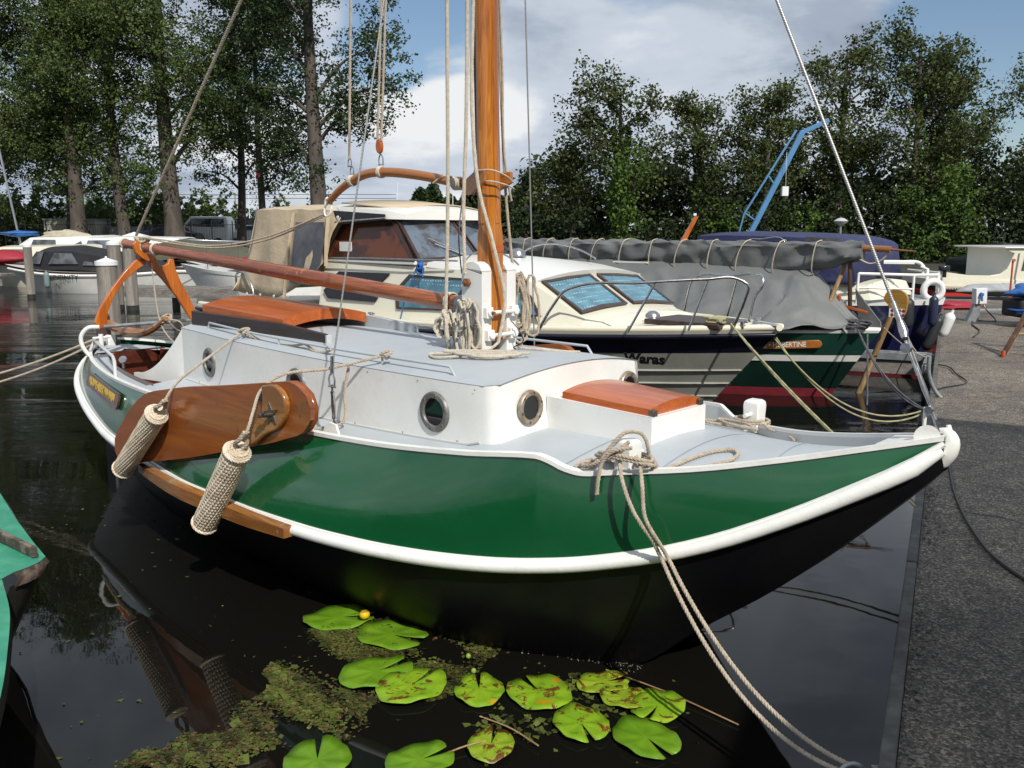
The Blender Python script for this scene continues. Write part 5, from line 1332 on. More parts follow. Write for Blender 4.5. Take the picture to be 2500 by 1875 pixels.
# tarpaulin flap standing by the bow and the carved leeboard head
k = MB(); k.prism([(-.36, .10, 1.28), (-.30, .10, 1.20), (-.02, .02, .92), (-.01, .02, .86), (-.14, .05, .84), (-.28, .08, .86)], (.0, .03, 0)); part('canvas_flap', k, tarp, hb, 50)
k = MB(); Q = catmull([(-.05, .35, .98), (-.06, .35, 1.08), (-.12, .35, 1.15), (-.09, .35, 1.24), (.03, .35, 1.27), (.13, .35, 1.21), (.14, .35, 1.08), (.10, .35, .96), (-.05, .35, .98)], 30)[:-1]
k.prism([tuple(p) for p in Q], (0, .05, 0)); rb = part('rudder_head', k, wood('yellow_carved_wood', (.26, .13, .02), (.36, .19, .03), (.42, .24, .05), .4, 'X', .2), hb, 30)
k = MB()
for i in range(4):
    for j in range(2): k.prism([(-.035 + i * .042, .343, 1.03 - j * .05), (-.014 + i * .042, .343, 1.055 - j * .05), (.007 + i * .042, .343, 1.03 - j * .05), (-.014 + i * .042, .343, 1.005 - j * .05)], (0, .004, 0))
part('painted_diamonds', k, redanti, rb, kind='stuff'); k = MB(); k.box((.035, .3465, 1.005), (.17, .004, .10)); part('white_panel', k, white, rb)
# name board
def hpt(u, z, o):
    S = hull_rows(f0=.84, f1=.84, n=1, **HS)[0][0]; xs = [p[0] for p in S][::-1]; ys = [p[1] for p in S][::-1]
    return Vector((u, float(np.interp(u, xs, ys)) - o, z))
A, B_ = hpt(-1.45, .615, .008), hpt(-.52, .665, .008); xd = (B_ - A).normalized(); up = Vector((.05, -.1, 1)).normalized(); nn = xd.cross(up).normalized(); up = nn.cross(xd); mid = (A + B_) / 2; Ld = (B_ - A).length
k = MB(); oc = [(-Ld / 2, -.045), (Ld / 2 - .04, -.045), (Ld / 2 - .01, -.03), (Ld / 2, 0), (Ld / 2 - .01, .03), (Ld / 2 - .04, .045), (-Ld / 2, .045)]
k.prism([tuple(mid + xd * x + up * y) for x, y in oc], nn * .02); nb = part('name_board', k, gaffw, hb, bev=.003)
text_mesh('VROUWE • HUBERTINE', .082, plane_matrix(mid + nn * .0225 + xd * .0, xd, up), creamw, nb, width=.86, thick=.0015, bold=.001)
k = MB()
for i in range(6): k.tube([(-.22 + (.12 + .02 * i) * math.cos(a + i), -.15 + .10 * math.sin(a + i * .7), .86 + .015 * i + .01 * math.sin(3 * a)) for a in np.linspace(0, 6.28, 16)], .010, 6)
single('rope_coil', k, rope_d, 'dark rope coil on the white bow of the tarpaulined green boat', 'coiled rope', HBF)
k = MB(); k.box((-.25, -.05, .87), (.07, .07, .08)); k.tube([(-.25, -.12, .89), (-.25, .02, .89)], .012, 8); part('bow_bollard', k, white, hb, bev=.008)
rope_thing('mooring_rope', [sagline(W2(HBF, (-.2, -.2, .88)), QT(8.9, -.02, .34), .14), sagline(W2(HBF, (-.22, -.16, .88)), QT(8.85, -.02, .34), .17)], .0085, rope_d, 'two dark ropes sagging from the tarpaulined boat to the quay', 'mooring rope', WF, .04, 'mooring ropes', step=.014)
k = MB(); k.tube([W2(HBF, (-.05, -.25, .82)), W2(HBF, (.0, -.30, .4)), W2(HBF, (.02, -.30, .02))], .010, 6); single('hanging_rope', k, rope_d, 'dark rope hanging straight down from the tarpaulined bow to the water', 'rope')
# ---- timber stake leaning against the bow
k = MB(); a, b = Vector((4.50, 10.62, 1.02)), Vector((4.10, 10.75, -.3)); d = b - a
k.tube([tuple(a + d * t) for t in (0, .3, .6, 1)], [.030, .034, .036, .038], 10); single('timber_pole', k, stakew, 'pale timber pole leaning out of the water beside the tarpaulined bow', 'pole', smooth=50)
# ---- steel jetty frame in the gap
k = MB()
jp = [(4.62, 12.62), (5.56, 11.86), (5.02, 10.95)]
jt = thing('steel_landing_stage', 'grey steel landing stage between the tarpaulined boat and the quay', 'landing stage', WF, (5.1, 11.9, .2))
for i, (p_, q_) in enumerate((((4.45, 12.55), (5.60, 11.98)), ((4.45, 12.35), (5.60, 11.80)), ((5.60, 11.98), (5.02, 10.85)))):
    k = MB(); a = Vector((p_[0], p_[1], .27)); b = Vector((q_[0], q_[1], .27)); m3 = Matrix.Rotation(math.atan2(b.y - a.y, b.x - a.x), 3, 'Z'); k.box((a + b) / 2, ((b - a).length, .06, .10), m3); part('edge_beam', k, galv, jt, bev=.004)
for i in range(9):
    t = (i + .5) / 9; a = Vector((4.45 + 1.15 * t, 12.45 - .56 * t, .262)); k = MB(); k.box(a, (.115, .16, .03), Matrix.Rotation(math.atan2(-.57, 1.15), 3, 'Z')); part('deck_board', k, greywx, jt, bev=.003)
k = MB(); k.box((5.05, 12.08, .13), (1.15, .02, .20), Matrix.Rotation(math.atan2(-.57, 1.15), 3, 'Z')); part('side_panel', k, greywx, jt)
# bent steel post by the quay edge
k = MB(); k.tube([(4.03, 8.62, .74), (4.04, 8.62, .56), (4.10, 8.62, .42), (4.19, 8.60, .30), (4.235, 8.58, .18), (4.22, 8.57, .08), (4.17, 8.56, .04)], .020, 10, n=30)
single('steel_post', k, galv, 'bent grey steel post standing at the quay edge behind the forestay', 'post', smooth=50)
# quay mooring ring and shackle by the camera
k = MB(); rc = ring_w
k.tube([(rc.x + .045 * math.cos(a), rc.y + .012 * math.sin(a) - .01, rc.z + .045 * math.sin(a) - .01) for a in np.linspace(0, 6.28, 22)], .0095, 8, caps=False)
k.tube([(rc.x + .03, rc.y - .005, rc.z + .015), (rc.x + .09, rc.y - .02, rc.z + .02), (rc.x + .15, rc.y - .05, rc.z + .01)], .0105, 8); k.box((rc.x + .075, rc.y - .02, rc.z + .015), (.03, .045, .035))
single('mooring_ring', k, galv, 'grey steel mooring ring and shackle on the quay wall at the bottom of the picture', 'mooring ring', smooth=50)
k = MB(); k.tube([(3.45, 6.95, .36), (3.36, 6.74, .362), (2.91, 5.80, .362), (2.62, 5.09, .362), (2.46, 4.60, .362), (2.37, 4.22, .362), (2.36, 3.92, .362), (2.40, 3.5, .362)], .010, 6, n=50)
single('black_cable', k, blackp, 'black cable snaking over the shaded quay right of the green bow', 'cable')
k = MB(); k.tube([(4.1, 8.75, .362), (4.35, 9.0, .362), (4.75, 9.3, .362), (4.95, 9.9, .362), (5.1, 10.6, .362), (5.0, 10.9, .33)], .008, 6, n=40)
single('black_cable', k, blackp, 'thin dark line curving along the far quay edge beside the steel post', 'cable')
k = MB(); k.tube([(6.9, 13.4, .362), (7.4, 14.2, .362), (7.9, 15.4, .362), (8.25, 15.9, .362), (8.45, 15.7, .362), (8.36, 15.95, .6), (8.30, 16.0, .82)], .012, 6, n=40)
single('black_cable', k, blackp, 'black power cable looping up from the quay to the grey power box', 'cable')
# ---- navy boat
BF = frame_at(6.0, 12.5)
nb_ = thing('navy_boat', 'navy blue steel boat with cream cabin, dark blue canopy and white railing', 'boat', BF, (-3, 0, 0))
bsh = lambda t: 1.0 - .10 * t
BS = dict(L_=8.0, B=2.7, zlow=-.15, zsh=bsh, rake=.35, bowlen=.30, bowp=2.4, sternw=.9, flare=.18)
hull_part(nb_, 'antifouling', redanti, BS, 0, .28, 40, 3); hull_part(nb_, 'lower_hull', navyhull, BS, .2805, .93, 40, 5); hull_part(nb_, 'cap_rail', white, {**BS, 'B': 2.76}, .93, 1.0, 40, 3)
k = MB(); A, B_ = edge_at(BS, 1), edge_at(BS, 1, 0, 0, 1); k.grid([[(a[0], a[1] + (b[1] - a[1]) * t, a[2] + .03 * math.sin(math.pi * t)) for a, b in zip(A, B_)] for t in np.linspace(0, 1, 5)]); part('deck', k, galv, nb_, 40)
cabin(nb_, 'cabin', cream, [(-.62, .55, .98, .50, 1.02, -.66), (-.72, .80, .98, .72, 1.19, -.80), (-1.2, .98, .97, .90, 1.22, -1.2), (-3.0, 1.05, .95, .95, 1.25, -3.0)])
wv_ = [(-1.85, -1.0, 1.05), (-1.85, -.96, 1.16), (-1.25, -.935, 1.16), (-1.20, -.955, 1.11), (-1.25, -.985, 1.05)]
framed_window(nb_, [(a, b - .015, c) for a, b, c in wv_], galv, winblue, .012, (0, -1, .2))
k = MB(); rows = []
for u, hw, z in ((-.92, .88, 1.26), (-1.02, .88, 1.78), (-1.08, .90, 1.82), (-1.3, .92, 1.87), (-1.9, .94, 1.90), (-2.9, .94, 1.92), (-3.4, .94, 1.90)):
    r_ = [(u if z > 1.3 else u, -hw - .06, 1.20)] + [(u, -hw - .05 + .05 * t + .012 * math.sin(u * 9 + t * 5), 1.20 + (z - 1.26) * t) for t in np.linspace(.1, 1, 6)] + [(u, hw * t, z - .05 * t * t) for t in np.linspace(-.85, .85, 7)] + [(u, hw, z - .06), (u, hw + .06, 1.2)]
    rows.append(r_)
k.grid(rows); cb = part('canopy', k, bluetarp, nb_, 50, solid=.008)
k = MB()
for i in range(12): k.disc((-3.2 + i * .235, -1.03, 1.235), (0, -1, 0), .010, 6, .01)
part('canopy_fastener', k, whitep, cb, kind='stuff')
poly_part(cb, 'canopy_window', plastic_win, [(-1.62, -.985, 1.85), (-1.08, -.985, 1.82), (-1.10, -.99, 1.70), (-1.62, -.99, 1.72)], .006, (0, -1, 0)); tube_part(cb, 'canopy_frame', [(-2.55, -.99, 1.70), (-2.5, -.99, 1.79), (-2.3, -.99, 1.81), (-1.95, -.99, 1.80), (-1.90, -.99, 1.72)], .010, steel, 8, 20)
tube_part(nb_, 'top_rail', [(-.80, -1.06, 1.36), (-.55, -.90, 1.355), (-.25, -.55, 1.34), (-.12, -.02, 1.33)], .020, rubwhite); tube_part(nb_, 'middle_rail', [(-.80, -1.06, 1.17), (-.55, -.90, 1.165), (-.25, -.55, 1.15)], .013, rubwhite)
for p_, q_ in (((-.80, -1.08, .97), (-.80, -1.06, 1.37)), ((-.25, -.55, .97), (-.25, -.55, 1.34)), ((-.12, .0, .97), (-.12, .0, 1.33)), ((-.3, .6, .97), (-.3, .6, 1.33))): tube_part(nb_, 'railing_post', [p_, q_], .018, rubwhite)
tube_part(nb_, 'far_rail', [(-.12, 0, 1.33), (-.3, .6, 1.33), (-.9, 1.05, 1.34)], .018, rubwhite)
k = MB(); k.tube([(-.35, .05, 1.30), (-.33, .05, 1.42), (-.36, .0, 1.475), (-.60, -.12, 1.50), (-.80, -.20, 1.50)], .022, 8, n=20); k.tube([(-.28, .05, 1.0), (-.28, .05, 1.40), (-.36, .0, 1.44)], .022, 8); k.box((-.62, -.12, 1.485), (.40, .10, .03), Matrix.Rotation(R(24), 3, 'Z'))
part('davit_arm', k, rubwhite, nb_, 50)
def buoy(frame, c, r, r2, nrm, m, label):
    M = Vector(nrm).normalized().to_track_quat('Z', 'Y').to_matrix(); k = MB()
    k.grid([[Vector(c) + M @ Vector(((r + r2 * math.cos(b)) * math.cos(a), (r + r2 * math.cos(b)) * math.sin(a), r2 * math.sin(b) * 1.0)) for b in np.linspace(0, 6.2832, 11)[:-1]] for a in np.linspace(0, 6.2832, 25)[:-1]], closeu=True, closev=True)
    return single('lifebuoy', k, m, label, 'lifebuoy', frame, smooth=60)
buoy(BF, (-.13, -.13, 1.12), .125, .045, (.6, -.8, 0), whitep, 'white horseshoe lifebuoy hanging on the navy boat railing')
def fender(frame, c, r, ln, m, label, grp, tilt=(0, 0, 1)):
    M = Vector(tilt).normalized().to_track_quat('Z', 'Y').to_matrix(); k = MB()
    k.lathe([(.001, 0), (r * .5, .01 * 1), (r * .92, r * .6), (r, r * 1.1), (r, ln - r * 1.1), (r * .92, ln - r * .6), (r * .45, ln - .01), (.02, ln), (.018, ln + .04), (.001, ln + .04)], c, 20, M)
    return single('fender', k, m, label, 'fender', frame, grp, smooth=60)
fender(BF, (-.28, -.62, .62), .085, .42, dkfend, 'black fender hanging from the navy boat railing, left of the two hanging ones', 'fenders on the navy boat')
fender(BF, (-.05, -.30, .64), .060, .42, darkblue, 'slim dark blue fender hanging next to the white lifebuoy', 'fenders on the navy boat')
fender(BF, (.00, -.05, .48), .075, .36, whitep, 'off-white fender squeezed between navy hull and quay', 'fenders on the navy boat', (.35, 0, 1))
fender(BF, (-.12, -.30, .30), .070, .50, dkfend, 'black fender leaning low against the navy bow above the red waterline', 'fenders on the navy boat', (.3, .2, 1))
rope_thing('mooring_rope', [sagline(W2(BF, (-.45, -.55, 1.02)), QT(12.6, -.05, .35), .25), sagline(W2(HBF, (.0, .1, .85)), QT(12.4, -.05, .35), .05)], .008, rope_m, 'pale ropes reaching from the navy boat over to the quay edge', 'mooring rope', WF, .05, 'mooring ropes', step=.02)
# ---- things standing on the quay
pb = thing('power_box', 'grey power box on a tapered post with a blue socket, on the quay', 'power box', WF, (8.13, 15.8, .35))
k = MB(); k.prism([(8.00, 15.8, .35), (8.20, 15.8, .35), (8.22, 15.8, .70), (8.14, 15.8, .70)], (0, .12, 0)); part('post', k, galv, pb, bev=.005)
k = MB(); k.box((8.20, 15.84, .80), (.19, .16, .27), Matrix.Rotation(R(-3), 3, 'Y')); part('box', k, whitep, pb, bev=.006)
k = MB(); k.tube([(8.18, 15.77, .84), (8.18, 15.70, .83)], .03, 10); k.tube([(8.18, 15.72, .80), (8.18, 15.70, .72)], .02, 8); part('blue_socket', k, brightblue, pb)
tr = thing('wooden_trestle', 'brown wooden A-frame trestle at the right edge of the quay', 'trestle', WF, (6.8, 11.6, .35))
for i, (a, b) in enumerate((((6.27, 11.42, .35), (7.00, 11.9, 1.25)), ((6.44, 11.66, .35), (6.95, 11.9, 1.22)), ((7.55, 11.3, .35), (7.02, 11.7, 1.25)), ((7.7, 11.75, .35), (7.0, 11.9, 1.22)))):
    k = MB(); a, b = Vector(a), Vector(b); d = b - a; k.box((a + b) / 2, (.055, .04, d.length), d.to_track_quat('Z', 'Y').to_matrix()); part('leg', k, rustw if i % 2 == 0 else stakew, tr, bev=.003)
for z, y in ((.60, 11.75), (.50, 11.48)):
    k = MB(); k.tube([(6.60, y, z), (7.5, y - .05, z)], .020, 8); part('cross_bar', k, stakew, tr)
k = MB(); k.tube([(6.25, 11.36, .35), (6.25, 11.36, .43)], .024, 10); single('orange_peg', k, orangep, 'small orange peg on the quay at the foot of the trestle', 'peg')
os_ = thing('boat_cradle', 'orange steel boat cradle with a tall upright, far end of the quay', 'cradle', WF, (9.5, 17.2, .35))
k = MB(); k.tube([(9.37, 17, .50), (9.37, 17, 1.40)], .018, 8); k.tube([(9.37, 17, .45), (9.37, 17, .80)], .045, 10); k.disc((9.37, 16.98, 1.38), (0, -1, 0), .03, 10, .02); part('upright', k, orangep, os_)
k = MB(); k.box((9.55, 17, .52), (.5, .10, .10)); k.box((9.50, 16.9, .45), (.30, .08, .08)); part('base_beam', k, orangep, os_, bev=.006)
k = MB(); k.box((9.25, 16.8, .47), (1.3, .06, .045), Matrix.Rotation(R(6), 3, 'Z')); part('rail', k, galv, os_, bev=.004)
def lumpy(c, d, seed, n=14, m=18, amp=.12):
    g = np.random.default_rng(seed); p1, p2, p3 = g.uniform(0, 6, 3); rows = []
    for i in range(n + 1):
        th = math.pi * i / n; r_ = []
        for j in range(m):
            a = 2 * math.pi * j / m; s_ = 1 + amp * (math.sin(3 * a + p1 + 2 * th) + math.sin(5 * th + p2 + a) + .6 * math.sin(7 * a + p3))
            r_.append((c[0] + d[0] / 2 * math.sin(th) * math.cos(a) * s_, c[1] + d[1] / 2 * math.sin(th) * math.sin(a) * s_, c[2] + d[2] / 2 * math.cos(th) * s_))
        rows.append(r_)
    return MB().grid(rows, closeu=True)
single('blue_tarp', lumpy((8.75, 15.0, .94), (.95, .7, .26), 3), brightblue, 'bright blue tarp bundle above the quay at the right edge', 'tarp', smooth=60)
single('blue_tarp', lumpy((8.62, 14.9, .62), (.70, .5, .12), 5), brightblue, 'flat blue tarp roll lying under the larger blue bundle', 'tarp', smooth=60)
k = MB(); k.box((8.9, 15.1, .66), (1.1, .6, .30)); single('covered_crate', k, blackcanvas, 'dark covered crate beneath the blue tarps at the right edge', 'crate', bev=.05)
single('canvas_heap', lumpy((9.0, 18.4, .42), (1.2, .6, .16), 8), redm, 'dark red canvas heap lying flat on the quay near the cradle', 'canvas', smooth=60)
single('canvas_heap', lumpy((11.9, 22.0, .50), (2.2, .6, .30), 9, amp=.06), mat('pale_grey_sheet', (.34, .35, .36), .7, (.26, .27, .28), 5, bmp=.5, bscale=6, bdist=.03), 'pale grey sheet over a low boat at the far end of the quay', 'tarpaulin', smooth=60)
# ---- cream barge broadside beyond the quay
cb_ = thing('cream_barge', 'cream barge with black and red hull and rope fender beyond the quay end', 'barge', WF, (16, 26, 0))
k = MB()
def hullx(x0, x1, y, z0, z1, dep=3.0, rake=.25):
    return [(x0 - rake * (z1 > .5), y, z1), (x1, y, z1), (x1, y, z0), (x0, y, z0)]
for nm, mm, z0, z1, pr in (('black_band', blackp, -.1, .12, 0), ('red_band', mat('red_band_paint', (.45, .02, .015), .4), .12, .25, .003), ('upper_black_band', blackp, .25, .34, .006), ('upper_hull', cream, .38, .58, .01)):
    k = MB(); k.prism([(11.9 - .1 * z1, 25 - pr, z0), (20, 25 - pr, z0), (20, 25 - pr, z1), (11.85 - .1 * z1, 25 - pr, z1)], (0, 3.2, 0)); part(nm, k, mm, cb_, bev=.01)
k = MB(); k.rope([(11.88, 24.93, .36), (13.2, 24.93, .35), (20, 24.93, .33)], .055, .22, step=.04); part('rope_fender', k, rope_m, cb_, 50)
k = MB(); pf = [(11.88, .58), (11.90, .80), (12.0, .78), (12.6, .70), (13.2, .69), (13.5, .74), (13.66, .88), (13.76, 1.15), (13.82, 1.30), (13.55, 1.40), (13.58, 1.46), (20, 1.46), (20, .58)]
k.prism([(x, 25.02, z) for x, z in pf], (0, .08, 0)); part('side_screen', k, cream, cb_, bev=.01)
k = MB(); k.box((17, 26.4, 1.0), (6.3, 2.6, .86)); k.box((16.8, 26.4, 1.455), (6.6, 2.9, .05)); part('deckhouse', k, creamw, cb_, bev=.02)
framed_window(cb_, [(14.05, 25.0, .85), (14.12, 25.0, 1.30), (15.2, 25.0, 1.30), (15.2, 25.0, .85)], rustw, creamw, .03, (0, -1, 0))
k = MB(); k.tube([(14.0, 24.6, .35), (14.12, 24.6, 1.7)], .03, 8); single('mast_pole', k, rustw, 'brown upright pole in front of the cream barge cabin', 'pole')
om = thing('outboard_motor', 'dark outboard motor clamped on the stern of the cream barge', 'outboard motor', WF, (11.9, 24.9, .7))
k = MB(); k.box((11.86, 24.9, .90), (.26, .2, .16)); part('cowling', k, carm, om, bev=.04); k = MB(); k.box((11.88, 24.9, .76), (.08, .07, .22)); part('leg', k, blackp, om, bev=.01)
# ---- dark car parked under the trees
def car(x, y, z, ln, m, label, rot=0, glass=winglass, cat='car', h=1.35, kind='saloon', group='cars parked on the shore'):
    fr = ((x, y, z), rot); T = thing('parked_car', label, cat, fr, (0, 0, 0), group)
    k = MB(); rows = []
    if kind == 'saloon': pf = [(-.5, .25), (-.5, .62), (-.42, .70), (-.22, .74), (-.10, 1.0), (.18, 1.0), (.34, .72), (.47, .64), (.5, .5), (.5, .25)]
    else: pf = [(-.5, .22), (-.5, .85), (-.46, 1.0), (.18, 1.0), (.32, .66), (.47, .56), (.5, .42), (.5, .22)]
    w_ = 1.7
    for v, s_, tz in ((-.5, .96, .94), (-.46, 1, .985), (-.3, 1, 1), (.3, 1, 1), (.46, 1, .985), (.5, .96, .94)):
        rows.append([(px * ln * s_, v * w_ * (1 - .12 * max(0, pz - .6) / .4), pz * h * (tz if pz > .5 else 1)) for px, pz in pf])
    k.grid(rows, closeu=True)
    for r in (rows[0], rows[-1]): k.add(r, [tuple(range(len(pf)))])
    part('body', k, m, T, 40)
    k = MB()
    for sg in (-1, 1):
        zz_ = h * .97; yy = lambda pz: sg * w_ * (.5 * (1 - .12 * max(0, pz - .6) / .4) + .006)
        if kind == 'saloon': k.add([(-.20 * ln, yy(.74), .76 * h), (-.09 * ln, yy(.95), .95 * h), (.16 * ln, yy(.95), .95 * h), (.30 * ln, yy(.76), .76 * h)], [(0, 1, 2, 3)])
        else: k.add([(-.44 * ln, yy(.66), .66 * h), (-.43 * ln, yy(.93), .93 * h), (.14 * ln, yy(.93), .93 * h), (.26 * ln, yy(.68), .68 * h)], [(0, 1, 2, 3)])
    part('side_windows', k, glass, T, 0)
    for a in (-.32, .32):
        for sg in (-1, 1):
            k = MB(); M = Matrix.Rotation(R(90), 3, 'X'); k.lathe([(.001, -.1), (.30, -.1), (.32, -.06), (.32, .06), (.30, .1), (.001, .1)], (a * ln, sg * .78, .32), 16, M); wh = part('wheel', k, blackp, T, 40)
            k = MB(); k.lathe([(.001, -.105), (.17, -.105), (.19, -.1)] if sg < 0 else [(.19, .1), (.17, .105), (.001, .105)], (a * ln, sg * .78, .32), 12, M.inverted() if False else M); part('hub_cap', k, steel, wh, 40)
    k = MB(); k.box((-.485 * ln, -.6, .58 * h), (.06, .22, .12)); k.box((-.485 * ln, .6, .58 * h), (.06, .22, .12)); part('tail_lights', k, redanti, T)
    return T
car(17.6, 31.6, .0 + .12, 4.3, carm, 'dark blue car parked in the shade behind the cream barge', R(180), group=None)
# ---- blue crane and street lamp
crn = thing('boat_crane', 'light blue steel jib crane rising behind the covered boats', 'crane', WF, (6.0, 24, 0))
def beam(nm, a, b, w_, m=bluep, par=crn, h_=None):
    k = MB(); a, b = Vector(a), Vector(b); d = b - a; k.box((a + b) / 2, (w_, h_ or w_, d.length), d.to_track_quat('Z', 'Y').to_matrix()); part(nm, k, m, par, bev=.01)
beam('main_jib', (5.95, 24, 1.2), (7.50, 24, 4.45), .13); beam('jib_head', (7.46, 24, 4.40), (8.15, 24, 4.72), .11); beam('upper_stay', (6.05, 23.9, 2.35), (7.30, 23.9, 4.46), .05)
beam('lower_brace', (6.22, 24, 1.9), (6.05, 24, 1.5), .10); beam('stay_strut', (6.05, 23.9, 2.38), (6.32, 23.9, 2.20), .04); beam('stay_strut', (6.65, 23.9, 3.30), (6.78, 23.9, 3.12), .04); beam('back_stay', (6.05, 23.9, 2.35), (5.88, 23.9, 1.6), .04); beam('base_column', (5.9, 24, 0), (5.95, 24, 1.7), .26)
k = MB(); k.tube([(7.05, 23.8, 3.9), (7.07, 23.8, 3.05)], .006, 5); k.box((7.05, 23.8, 2.92), (.16, .14, .24)); single('hoist_bucket', k, whitep, 'white bucket hanging from the blue crane in front of the trees', 'bucket', bev=.02)
k = MB(); k.tube([(5.6, 22, 1.5), (7.0, 22, 3.0)], .005, 4); part('crane_wire', k, fencem, crn)
lp = thing('street_lamp', 'street lamp with a pale conical shade in front of the dark trees', 'street lamp', WF, (10.78, 30, 0))
k = MB(); k.tube([(10.78, 30, .3), (10.78, 30, 2.12)], .035, 10); part('lamp_post', k, galv, lp); k = MB(); k.lathe([(.04, 2.05), (.22, 2.20), (.23, 2.22), (.12, 2.30), (.001, 2.33)], (10.78, 30, 0), 20); part('lamp_shade', k, lamp_m, lp, 30)
k = MB(); k.prism([(3.6, 19.9, 1.55), (3.72, 19.9, 1.55), (4.05, 19.9, 2.22), (3.98, 19.9, 2.24)], (0, .1, 0)); single('wooden_spar', k, orangew, 'orange wooden spar tip sticking up behind the grey sail cover', 'spar')
k = MB(); k.box((3.98, 19.95, 2.27), (.06, .05, .05)); single('masthead_light', k, whitep, 'small white light on the tip of the orange spar', 'light')
# unseen building added right of and behind the camera to shade the near quay
k = MB()
def qp(t, n_, z): return Vector(quay_pt(t, n_, z))
sh_ = thing('boathouse', 'brown timber boathouse on the quay outside the picture, to the right', 'boathouse', WF, (6, -4, .35))
k.prism([tuple(qp(t, n_, .35)) for t, n_ in ((-14, 3.7), (5.0, 3.7), (5.0, 9), (-14, 9))], (0, 0, 4.4)); part('wall', k, rustw, sh_)
k = MB(); k.prism([tuple(qp(t, n_, 4.76)) for t, n_ in ((-14.2, 3.5), (5.2, 3.5), (5.2, 9.2), (-14.2, 9.2))], (0, 0, .16)); part('roof', k, darkw, sh_)
# mooring pile just outside the frame for the stern line
def pile(x, y, top, r, label, grp='mooring piles'):
    T = thing('mooring_pile', label, 'mooring pile', WF, (x, y, 0), grp)
    k = MB(); k.tube([(x, y, -.6), (x, y, .12)], r * 1.01, 14); part('wet_foot', k, quaywall, T); k = MB(); k.tube([(x, y, .12), (x, y, top)], r, 14, 6); part('timber', k, greyw, T, 50)
    k = MB(); k.lathe([(r * 1.1, top - .05), (r * 1.1, top + .02), (r * .3, top + .07), (.02, top + .08), (.02, top + .10), (.001, top + .11)], (x, y, 0), 18); part('pile_cap', k, whitep, T, 30)
    return T
pile(-6.05, 8.05, 1.0, .12, 'grey mooring pile just outside the left edge')
pile(-13.78, 25.9, 1.50, .115, 'grey pile with white cap in front of the black-canopied sloop bow')
pile(-9.75, 22.3, 1.62, .16, 'white-capped grey pile, left one of the close pair')
pile(-9.30, 22.1, 1.62, .15, 'white-capped grey pile, right one of the close pair')
pile(-7.10, 15.9, 1.38, .175, 'thick white-capped grey pile nearest the wooden boom gallows')
pile(-7.8, 36.5, 1.55, .16, 'distant white-capped pile below the large tree trunk')
pile(-13.6, 33.0, 1.35, .13, 'distant white-capped pile behind the white launch')
pile(-16.9, 37.5, 1.45, .14, 'distant pile, left one of the far pair'); pile(-16.4, 37.5, 1.45, .14, 'distant pile, right one of the far pair')
# ================================================================ marina on the left
def simple_boat(x, y, deg, L_, B, sh0, m, label, cat='boat', band=None, cabinm=None, cab=None, group='boats moored on the far left', zfrac=.30, sternz=None):
    fr = frame_at(x, y, deg); T = thing('moored_boat', label, cat, fr, (-L_ / 2, 0, 0), group)
    S = dict(L_=L_, B=B, zlow=-.1, zsh=lambda t: sh0 * (1 - .22 * math.sin(math.pi * min(1, t * 1.1)) - .05 * t), rake=.14 * L_, bowlen=.45, bowp=2.1, sternw=.88, flare=.35)
    hull_part(T, 'hull', m, S, 0, .90, 40, 5); hull_part(T, 'gunwale', band or m, {**S, 'B': B * 1.02}, .90, 1.0, 40, 2)
    k = MB(); A, B_ = edge_at(S, 1), edge_at(S, 1, 0, 0, 1); k.grid([[(a[0], a[1] + (b[1] - a[1]) * t, a[2]) for a, b in zip(A, B_)] for t in np.linspace(0, 1, 4)]); part('deck', k, creamw, T, 40)
    return T, fr, S
# black-canopied sloop; bow to the left
T, fr, S = simple_boat(-16.2, 29.0, 176, 6.6, 2.1, .86, mat('pale_grey_sloop_hull', (.52, .52, .49), .3, (.47, .47, .44), 2), 'pale grey sloop with black canopy and the word INFINITY on its side', 'sloop', mat('black_rope_band', (.03, .02, .02), .8, (.08, .06, .05), 30), group=None)
k = MB(); k.tube(edge_at(S, .86, .01, 0, 1), .05, 6); part('white_rubbing_band', k, white, T, 50)
k = MB(); rows = []
for u, hw, z in ((-1.0, .45, .92), (-1.5, .72, 1.32), (-1.75, .78, 1.42), (-2.6, .82, 1.46), (-3.6, .85, 1.30), (-4.6, .86, 1.08), (-5.5, .84, .84)):
    rows.append([(u, -hw - .06, .72), (u, -hw, z - .16)] + [(u, hw * t, z - .10 * t * t) for t in np.linspace(-.85, .85, 7)] + [(u, hw, z - .16), (u, hw + .06, .72)])
k.grid(rows); cv_ = part('canopy', k, blackcanvas, T, 40)
poly_part(cv_, 'canopy_window', winglass, [(-1.22, .70, .90), (-1.60, .80, 1.28), (-1.85, .83, 1.28), (-1.72, .88, .90)], .02, (0, 1, 0)); poly_part(cv_, 'canopy_window', winglass, [(-2.0, .89, .90), (-2.2, .86, 1.24), (-2.75, .86, 1.22), (-2.95, .90, .90)], .02, (0, 1, 0))
poly_part(cv_, 'canopy_window', winglass, [(-3.1, .91, .86), (-3.15, .90, 1.0), (-3.6, .91, .92), (-3.6, .92, .86)], .02, (0, 1, 0))
wy_ = lambda u: float(np.interp(u, [p[0] for p in hull_rows(f0=.6, f1=.6, n=1, **S)[1][0]][::-1], [p[1] for p in hull_rows(f0=.6, f1=.6, n=1, **S)[1][0]][::-1]))
text_mesh('INFINITY', .20, plane_matrix((-2.6, wy_(-2.6) + .125, .50), (-1, .04, 0), (0, .15, 1)), blackl, T, shear=.1, width=1.05)
k = MB(); k.box((-1.55, wy_(-1.55) + .02, .52), (.22, .02, .05)); part('bow_fitting', k, steel, T, bev=.005)
fender(((-14.33, 27.9), 0), (0, 0, .17), .085, .50, greyfend, 'grey-green fender hanging on the sloop bow', 'fenders on the sloop')
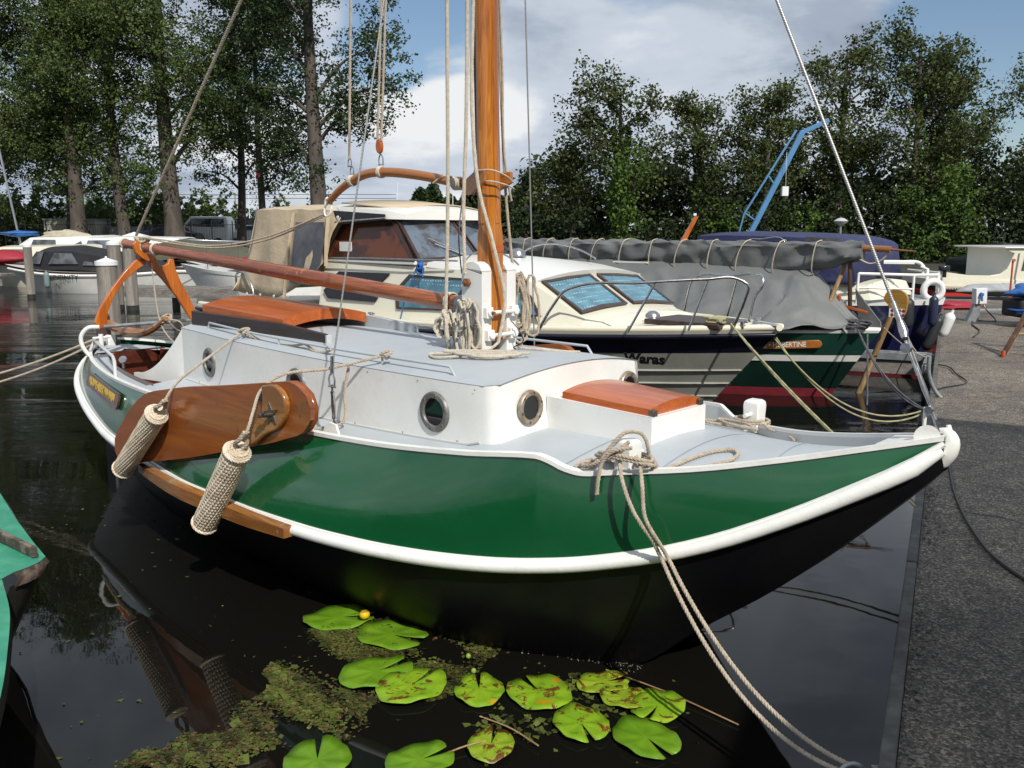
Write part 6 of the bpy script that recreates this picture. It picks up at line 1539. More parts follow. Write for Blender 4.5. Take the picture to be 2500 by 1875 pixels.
fender(((-11.2, 27.9), 0), (0, 0, -.05), .07, .40, darkblue, 'blue fender hanging low at the sloop stern', 'fenders on the sloop')
# white cabin cruiser far left, sailing boat with blue cover, launches behind
T, fr, S = simple_boat(-21.5, 37.0, 178, 7.5, 2.5, 1.30, white, 'white yacht with porthole row and a sail cover, far left'); cabin(T, 'cabin', white, [(-1.6, .5, 1.2, .4, 1.3, -1.7), (-2.2, .8, 1.15, .7, 1.62, -2.4), (-5.4, .9, 1.1, .8, 1.68, -5.4)])
k = MB()
for i in range(6): k.disc((-1.8 - i * .75, 1.2, .98), (0, 1, 0), .11, 12, .03)
part('portholes', k, winglass, T)
k = MB(); k.disc((-2.9, .83, 1.45), (0, 1, 0), .01, 4, .01)
poly_part(T, 'cabin_window', winglass, [(-2.5, .82, 1.35), (-2.6, .80, 1.55), (-3.5, .83, 1.55), (-3.5, .85, 1.35)], .02, (0, 1, 0))
k = MB(); k.tube([(-1.6, 0, 1.3), (-1.05, 0, 5.2)], .045, 8); part('mast', k, steel, T)
single('sail_bundle', lumpy((-17.9, 36.5, 1.70), (1.9, .6, .40), 31), mat('cream_sail', (.42, .38, .28), .8, (.34, .31, .23), 4), 'cream bundled sail lying on the white yacht, far left', 'sail', smooth=60)
single('blue_tarp', lumpy((-19.6, 36.4, 1.78), (1.5, .6, .22), 32), brightblue, 'bright blue cover on the far left yacht', 'tarp', smooth=60)
T, fr, S = simple_boat(-19.2, 32.0, 178, 6.0, 2.3, .95, cream, 'cream cruiser with dark canopy and red cover at the left edge'); cabin(T, 'cabin', cream, [(-.9, .5, .9, .4, 1.0, -1.0), (-1.5, .85, .85, .75, 1.35, -1.7), (-4.5, .9, .85, .8, 1.40, -4.5)])
poly_part(T, 'cabin_window', winglass, [(-1.7, .88, 1.02), (-1.8, .84, 1.28), (-2.6, .86, 1.28), (-2.7, .90, 1.02)], .02, (0, 1, 0))
single('boat_canopy', lumpy((-19.9, 31.6, 1.55), (2.0, 1.5, .55), 33, amp=.05), blackcanvas, 'black canvas canopy of the cream cruiser at the left edge', 'canopy', smooth=60)
single('boat_canopy', lumpy((-17.5, 30.6, 1.02), (2.6, 1.2, .50), 34, amp=.05), redm, 'dark red boat cover behind the sloop bow', 'canopy', smooth=60)
T, fr, S = simple_boat(-17.2, 34.5, 178, 8.0, 2.4, 1.28, white, 'long white launch with a tan stripe behind the sloop', band=tan); cabin(T, 'cabin', white, [(-.5, .5, 1.2, .4, 1.3, -.6), (-1.2, .8, 1.15, .7, 1.62, -1.5), (-2.8, .9, 1.1, .8, 1.66, -2.8), (-5.0, .9, 1.1, .8, 1.62, -5.0)])
poly_part(T, 'cabin_window', winblue, [(-1.5, .86, 1.30), (-1.6, .80, 1.55), (-2.5, .84, 1.56), (-2.6, .88, 1.30)], .02, (0, 1, 0)); poly_part(T, 'cabin_window', winblue, [(-.75, .6, 1.30), (-1.3, .73, 1.53), (-1.38, .78, 1.30)], .02, (0, 1, 0))
single('white_tent_cover', MB().add([(-15.9, 35, 1.42), (-13.4, 35, 1.40), (-13.4, 36.6, 1.40), (-15.9, 36.6, 1.42), (-14.8, 35.8, 1.85)], [(0, 1, 4), (1, 2, 4), (2, 3, 4), (3, 0, 4), (0, 3, 2, 1)]), whitep, 'white peaked boat cover behind the sloop canopy', 'cover', smooth=0)
k = MB(); rows = []
for u, z in ((-13.4, 1.15), (-12.5, 1.45), (-11.3, 1.66), (-10.0, 1.50), (-8.9, 1.22), (-8.4, 1.0)):
    rows.append([(u, 32.0 + 1.1 * t, z - .35 * t * t - (0 if abs(t) < .99 else .3)) for t in np.linspace(-1, 1, 9)])
k.grid(rows); single('olive_boat_cover', k, olive, 'olive canvas boat cover behind the boom end', 'cover', smooth=50)
T, fr, S = simple_boat(-12.6, 32.1, 178, 4.6, 2.0, .92, brownw, 'dark wooden boat under the olive cover')
T, fr, S = simple_boat(-9.6, 26.3, 177, 5.4, 2.0, .98, white, 'white yacht with steel pulpit rails behind the boom', band=white)
for y in (-.6, .6): tube_part(T, 'guard_rail', [(-.1, 0, 1.66), (-.9, y, 1.62), (-2.6, y, 1.58), (-5, y, 1.55)], .014, steel)
for u in (-.3, -1.0, -1.9, -2.8, -3.8): tube_part(T, 'rail_post', [(u, .5 if u < -.5 else .1, .85), (u, .55 if u < -.5 else .1, 1.62)], .014, steel)
cabin(T, 'cabin', redm, [(-1.6, .6, .9, .5, 1.0, -1.6), (-2.2, .75, .9, .6, 1.2, -2.2), (-5.0, .75, .9, .6, 1.2, -5.0)])
T, fr, S = simple_boat(-10.9, 30.3, 178, 5.0, 2.0, .92, navyhull, 'dark blue open boat behind the jetty', band=blackp)
# jetty of planks
jt = thing('wooden_jetty', 'grey wooden jetty with plank deck running behind the piles', 'jetty', WF, (-9, 25, 0))
a, b = Vector((-10.6, 23.6, .45)), Vector((-6.9, 22.6, .45)); d = (b - a).normalized(); nn = Vector((-d.y, d.x, 0)); L_ = (b - a).length; nP = 26
for i in range(nP):
    k = MB(); c = a + d * (L_ * (i + .5) / nP) + nn * .5; k.box(c + Vector((0, 0, .004 * (i % 3))), (L_ / nP - .012, 1.0, .04), Matrix.Rotation(math.atan2(d.y, d.x), 3, 'Z')); part('plank', k, greywx, jt)
k = MB(); k.box(a + d * L_ / 2 + Vector((0, 0, -.12)), (L_, .06, .20), Matrix.Rotation(math.atan2(d.y, d.x), 3, 'Z')); part('side_beam', k, greywx, jt)
for t in (.02, .5, .95):
    k = MB(); p_ = a + d * L_ * t; k.tube([(p_.x, p_.y + .4, -.5), (p_.x, p_.y + .4, .40)], .10, 10); part('jetty_pile', k, quaywall, jt)
j2 = thing('wooden_jetty', 'second grey wooden jetty further back, beyond the dark blue boat', 'jetty', WF, (-9, 31, 0))
k = MB(); k.box((-10.2, 30.3, .55), (9.0, 1.2, .05), Matrix.Rotation(R(-32), 3, 'Z')); part('deck', k, greywx, j2); k = MB(); k.box((-10.4, 29.8, .42), (9.0, .06, .24), Matrix.Rotation(R(-32), 3, 'Z')); part('side_beam', k, greywx, j2)
j3 = thing('wooden_jetty', 'wooden jetty at the left edge beside the sloop bow', 'jetty', WF, (-18, 29.5, 0)); k = MB(); k.box((-19.3, 29.4, .50), (6.0, 1.0, .07)); k.box((-19.3, 28.95, .28), (6.0, .06, .22)); part('deck', k, greywx, j3)
# shore behind: fence, huts, vehicles
fc = thing('wire_fence', 'tall black wire fence along the far shore', 'fence', WF, (-22, 53, 1.0))
k = MB(); k.box((-21.5, 53, 2.22), (16, .02, .03)); k.box((-21.5, 53, 1.25), (16, .02, .03)); part('rail', k, fencem, fc)
for x in np.arange(-29.4, -13.6, 1.2):
    k = MB(); k.box((x, 53, 1.7), (.05, .05, 1.5)); part('fence_post', k, fencem, fc)
k = MB()
for x in np.arange(-29.4, -13.6, .15): k.box((x, 53.02, 1.65), (.008, .008, 1.2))
part('wire_bars', k, fencem, fc, kind='stuff')
def hut(x0, x1, y, z0, z1, m, label, wins, cat='cabin'):
    T = thing('site_cabin', label, cat, WF, ((x0 + x1) / 2, y, z0)); k = MB(); k.box(((x0 + x1) / 2, y + 1.2, (z0 + z1) / 2), (x1 - x0, 2.4, z1 - z0)); part('wall', k, m, T, bev=.02); k = MB(); k.box(((x0 + x1) / 2, y + 1.2, z1 + .04), (x1 - x0 + .1, 2.5, .08)); part('roof', k, galv, T)
    for wx in wins:
        k = MB(); k.box((wx, y - .01, (z0 + z1) / 2 + .05), (.24, .04, .34)); w_ = part('window', k, whitep, T); k = MB(); k.box((wx, y - .03, (z0 + z1) / 2 + .05), (.17, .02, .26)); part('pane', k, blackp, w_)
hut(-30.2, -26.9, 59, .9, 2.55, mat('beige_cabin_wall', (.44, .42, .34), .7, (.40, .38, .31), 4), 'long beige site cabin behind the fence between the trunks', (-29.85, -29.1, -28.2, -27.3))
hut(-26.5, -24.4, 60, .9, 2.05, mat('pale_grey_cabin_wall', (.40, .42, .42), .6), 'low pale grey cabin next to the beige one', (-26.0, -25.3))
bd = thing('dark_building', 'dark two-storey building with a pale canopy at the left edge', 'building', WF, (-37, 62, .9))
k = MB(); k.box((-39.6, 64, 2.5), (8.0, 5, 3.2)); part('wall', k, blackcanvas, bd); k = MB(); k.box((-38.6, 61.0, 2.75), (8.4, 2, .16)); part('canopy_roof', k, whitep, bd); 
for x in (-40.9, -39.4, -37.9, -36.4): 
    k = MB(); k.box((x, 61.45, 2.0), (1.1, .05, 1.2)); part('window', k, winglass, bd)
car(-20.2, 60, .78, 3.6, white, 'white van parked behind the fence, right of the thick trunk', R(180), cat='van', h=2.0, kind='van')
car(-17.0, 61, .75, 4.0, whitep, 'white car behind the fence nearest the tan canopy', R(180), h=1.5)
car(-21.9, 58, .75, 4.2, carm, 'dark car behind the fence beside the white van', 0, h=1.5)
car(-23.4, 61, .75, 4.2, carm, 'dark car behind the fence left of the thick trunk', 0, h=1.45)
def arch_boat(x, label):
    fr = frame_at(x, 64, 178); T, fr, S = simple_boat(x - 2.3, 64, 178, 4.8, 2.0, 1.0, white, label, group='boats stored ashore'); 
    for o in [T] : o.location.z += 1.0
    k = MB(); k.prism([(-1.6, -.8, 1.0), (-2.1, -.7, 1.7), (-3.6, -.7, 1.7), (-3.9, -.8, 1.0)], (0, 1.5, 0)); part('windscreen', k, winblue, T); return T
arch_boat(-21.6, 'white boat with raised windscreen stored ashore, left of two'); arch_boat(-18.6, 'white boat with raised windscreen stored ashore, right of two')
# embankment with railway masts, far right of the left shore
g = MB(); g.grid([[(x, 88 + dy, zz_) for x in np.linspace(-48, -12, 24)] for dy, zz_ in ((0, 1.0), (8, 2.9), (16, 3.0), (24, 1.0))]); structure('railway_embankment', g, grassm, 0)
for i, x in enumerate((-31.4, -30.0, -28.6)):
    k = MB(); k.tube([(x, 95, 2.8), (x, 95, 5.6)], .07, 6); k.box((x + .5, 95, 5.4), (1.0, .06, .06)); single('catenary_mast', k, galv, 'thin railway mast on the embankment left of the tan canopy, ' + ('left', 'middle', 'right')[i] + ' of three', 'mast', group='railway masts')
k = MB()
for z in (5.5, 5.1): k.tube([(-60, 95, z), (-12, 95, z)], .025, 4)
single('catenary_wire', k, fencem, 'railway wires strung along the masts on the embankment', 'wire')
k = MB(); k.tube([(-13.9, 50, 1), (-13.9, 50, 5.0)], .03, 6); single('flag_pole', k, whitep, 'thin flag pole beside the slim poplar trunk', 'flag pole'); k = MB(); k.box((-13.75, 50, 4.85), (.28, .02, .22)); single('flag', k, redanti, 'small red flag on the thin pole', 'flag')
for x, h_, lb in ((-1.4, 8.2, 'left of the mast'), (-.9, 8.6, 'next to the dark grove'), (-4.4, 7.4, 'over the canopy roof'), (-12.5, 7.2, 'above the tan canopy')):
    k = MB(); k.tube([(x * 2.2 - 4, 110, 1), (x * 2.2 - 4, 110, h_)], .05, 5); single('distant_mast', k, whitep, 'very thin distant mast ' + lb, 'mast', group='distant masts')
# ================================================================ teal dinghy at the lower left
TF = ((0, 0), 0.0)
td = thing('teal_dinghy', 'teal painted dinghy with scuffed edges at the lower left corner', 'dinghy', TF, (-2.2, 3.2, 0))
outer = catmull([(-2.13, 3.56, .55), (-2.01, 3.38, .55), (-1.88, 3.18, .55), (-1.71, 2.86, .55), (-1.56, 2.55, .55), (-1.44, 2.25, .55), (-1.33, 1.9, .55), (-1.27, 1.5, .55)], 30)
inner = outer + np.array([-.075, -.02, 0]); low = outer + np.array([-.16, -.04, -.62])
k = MB(); k.grid([[tuple(p) for p in outer], [tuple(p) for p in inner]]); k.grid([[tuple(p) for p in inner], [tuple(p + np.array([0, 0, -.03])) for p in inner]]); part('gunwale', k, teal, td, 40)
k = MB(); k.grid([[tuple(p + np.array([0, 0, -.002])) for p in outer], [tuple(p + np.array([.006, .0, -.05])) for p in outer], [tuple(p) for p in low]]); part('outer_side', k, quaywall, td, 40)
k = MB(); k.grid([[tuple(p + np.array([0, 0, -.03])) for p in inner], [tuple(p + np.array([-.14, 0, -.45])) for p in inner]]); k.grid([[tuple(p + np.array([-.14, 0, -.45])) for p in inner], [(-4.5, float(p[1]) - .6, .05) for p in inner]]); part('inner_side', k, teal, td, 40)
fd = [(-2.06, 3.54), (-2.03, 3.60), (-2.015, 3.66), (-2.02, 3.72), (-2.06, 3.77), (-2.15, 3.88), (-2.40, 4.20), (-2.74, 4.66), (-3.6, 5.5), (-4.4, 4.4), (-2.9, 3.2), (-2.08, 3.42)]
k = MB(); k.add([(x, y, .553) for x, y in fd], [tuple(range(len(fd)))]); part('fore_deck', k, teal, td, 0)
k = MB(); ed = catmull([(x, y, .55) for x, y in fd[:9]], 40)
k.grid([[tuple(p) for p in ed], [tuple(p + np.array([.012, .006, -.025])) for p in ed], [tuple(p + np.array([-.005, 0, -.065])) for p in ed]]); part('rubbing_strip', k, scuff, td, 50)
k = MB(); k.grid([[tuple(p + np.array([-.02, 0, -.06])) for p in ed], [tuple(p + np.array([-.25, -.1, -.6])) for p in ed]]); part('bow_side', k, quaywall, td, 50)
k = MB(); k.prism([(-2.04, 3.70, .556), (-2.065, 3.695, .556), (-3.4, 4.75, .556), (-3.4, 4.80, .556)], (0, 0, .05)); part('deck_strip', k, scuff, td, bev=.004)
# ================================================================ water lilies and pond weed
def pad(c, r, ang, m, label, seed, tilt=0.0, notch=.26, torn=0.0):
    g = np.random.default_rng(seed); ph = g.uniform(0, 6.28, 4); V = [(0, 0, 0.012)]; n = 46; rings = (.35, .7, 1.0); k = MB()
    angs = np.linspace(notch / 2, 2 * math.pi - notch / 2, n)
    for f in rings:
        for a in angs:
            e = abs(a - math.pi) / math.pi; rr = r * f * (1.0 - .03 * e ** 3 - .16 * max(0, (e - .90) / .10) ** 2 * f + .012 * math.sin(5 * a + ph[0])) * (1.0 if f < 1 else 1 + .010 * math.sin(13 * a + ph[1]) - torn * max(0, math.sin(4 * a + ph[2])) * .25)
            V.append((rr * math.cos(a) * 1.12, rr * math.sin(a) * (.90 + .04 * math.sin(ph[2])), .010 + .006 * f * f * math.sin(3 * a + ph[3]) + .004 * f * math.sin(7 * a + ph[0]) + tilt * rr * math.sin(a) + .003 * (f == 1.0)))
    F = [(0, 1 + i, 2 + i) for i in range(n - 1)]
    for j in range(2):
        for i in range(n - 1): a0 = 1 + j * n + i; F.append((a0, a0 + n, a0 + n + 1, a0 + 1))
    k.add(V, F); me = mesh_from('lily_pad', k, m, Vector((0, 0, 0)), 60)
    o = bpy.data.objects.new('lily_pad', me); COL.objects.link(o); o.location = (c[0], c[1], .006 + .0008 * (seed % 7)); o.rotation_euler = (0, 0, R(ang)); o['label'] = label; o['category'] = 'lily pad'; o['group'] = 'lily pads'
    sl = o.modifiers.new('solid', 'SOLIDIFY'); sl.thickness = .0025
G0, G1, G2 = pads_m
P_ = [((-.87, 4.29), .165, 10, G0, 'smooth green lily pad with the yellow flower, furthest from the camera'), ((-.58, 4.09), .165, -25, G0, 'smooth dark green lily pad just below the flower'),
      ((-.60, 3.72), .155, 40, G0, 'large smooth green lily pad left of the spotted ones'), ((-.43, 3.60), .152, 58, G1, 'yellow-green lily pad with brown blotches, overlapping the smooth one'),
      ((-.14, 3.57), .125, 95, G1, 'spotted lily pad with its notch towards the hull, middle of the row'), ((.115, 3.55), .142, 118, G1, 'spotted lily pad right of the middle of the row'),
      ((.275, 3.30), .125, -75, G1, 'spotted lily pad with its notch towards the camera'), ((-.08, 3.15), .105, 82, G2, 'small decayed brown-blotched lily pad nearest the bottom middle'),
      ((.40, 3.63), .115, 20, G2, 'torn yellowing lily pad nearest the bow corner'), ((.47, 3.50), .098, 140, G2, 'small yellowing lily pad tucked under its neighbours'),
      ((.60, 3.43), .125, -120, G1, 'partly shaded lily pad furthest right'), ((.52, 3.20), .138, -62, G0, 'plain green lily pad lowest on the right'),
      ((-.34, 3.05), .120, 35, G0, 'green lily pad cut by the bottom edge, in the middle'), ((-.72, 3.05), .135, 100, G0, 'smooth green lily pad cut by the bottom edge, further left')]
for i, (c, r, a, m, lb) in enumerate(P_): pad(c, r, a, m, lb, i + 3, torn=.6 if 'torn' in lb else 0)
fl = thing('water_lily_flower', 'small round yellow water lily flower standing beside the far pad', 'flower', WF, (-.735, 4.235, .02), None)
k = MB(); k.lathe([(.001, 0), (.018, .004), (.026, .016), (.026, .028), (.020, .038)], (-.735, 4.235, .035), 14); part('petal_cup', k, mat('yellow_petal', (.75, .50, .01), .45), fl, 60)
k = MB(); k.lathe([(.018, .034), (.008, .040), (.001, .040)], (-.735, 4.235, .035), 10); part('pistil', k, mat('ochre_pistil', (.45, .28, .02), .6), fl); k = MB(); k.tube([(-.735, 4.235, -.02), (-.735, 4.235, .04)], .005, 6); part('stem', k, pads_m[0], fl)
for (x, y), lb in (((-.27, 4.16), 'nearest the hull'), ((-.20, 3.86), 'left of the middle pads'), ((-.17, 3.72), 'just above the middle pad')):
    k = MB(); k.lathe([(.001, 0), (.010, .004), (.013, .012), (.009, .022), (.001, .026)], (x, y, .01), 10); single('lily_bud', k, mat('green_bud', (.20, .34, .04), .5), 'tiny green lily bud ' + lb, 'bud', group='lily buds', smooth=60)
for i, (a, b, lb) in enumerate((((-.13, 3.36, .012), (.10, 3.14, .018), 'middle pads'), ((-.27, 3.08, .012), (-.10, 3.17, .02), 'bottom pads'), ((.42, 3.75, .012), (.90, 3.30, .01), 'bow corner'))):
    k = MB(); k.tube([a, tuple((np.array(a) + np.array(b)) / 2 + np.array([.01, .01, .004])), b], .0035, 5, n=8); single('reed_stem', k, stakew, 'thin pale stem floating near the ' + lb, 'stem', group='floating stems')
def leaves(name, pts, size, m, flat=.5, sub=None, seed=1, tint=None, spread=1.0, kind='stuff', parent=None, tri=False, aspect=1.5, normal_bias=None):
    """one mesh of leaf-sized quads; pts Nx3"""
    g = np.random.default_rng(seed); n = len(pts)
    s_ = (size if np.isscalar(size) else np.array(size)[:, None]) * g.uniform(.6, 1.3, (n, 1))
    a = g.normal(size=(n, 3)); a[:, 2] *= flat; a /= np.linalg.norm(a, axis=1)[:, None]
    b = g.normal(size=(n, 3)); b[:, 2] *= flat; b -= a * (a * b).sum(1)[:, None]; b /= np.linalg.norm(b, axis=1)[:, None]
    c = np.cross(a, b)
    w_ = s_ / aspect
    q = np.stack([pts - a * s_ * .5, pts + b * w_ * .5 + c * s_ * .12, pts + a * s_ * .5, pts - b * w_ * .5 + c * s_ * .12], axis=1).reshape(-1, 3)
    me = bpy.data.meshes.new(name); me.vertices.add(4 * n); me.vertices.foreach_set('co', q.ravel().astype(np.float32))
    me.loops.add(4 * n); me.loops.foreach_set('vertex_index', np.arange(4 * n, dtype=np.int32)); me.polygons.add(n); me.polygons.foreach_set('loop_start', np.arange(0, 4 * n, 4, dtype=np.int32)); me.polygons.foreach_set('loop_total', np.full(n, 4, dtype=np.int32))
    me.update(calc_edges=True); t = g.uniform(0, 1, n) if tint is None else np.clip(tint + g.normal(0, .18, n), 0, 1)
    at = me.attributes.new('tint', 'FLOAT', 'FACE'); at.data.foreach_set('value', t.astype(np.float32)); me.materials.append(m)
    o = bpy.data.objects.new(name, me); COL.objects.link(o)
    if parent is not None: o.parent = parent
    if kind: o['kind'] = kind
    return o
WP = np.array([(-1.42, 2.98), (-1.42, 3.20), (-1.12, 3.32), (-1.08, 3.75), (-.95, 4.15), (-.86, 4.38), (-.48, 4.24), (-.12, 4.02), (-.08, 3.74), (-.30, 3.55), (-.52, 3.50), (-.58, 3.25), (-.86, 3.14), (-.98, 2.98)])
def inpoly(x, y, P):
    c = np.zeros(len(x), bool); j = len(P) - 1
    for i in range(len(P)):
        xi, yi = P[i]; xj, yj = P[j]; c ^= ((yi > y) != (yj > y)) & (x < (xj - xi) * (y - yi) / (yj - yi + 1e-12) + xi); j = i
    return c
xs, ys = rng.uniform(-1.6, .2, 110000), rng.uniform(2.9, 4.5, 110000)
nz = np.sin(xs * 9 + 2 * np.sin(ys * 5)) + np.sin(ys * 11 + 1.7 * np.sin(xs * 7)) + .6 * np.sin(xs * 23 + ys * 19)
okm = inpoly(xs + .05 * np.sin(ys * 17), ys + .05 * np.sin(xs * 15), WP) & (nz > -.25 + rng.normal(0, .45, len(xs)) + np.clip((-.85 - xs) * 1.6, 0, 1.2) * (ys < 3.6))
wp = np.stack([xs[okm], ys[okm], np.full(okm.sum(), .004)], 1); wp[:, 2] += rng.uniform(-.002, .010, len(wp))
rng.shuffle(wp); wa = wp[:17000]; tn = .45 + .30 * np.sin(wa[:, 0] * 12 + np.sin(wa[:, 1] * 9) * 2) + .25 * np.sin(wa[:, 0] * 41 + wa[:, 1] * 37)
o = leaves('pond_weed', wa, rng.uniform(.005, .024, len(wa)) * (1 + 1.4 * (rng.uniform(0, 1, len(wa)) > .95)), weedm, .10, seed=5, tint=tn, aspect=1.25); o['label'] = 'mottled green and brown pond weed floating in front of the black hull'; o['category'] = 'pond weed'
o = leaves('pond_weed_litter', wp[-4200:], .022, weedb, .12, seed=6, aspect=1.6); o['label'] = 'brown leaf litter mixed into the floating pond weed'; o['category'] = 'leaf litter'
sp_ = []
for cx, cy, n_ in ((.42, 3.45, 60), (.28, 3.62, 70), (-.05, 3.30, 40), (-.1, 4.05, 60), (.12, 3.28, 30)): sp_ += [(cx + rng.normal(0, .05), cy + rng.normal(0, .05), .005) for _ in range(n_)]
o = leaves('pond_weed', np.array(sp_), .035, weedm, .1, seed=8, aspect=1.2); o['label'] = 'sparse dark weed between the lily pads'; o['category'] = 'pond weed'
fx = np.stack([rng.uniform(-3.2, .9, 420), rng.uniform(2.9, 7.5, 420), np.full(420, .004)], 1)
o = leaves('floating_leaf_bits', fx, rng.uniform(.006, .034, 420) ** 1.0, weedm, .05, seed=9); o['label'] = 'tiny leaf bits scattered over the dark water'; o['category'] = 'leaf bits'

U_ = rng.uniform(-2.2, .26, 900); W_ = np.interp(-U_, [-.26, 0, .6, 1.4, 2.2], [.26, .365, .60, .655, .66]); O_ = np.abs(rng.normal(0, .035, 900))
ca, sa = math.cos(HF[1]), math.sin(HF[1]); yl = -(W_ + O_ + .005); fx = np.stack([HF[0][0] + U_ * ca - yl * sa, HF[0][1] + U_ * sa + yl * ca, np.full(900, .003)], 1)
o = leaves('waterline_scum', fx, .008, mat('pale_scum', (.22, .20, .16), .8), .1, seed=19); o['label'] = 'pale specks of scum gathered along the black hull waterline'; o['category'] = 'scum'
# ================================================================ trees
def tree(x, y, z0, h, trunk_r, crown, leafm, label, cat='tree', n=7000, size=.24, lean=0.0, seed=1, low=.22, limbs=9, width=3.0, top=None, group=None, ivy=0, clump=26, crown_pow=.6, droop=0.0, density=1.0):
    g = np.random.default_rng(seed)
    T = thing(crown, label, cat, WF, (x, y, z0), group)
    bend = g.normal(0, .25, 2)
    def axis(t): return np.array([x + lean * h * t + bend[0] * math.sin(t * 4) * .5 * (h / 10), y + bend[1] * math.sin(t * 3) * .4, z0 + h * t])
    k = MB(); ts = np.linspace(0, .97, 16); k.tube([tuple(axis(t)) for t in ts], [trunk_r * (1.25 if t < .03 else 1) * (1 - .88 * t ** .9) + .02 for t in ts], 10)
    centers = []; wts = []
    for i in range(limbs):
        t = low + (.93 - low) * (i + g.uniform(0, .8)) / limbs; a = g.uniform(0, 6.28) if i % 2 else g.uniform(-.8, .8) + (math.pi if g.random() < .5 else 0)
        prof = math.sin(math.pi * min(1, ((t - low) / (1 - low)) * .80 + .22)) ** crown_pow
        ln = width * prof * g.uniform(.7, 1.15); p0 = axis(t); d = np.array([math.cos(a), math.sin(a) * .8, 0])
        rise = g.uniform(.5, 1.1) * ln
        p1 = p0 + d * ln * .5 + np.array([0, 0, rise * .55]); p2 = p0 + d * ln + np.array([0, 0, rise - droop * ln])
        k.tube([tuple(p0), tuple(p1), tuple(p2)], [trunk_r * .32 * (1 - t * .6) + .015, trunk_r * .18 * (1 - t * .5) + .012, .012], 6, n=8)
        for q_ in range(3):
            f = g.uniform(.35, .9); pb_ = p0 + (p2 - p0) * f + np.array([0, 0, .15 * rise]); pe = pb_ + g.normal(0, .42, 3) * ln * .5 + np.array([0, 0, .25 * ln])
            k.tube([tuple(pb_), tuple(pe)], [.022, .008], 5); centers.append(pe); wts.append(.8)
        for f in (.45, .65, .85, 1.0): centers.append(p0 + (p2 - p0) * f + np.array([0, 0, .3 * rise * f * (1 - f)])); wts.append(.6 + .4 * f)
    tr_ = part('trunk', k, bark, T, 60)
    for o in [tr_]: pass
    for _ in range(int(limbs * 1.6)):
        t = g.uniform(low * .9, .98); c = axis(t) + np.array([*g.normal(0, .35, 2) * width * .35, 0]); centers.append(c); wts.append(.5)
    C = np.array(centers); W_ = np.array(wts); W_ /= W_.sum(); m_sub = max(1, n // clump)
    ci = g.choice(len(C), m_sub, p=W_); sub = C[ci] + g.normal(0, 1, (m_sub, 3)) * np.array([.30, .30, .26]) * (width * .50)
    sub[:, 2] = np.maximum(sub[:, 2], z0 + low * h * .55)
    pts = (sub[:, None, :] + g.normal(0, 1, (m_sub, clump, 3)) * np.array([.24, .24, .17]) * (size / .22) * 1.15).reshape(-1, 3)
    tint = np.repeat(g.uniform(.1, .9, m_sub), clump)
    o = leaves('crown', pts - np.array([x, y, z0]), size, leafm, .8, seed=seed, tint=tint, parent=T, kind=None)
    if ivy:
        m_ = int(ivy); t = g.uniform(.0, .80, m_) ** 1.0; rr = (.35 + .55 * (1 - t) + .25 * np.sin(t * 17 + seed)) * width * .30; a = g.uniform(0, 6.28, m_)
        pv = np.array([axis(q_) for q_ in t]); pv[:, 0] += rr * np.cos(a) * g.uniform(.6, 1.05, m_); pv[:, 1] += rr * np.sin(a) * g.uniform(.6, 1.05, m_)
        leaves('ivy', pv - np.array([x, y, z0]), size * .85, leafD, .8, seed=seed + 50, tint=.5 + .4 * np.sin(t * 30), parent=T, kind=None)
    return T
# left: tall poplars at the shore (trunks with limbs, crowns run out of the frame)
tall = [(-24.4, 51.5, 1.0, 22, .42, -.012, 11, 'poplar with a leaning dark trunk, third from the left', 3.9, leafA, 11500, .20),
        (-29.8, 52.0, 1.0, 21, .30, .005, 12, 'dense poplar at the left edge of the picture', 3.6, leafA, 9500, .10),
        (-33.0, 57.0, 1.0, 22, .32, .0, 13, 'poplar mostly cut off by the left edge', 4.0, leafA, 8000, .12),
        (-27.4, 57.0, 1.0, 22, .30, .0, 14, 'poplar behind the beige cabin', 3.6, leafB, 8500, .12),
        (-21.9, 51.8, 1.0, 20, .34, .0, 15, 'twin-stemmed poplar beside the rope, left of the thick trunk', 3.4, leafA, 9500, .18),
        (-19.0, 51.5, 1.0, 22, .50, -.010, 16, 'largest pale-trunked poplar above the boom end', 4.2, leafA, 11000, .30),
        (-16.6, 56.0, 1.0, 19, .25, .0, 17, 'poplar in the middle of the left row, behind its neighbours', 2.9, leafA, 6000, .24),
        (-14.1, 52.0, 1.0, 19, .20, .004, 18, 'slim straight poplar with drooping leaves', 2.3, leafB, 4600, .22),
        (-9.9, 47.5, 1.0, 21, .46, -.022, 19, 'dark-leaved poplar with a bare lower trunk behind the gaff', 3.6, leafB, 10500, .27)]
for (x, y, z0, h, r, ln, sd, lb, wd, lm, n_, lo) in tall:
    tree(x, y, z0, h, r, 'poplar_tree', lm, lb, n=int(n_ * 4.3), size=.17, lean=ln, seed=sd, low=lo * .62, limbs=17, width=wd * 1.25, group='tall trees on the left shore', droop=.25)
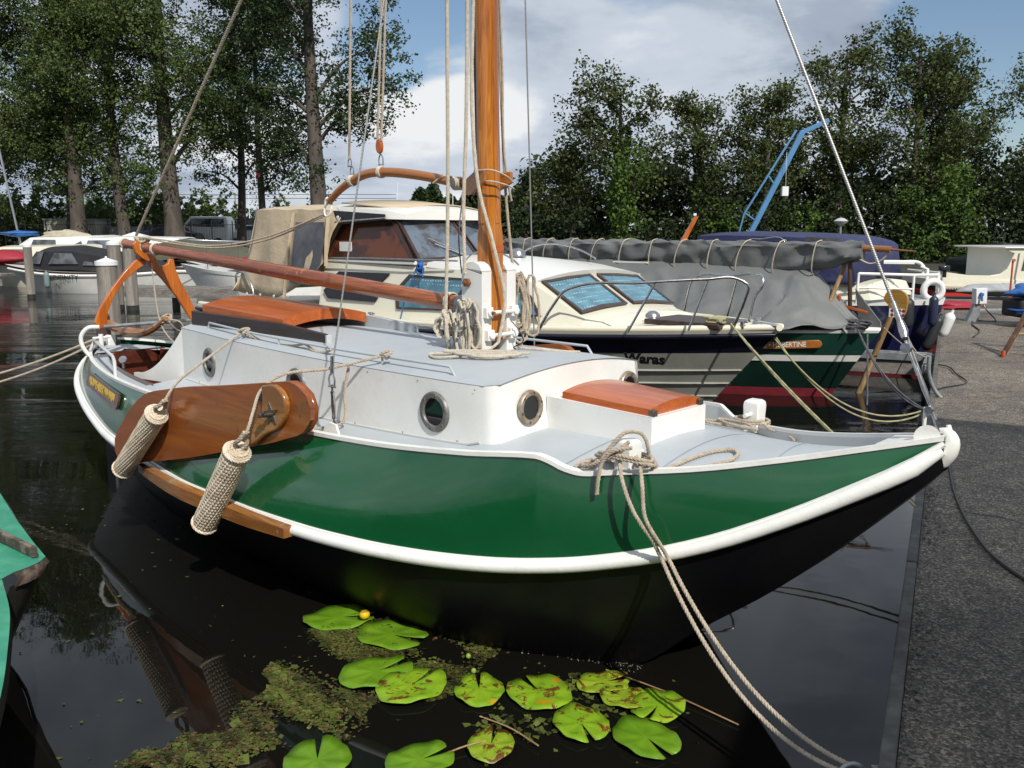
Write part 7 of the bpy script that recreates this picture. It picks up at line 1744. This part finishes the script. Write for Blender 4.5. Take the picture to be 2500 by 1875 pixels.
# low bushes on the far shore
bush = [(-37, 66, 6.2, 'tall one at the left edge'), (-33.5, 68, 6.8, 'tall one beside the dark building'), (-30.5, 70, 6.4, 'tall one above the beige cabin'), (-27, 72, 5.6, 'tall one between the left trunks'), (-24, 74, 5.0, 'tall one left of the thick trunk'), (-35.5, 58, 3.4, 'in front of the dark building'), (-32, 60, 3.0, 'left of the beige cabin'), (-24.8, 62, 4.6, 'between the thick trunks'), (-30, 66, 3.4, 'left edge'), (-26.4, 70, 3.2, 'behind the beige cabin'), (-23.4, 66, 3.0, 'behind the twin stems'), (-20.6, 80, 3.8, 'right of the thick trunk'), (-17.0, 82, 3.4, 'under the slim poplar'), (-14.0, 84, 3.0, 'left of the tan canopy'), (-33, 72, 4, 'by the dark building')]
def bush_thing(x, y, z0, r, hz, m, label, seed, n=1500, size=.3, group='bushes on the far shore', cat='bush', name='bush'):
    g = np.random.default_rng(seed); ms = n // 15; c = g.normal(0, 1, (ms, 3)); c /= np.linalg.norm(c, axis=1)[:, None]; c *= g.uniform(.45, 1, (ms, 1)) * np.array([r, r * .7, hz]); c[:, 2] = np.abs(c[:, 2]) * (1 + .15 * np.sin(c[:, 0] * 3))
    pts = (c[:, None, :] + g.normal(0, .16, (ms, 15, 3)) * r * .35).reshape(-1, 3); o = leaves(name, pts, size, m, .8, seed=seed, tint=np.repeat(g.uniform(0, 1, ms), 15), kind=None)
    o.location = (x, y, z0); o['label'] = label; o['category'] = cat; o['group'] = group; return o
for i, (x, y, hz, lb) in enumerate(bush): bush_thing(x, y, .9, 2.6, hz, leafF if i % 2 else leafA, 'rounded green bush on the far shore, ' + lb, 60 + i, 1800, .32)
# right: row of alders, some with ivy
rt = [(2.9, 43, 5.2, .18, 'low tree at the left end of the right-hand row', 1.6, 0, 2600), (4.8, 41, 8.0, .22, 'ivy-clad tree with spreading crown, leftmost of the tall right row', 2.2, 2200, 4200),
      (8.6, 43, 7.6, .20, 'slim tree right of the ivy-clad one', 1.6, 700, 4200), (11.6, 42, 8.3, .22, 'tree left of the blue crane head', 1.8, 500, 4600), (15.3, 43, 10.4, .24, 'tree behind the crane head, top cut by the forestay', 2.0, 900, 5000),
      (18.2, 42, 10.6, .25, 'tree with a forked open crown right of the forestay', 2.1, 1200, 5200), (20.6, 43.5, 9.9, .25, 'bushy-topped tree behind the lamp, tallest on the right', 2.0, 600, 5200), (24.4, 43, 9.4, .24, 'tree at the right edge of the picture', 2.3, 500, 5000), (13.2, 46, 5.6, .2, 'tree filling the gap behind the crane', 1.7, 0, 3400), (17, 47, 6.0, .2, 'tree behind the forestay, further back', 1.9, 0, 3200), (22.6, 47, 6.4, .2, 'tree behind the right pair, further back', 1.9, 0, 3200), (6.9, 46, 4.6, .2, 'tree behind the ivy-clad one, further back', 1.5, 0, 2600), (27.5, 45, 8.5, .2, 'tree just outside the right edge', 2.2, 0, 2600)]
for i, (x, y, h, r, lb, wd, iv, n_) in enumerate(rt):
    tree(x, y, .5, h * .93, r, 'alder_tree', leafC, lb, n=int(n_ * 1.6), size=.165, lean=.005 * ((i % 3) - 1), seed=101 + i, low=.30, limbs=14, width=wd * 1.02, group='trees behind the quay', ivy=iv * 2, clump=22)
# dark undergrowth mass below them
def mass(name, label, x0, x1, y0, y1, topf, nclump, per, size, m, seed, cat, r=.55, tlo=0.0, thi=.8):
    g = np.random.default_rng(seed); xs = g.uniform(x0, x1, nclump); zs = .4 + topf(xs) * g.uniform(0, 1, nclump) ** .75; ys = y0 + (y1 - y0) * g.uniform(0, 1, nclump) - (topf(xs) - zs) * .3
    c = np.stack([xs, ys, zs], 1); rr = g.uniform(.4, 1.3, (nclump, 1, 1)) * r
    pts = (c[:, None, :] + g.normal(0, 1, (nclump, per, 3)) * rr * np.array([1, .6, .7])).reshape(-1, 3); pts[:, 2] = np.maximum(pts[:, 2], .35)
    o = leaves(name, pts, size, m, .8, seed=seed, tint=np.repeat(g.uniform(tlo, thi, nclump) ** 1.5, per)); o['label'] = label; o['category'] = cat
    return o
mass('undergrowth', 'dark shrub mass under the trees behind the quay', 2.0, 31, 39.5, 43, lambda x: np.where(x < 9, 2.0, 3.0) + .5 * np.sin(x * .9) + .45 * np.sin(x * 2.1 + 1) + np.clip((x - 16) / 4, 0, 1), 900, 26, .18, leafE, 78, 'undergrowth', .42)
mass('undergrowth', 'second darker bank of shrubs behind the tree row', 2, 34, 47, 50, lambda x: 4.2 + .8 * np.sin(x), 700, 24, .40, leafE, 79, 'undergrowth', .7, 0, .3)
for i, (xc, h_, n_, lb) in enumerate(((5.0, 5.0, 16, 'up the spreading tree'), (9.2, 2.6, 8, 'low between the first trees'), (19.2, 4.2, 18, 'under the forked crown'), (12.4, 2.6, 7, 'beside the crane'), (17.6, 3.4, 9, 'left of the forked crown'), (24.0, 3.0, 7, 'near the right edge'))):
    mass('climbing_ivy', 'bright green ivy climbing ' + lb, xc - .75, xc + .75, 39.0, 40.5, lambda x: h_ + 0 * x, n_ * 4, 22, .17, leafD, 180 + i, 'ivy', .30, .1, .9)
# far woods on the horizon
g = np.random.default_rng(91)
for i, (x0, x1, y, h, lb) in enumerate(((-17, -4, 152, 9.2, 'distant tree grove beyond the cruiser roof'), (-5, 12, 140, 8.0, 'distant dark wood between mast and ivy-clad tree'), (-120, -40, 160, 5.5, 'far wood behind the left shore'), (-45, -14, 190, 5.0, 'low far wood above the embankment'))):
    n_ = 9000 if i < 2 else 6000; xs = g.uniform(x0, x1, n_); tp_ = h * (.82 + .12 * np.sin(xs * .8 + i) + .08 * np.sin(xs * 2.3)); zs = .5 + tp_ * g.uniform(0, 1, n_) ** .6
    o = leaves('distant_wood', np.stack([xs, y + g.uniform(0, 6, n_), zs], 1), .75, leafB, .8, seed=90 + i); o['label'] = lb; o['category'] = 'wood'
tree(3.7, 60, .5, 6.6, .2, 'conifer_tree', leafB, 'small dark conifer right of the mast', n=2200, size=.26, seed=140, low=.1, limbs=10, width=.8, group=None)
tree(1.0, 62, .5, 5.6, .2, 'conifer_tree', leafB, 'lower dark conifer close to the mast', n=2200, size=.26, seed=141, low=.1, limbs=10, width=.9, group=None)
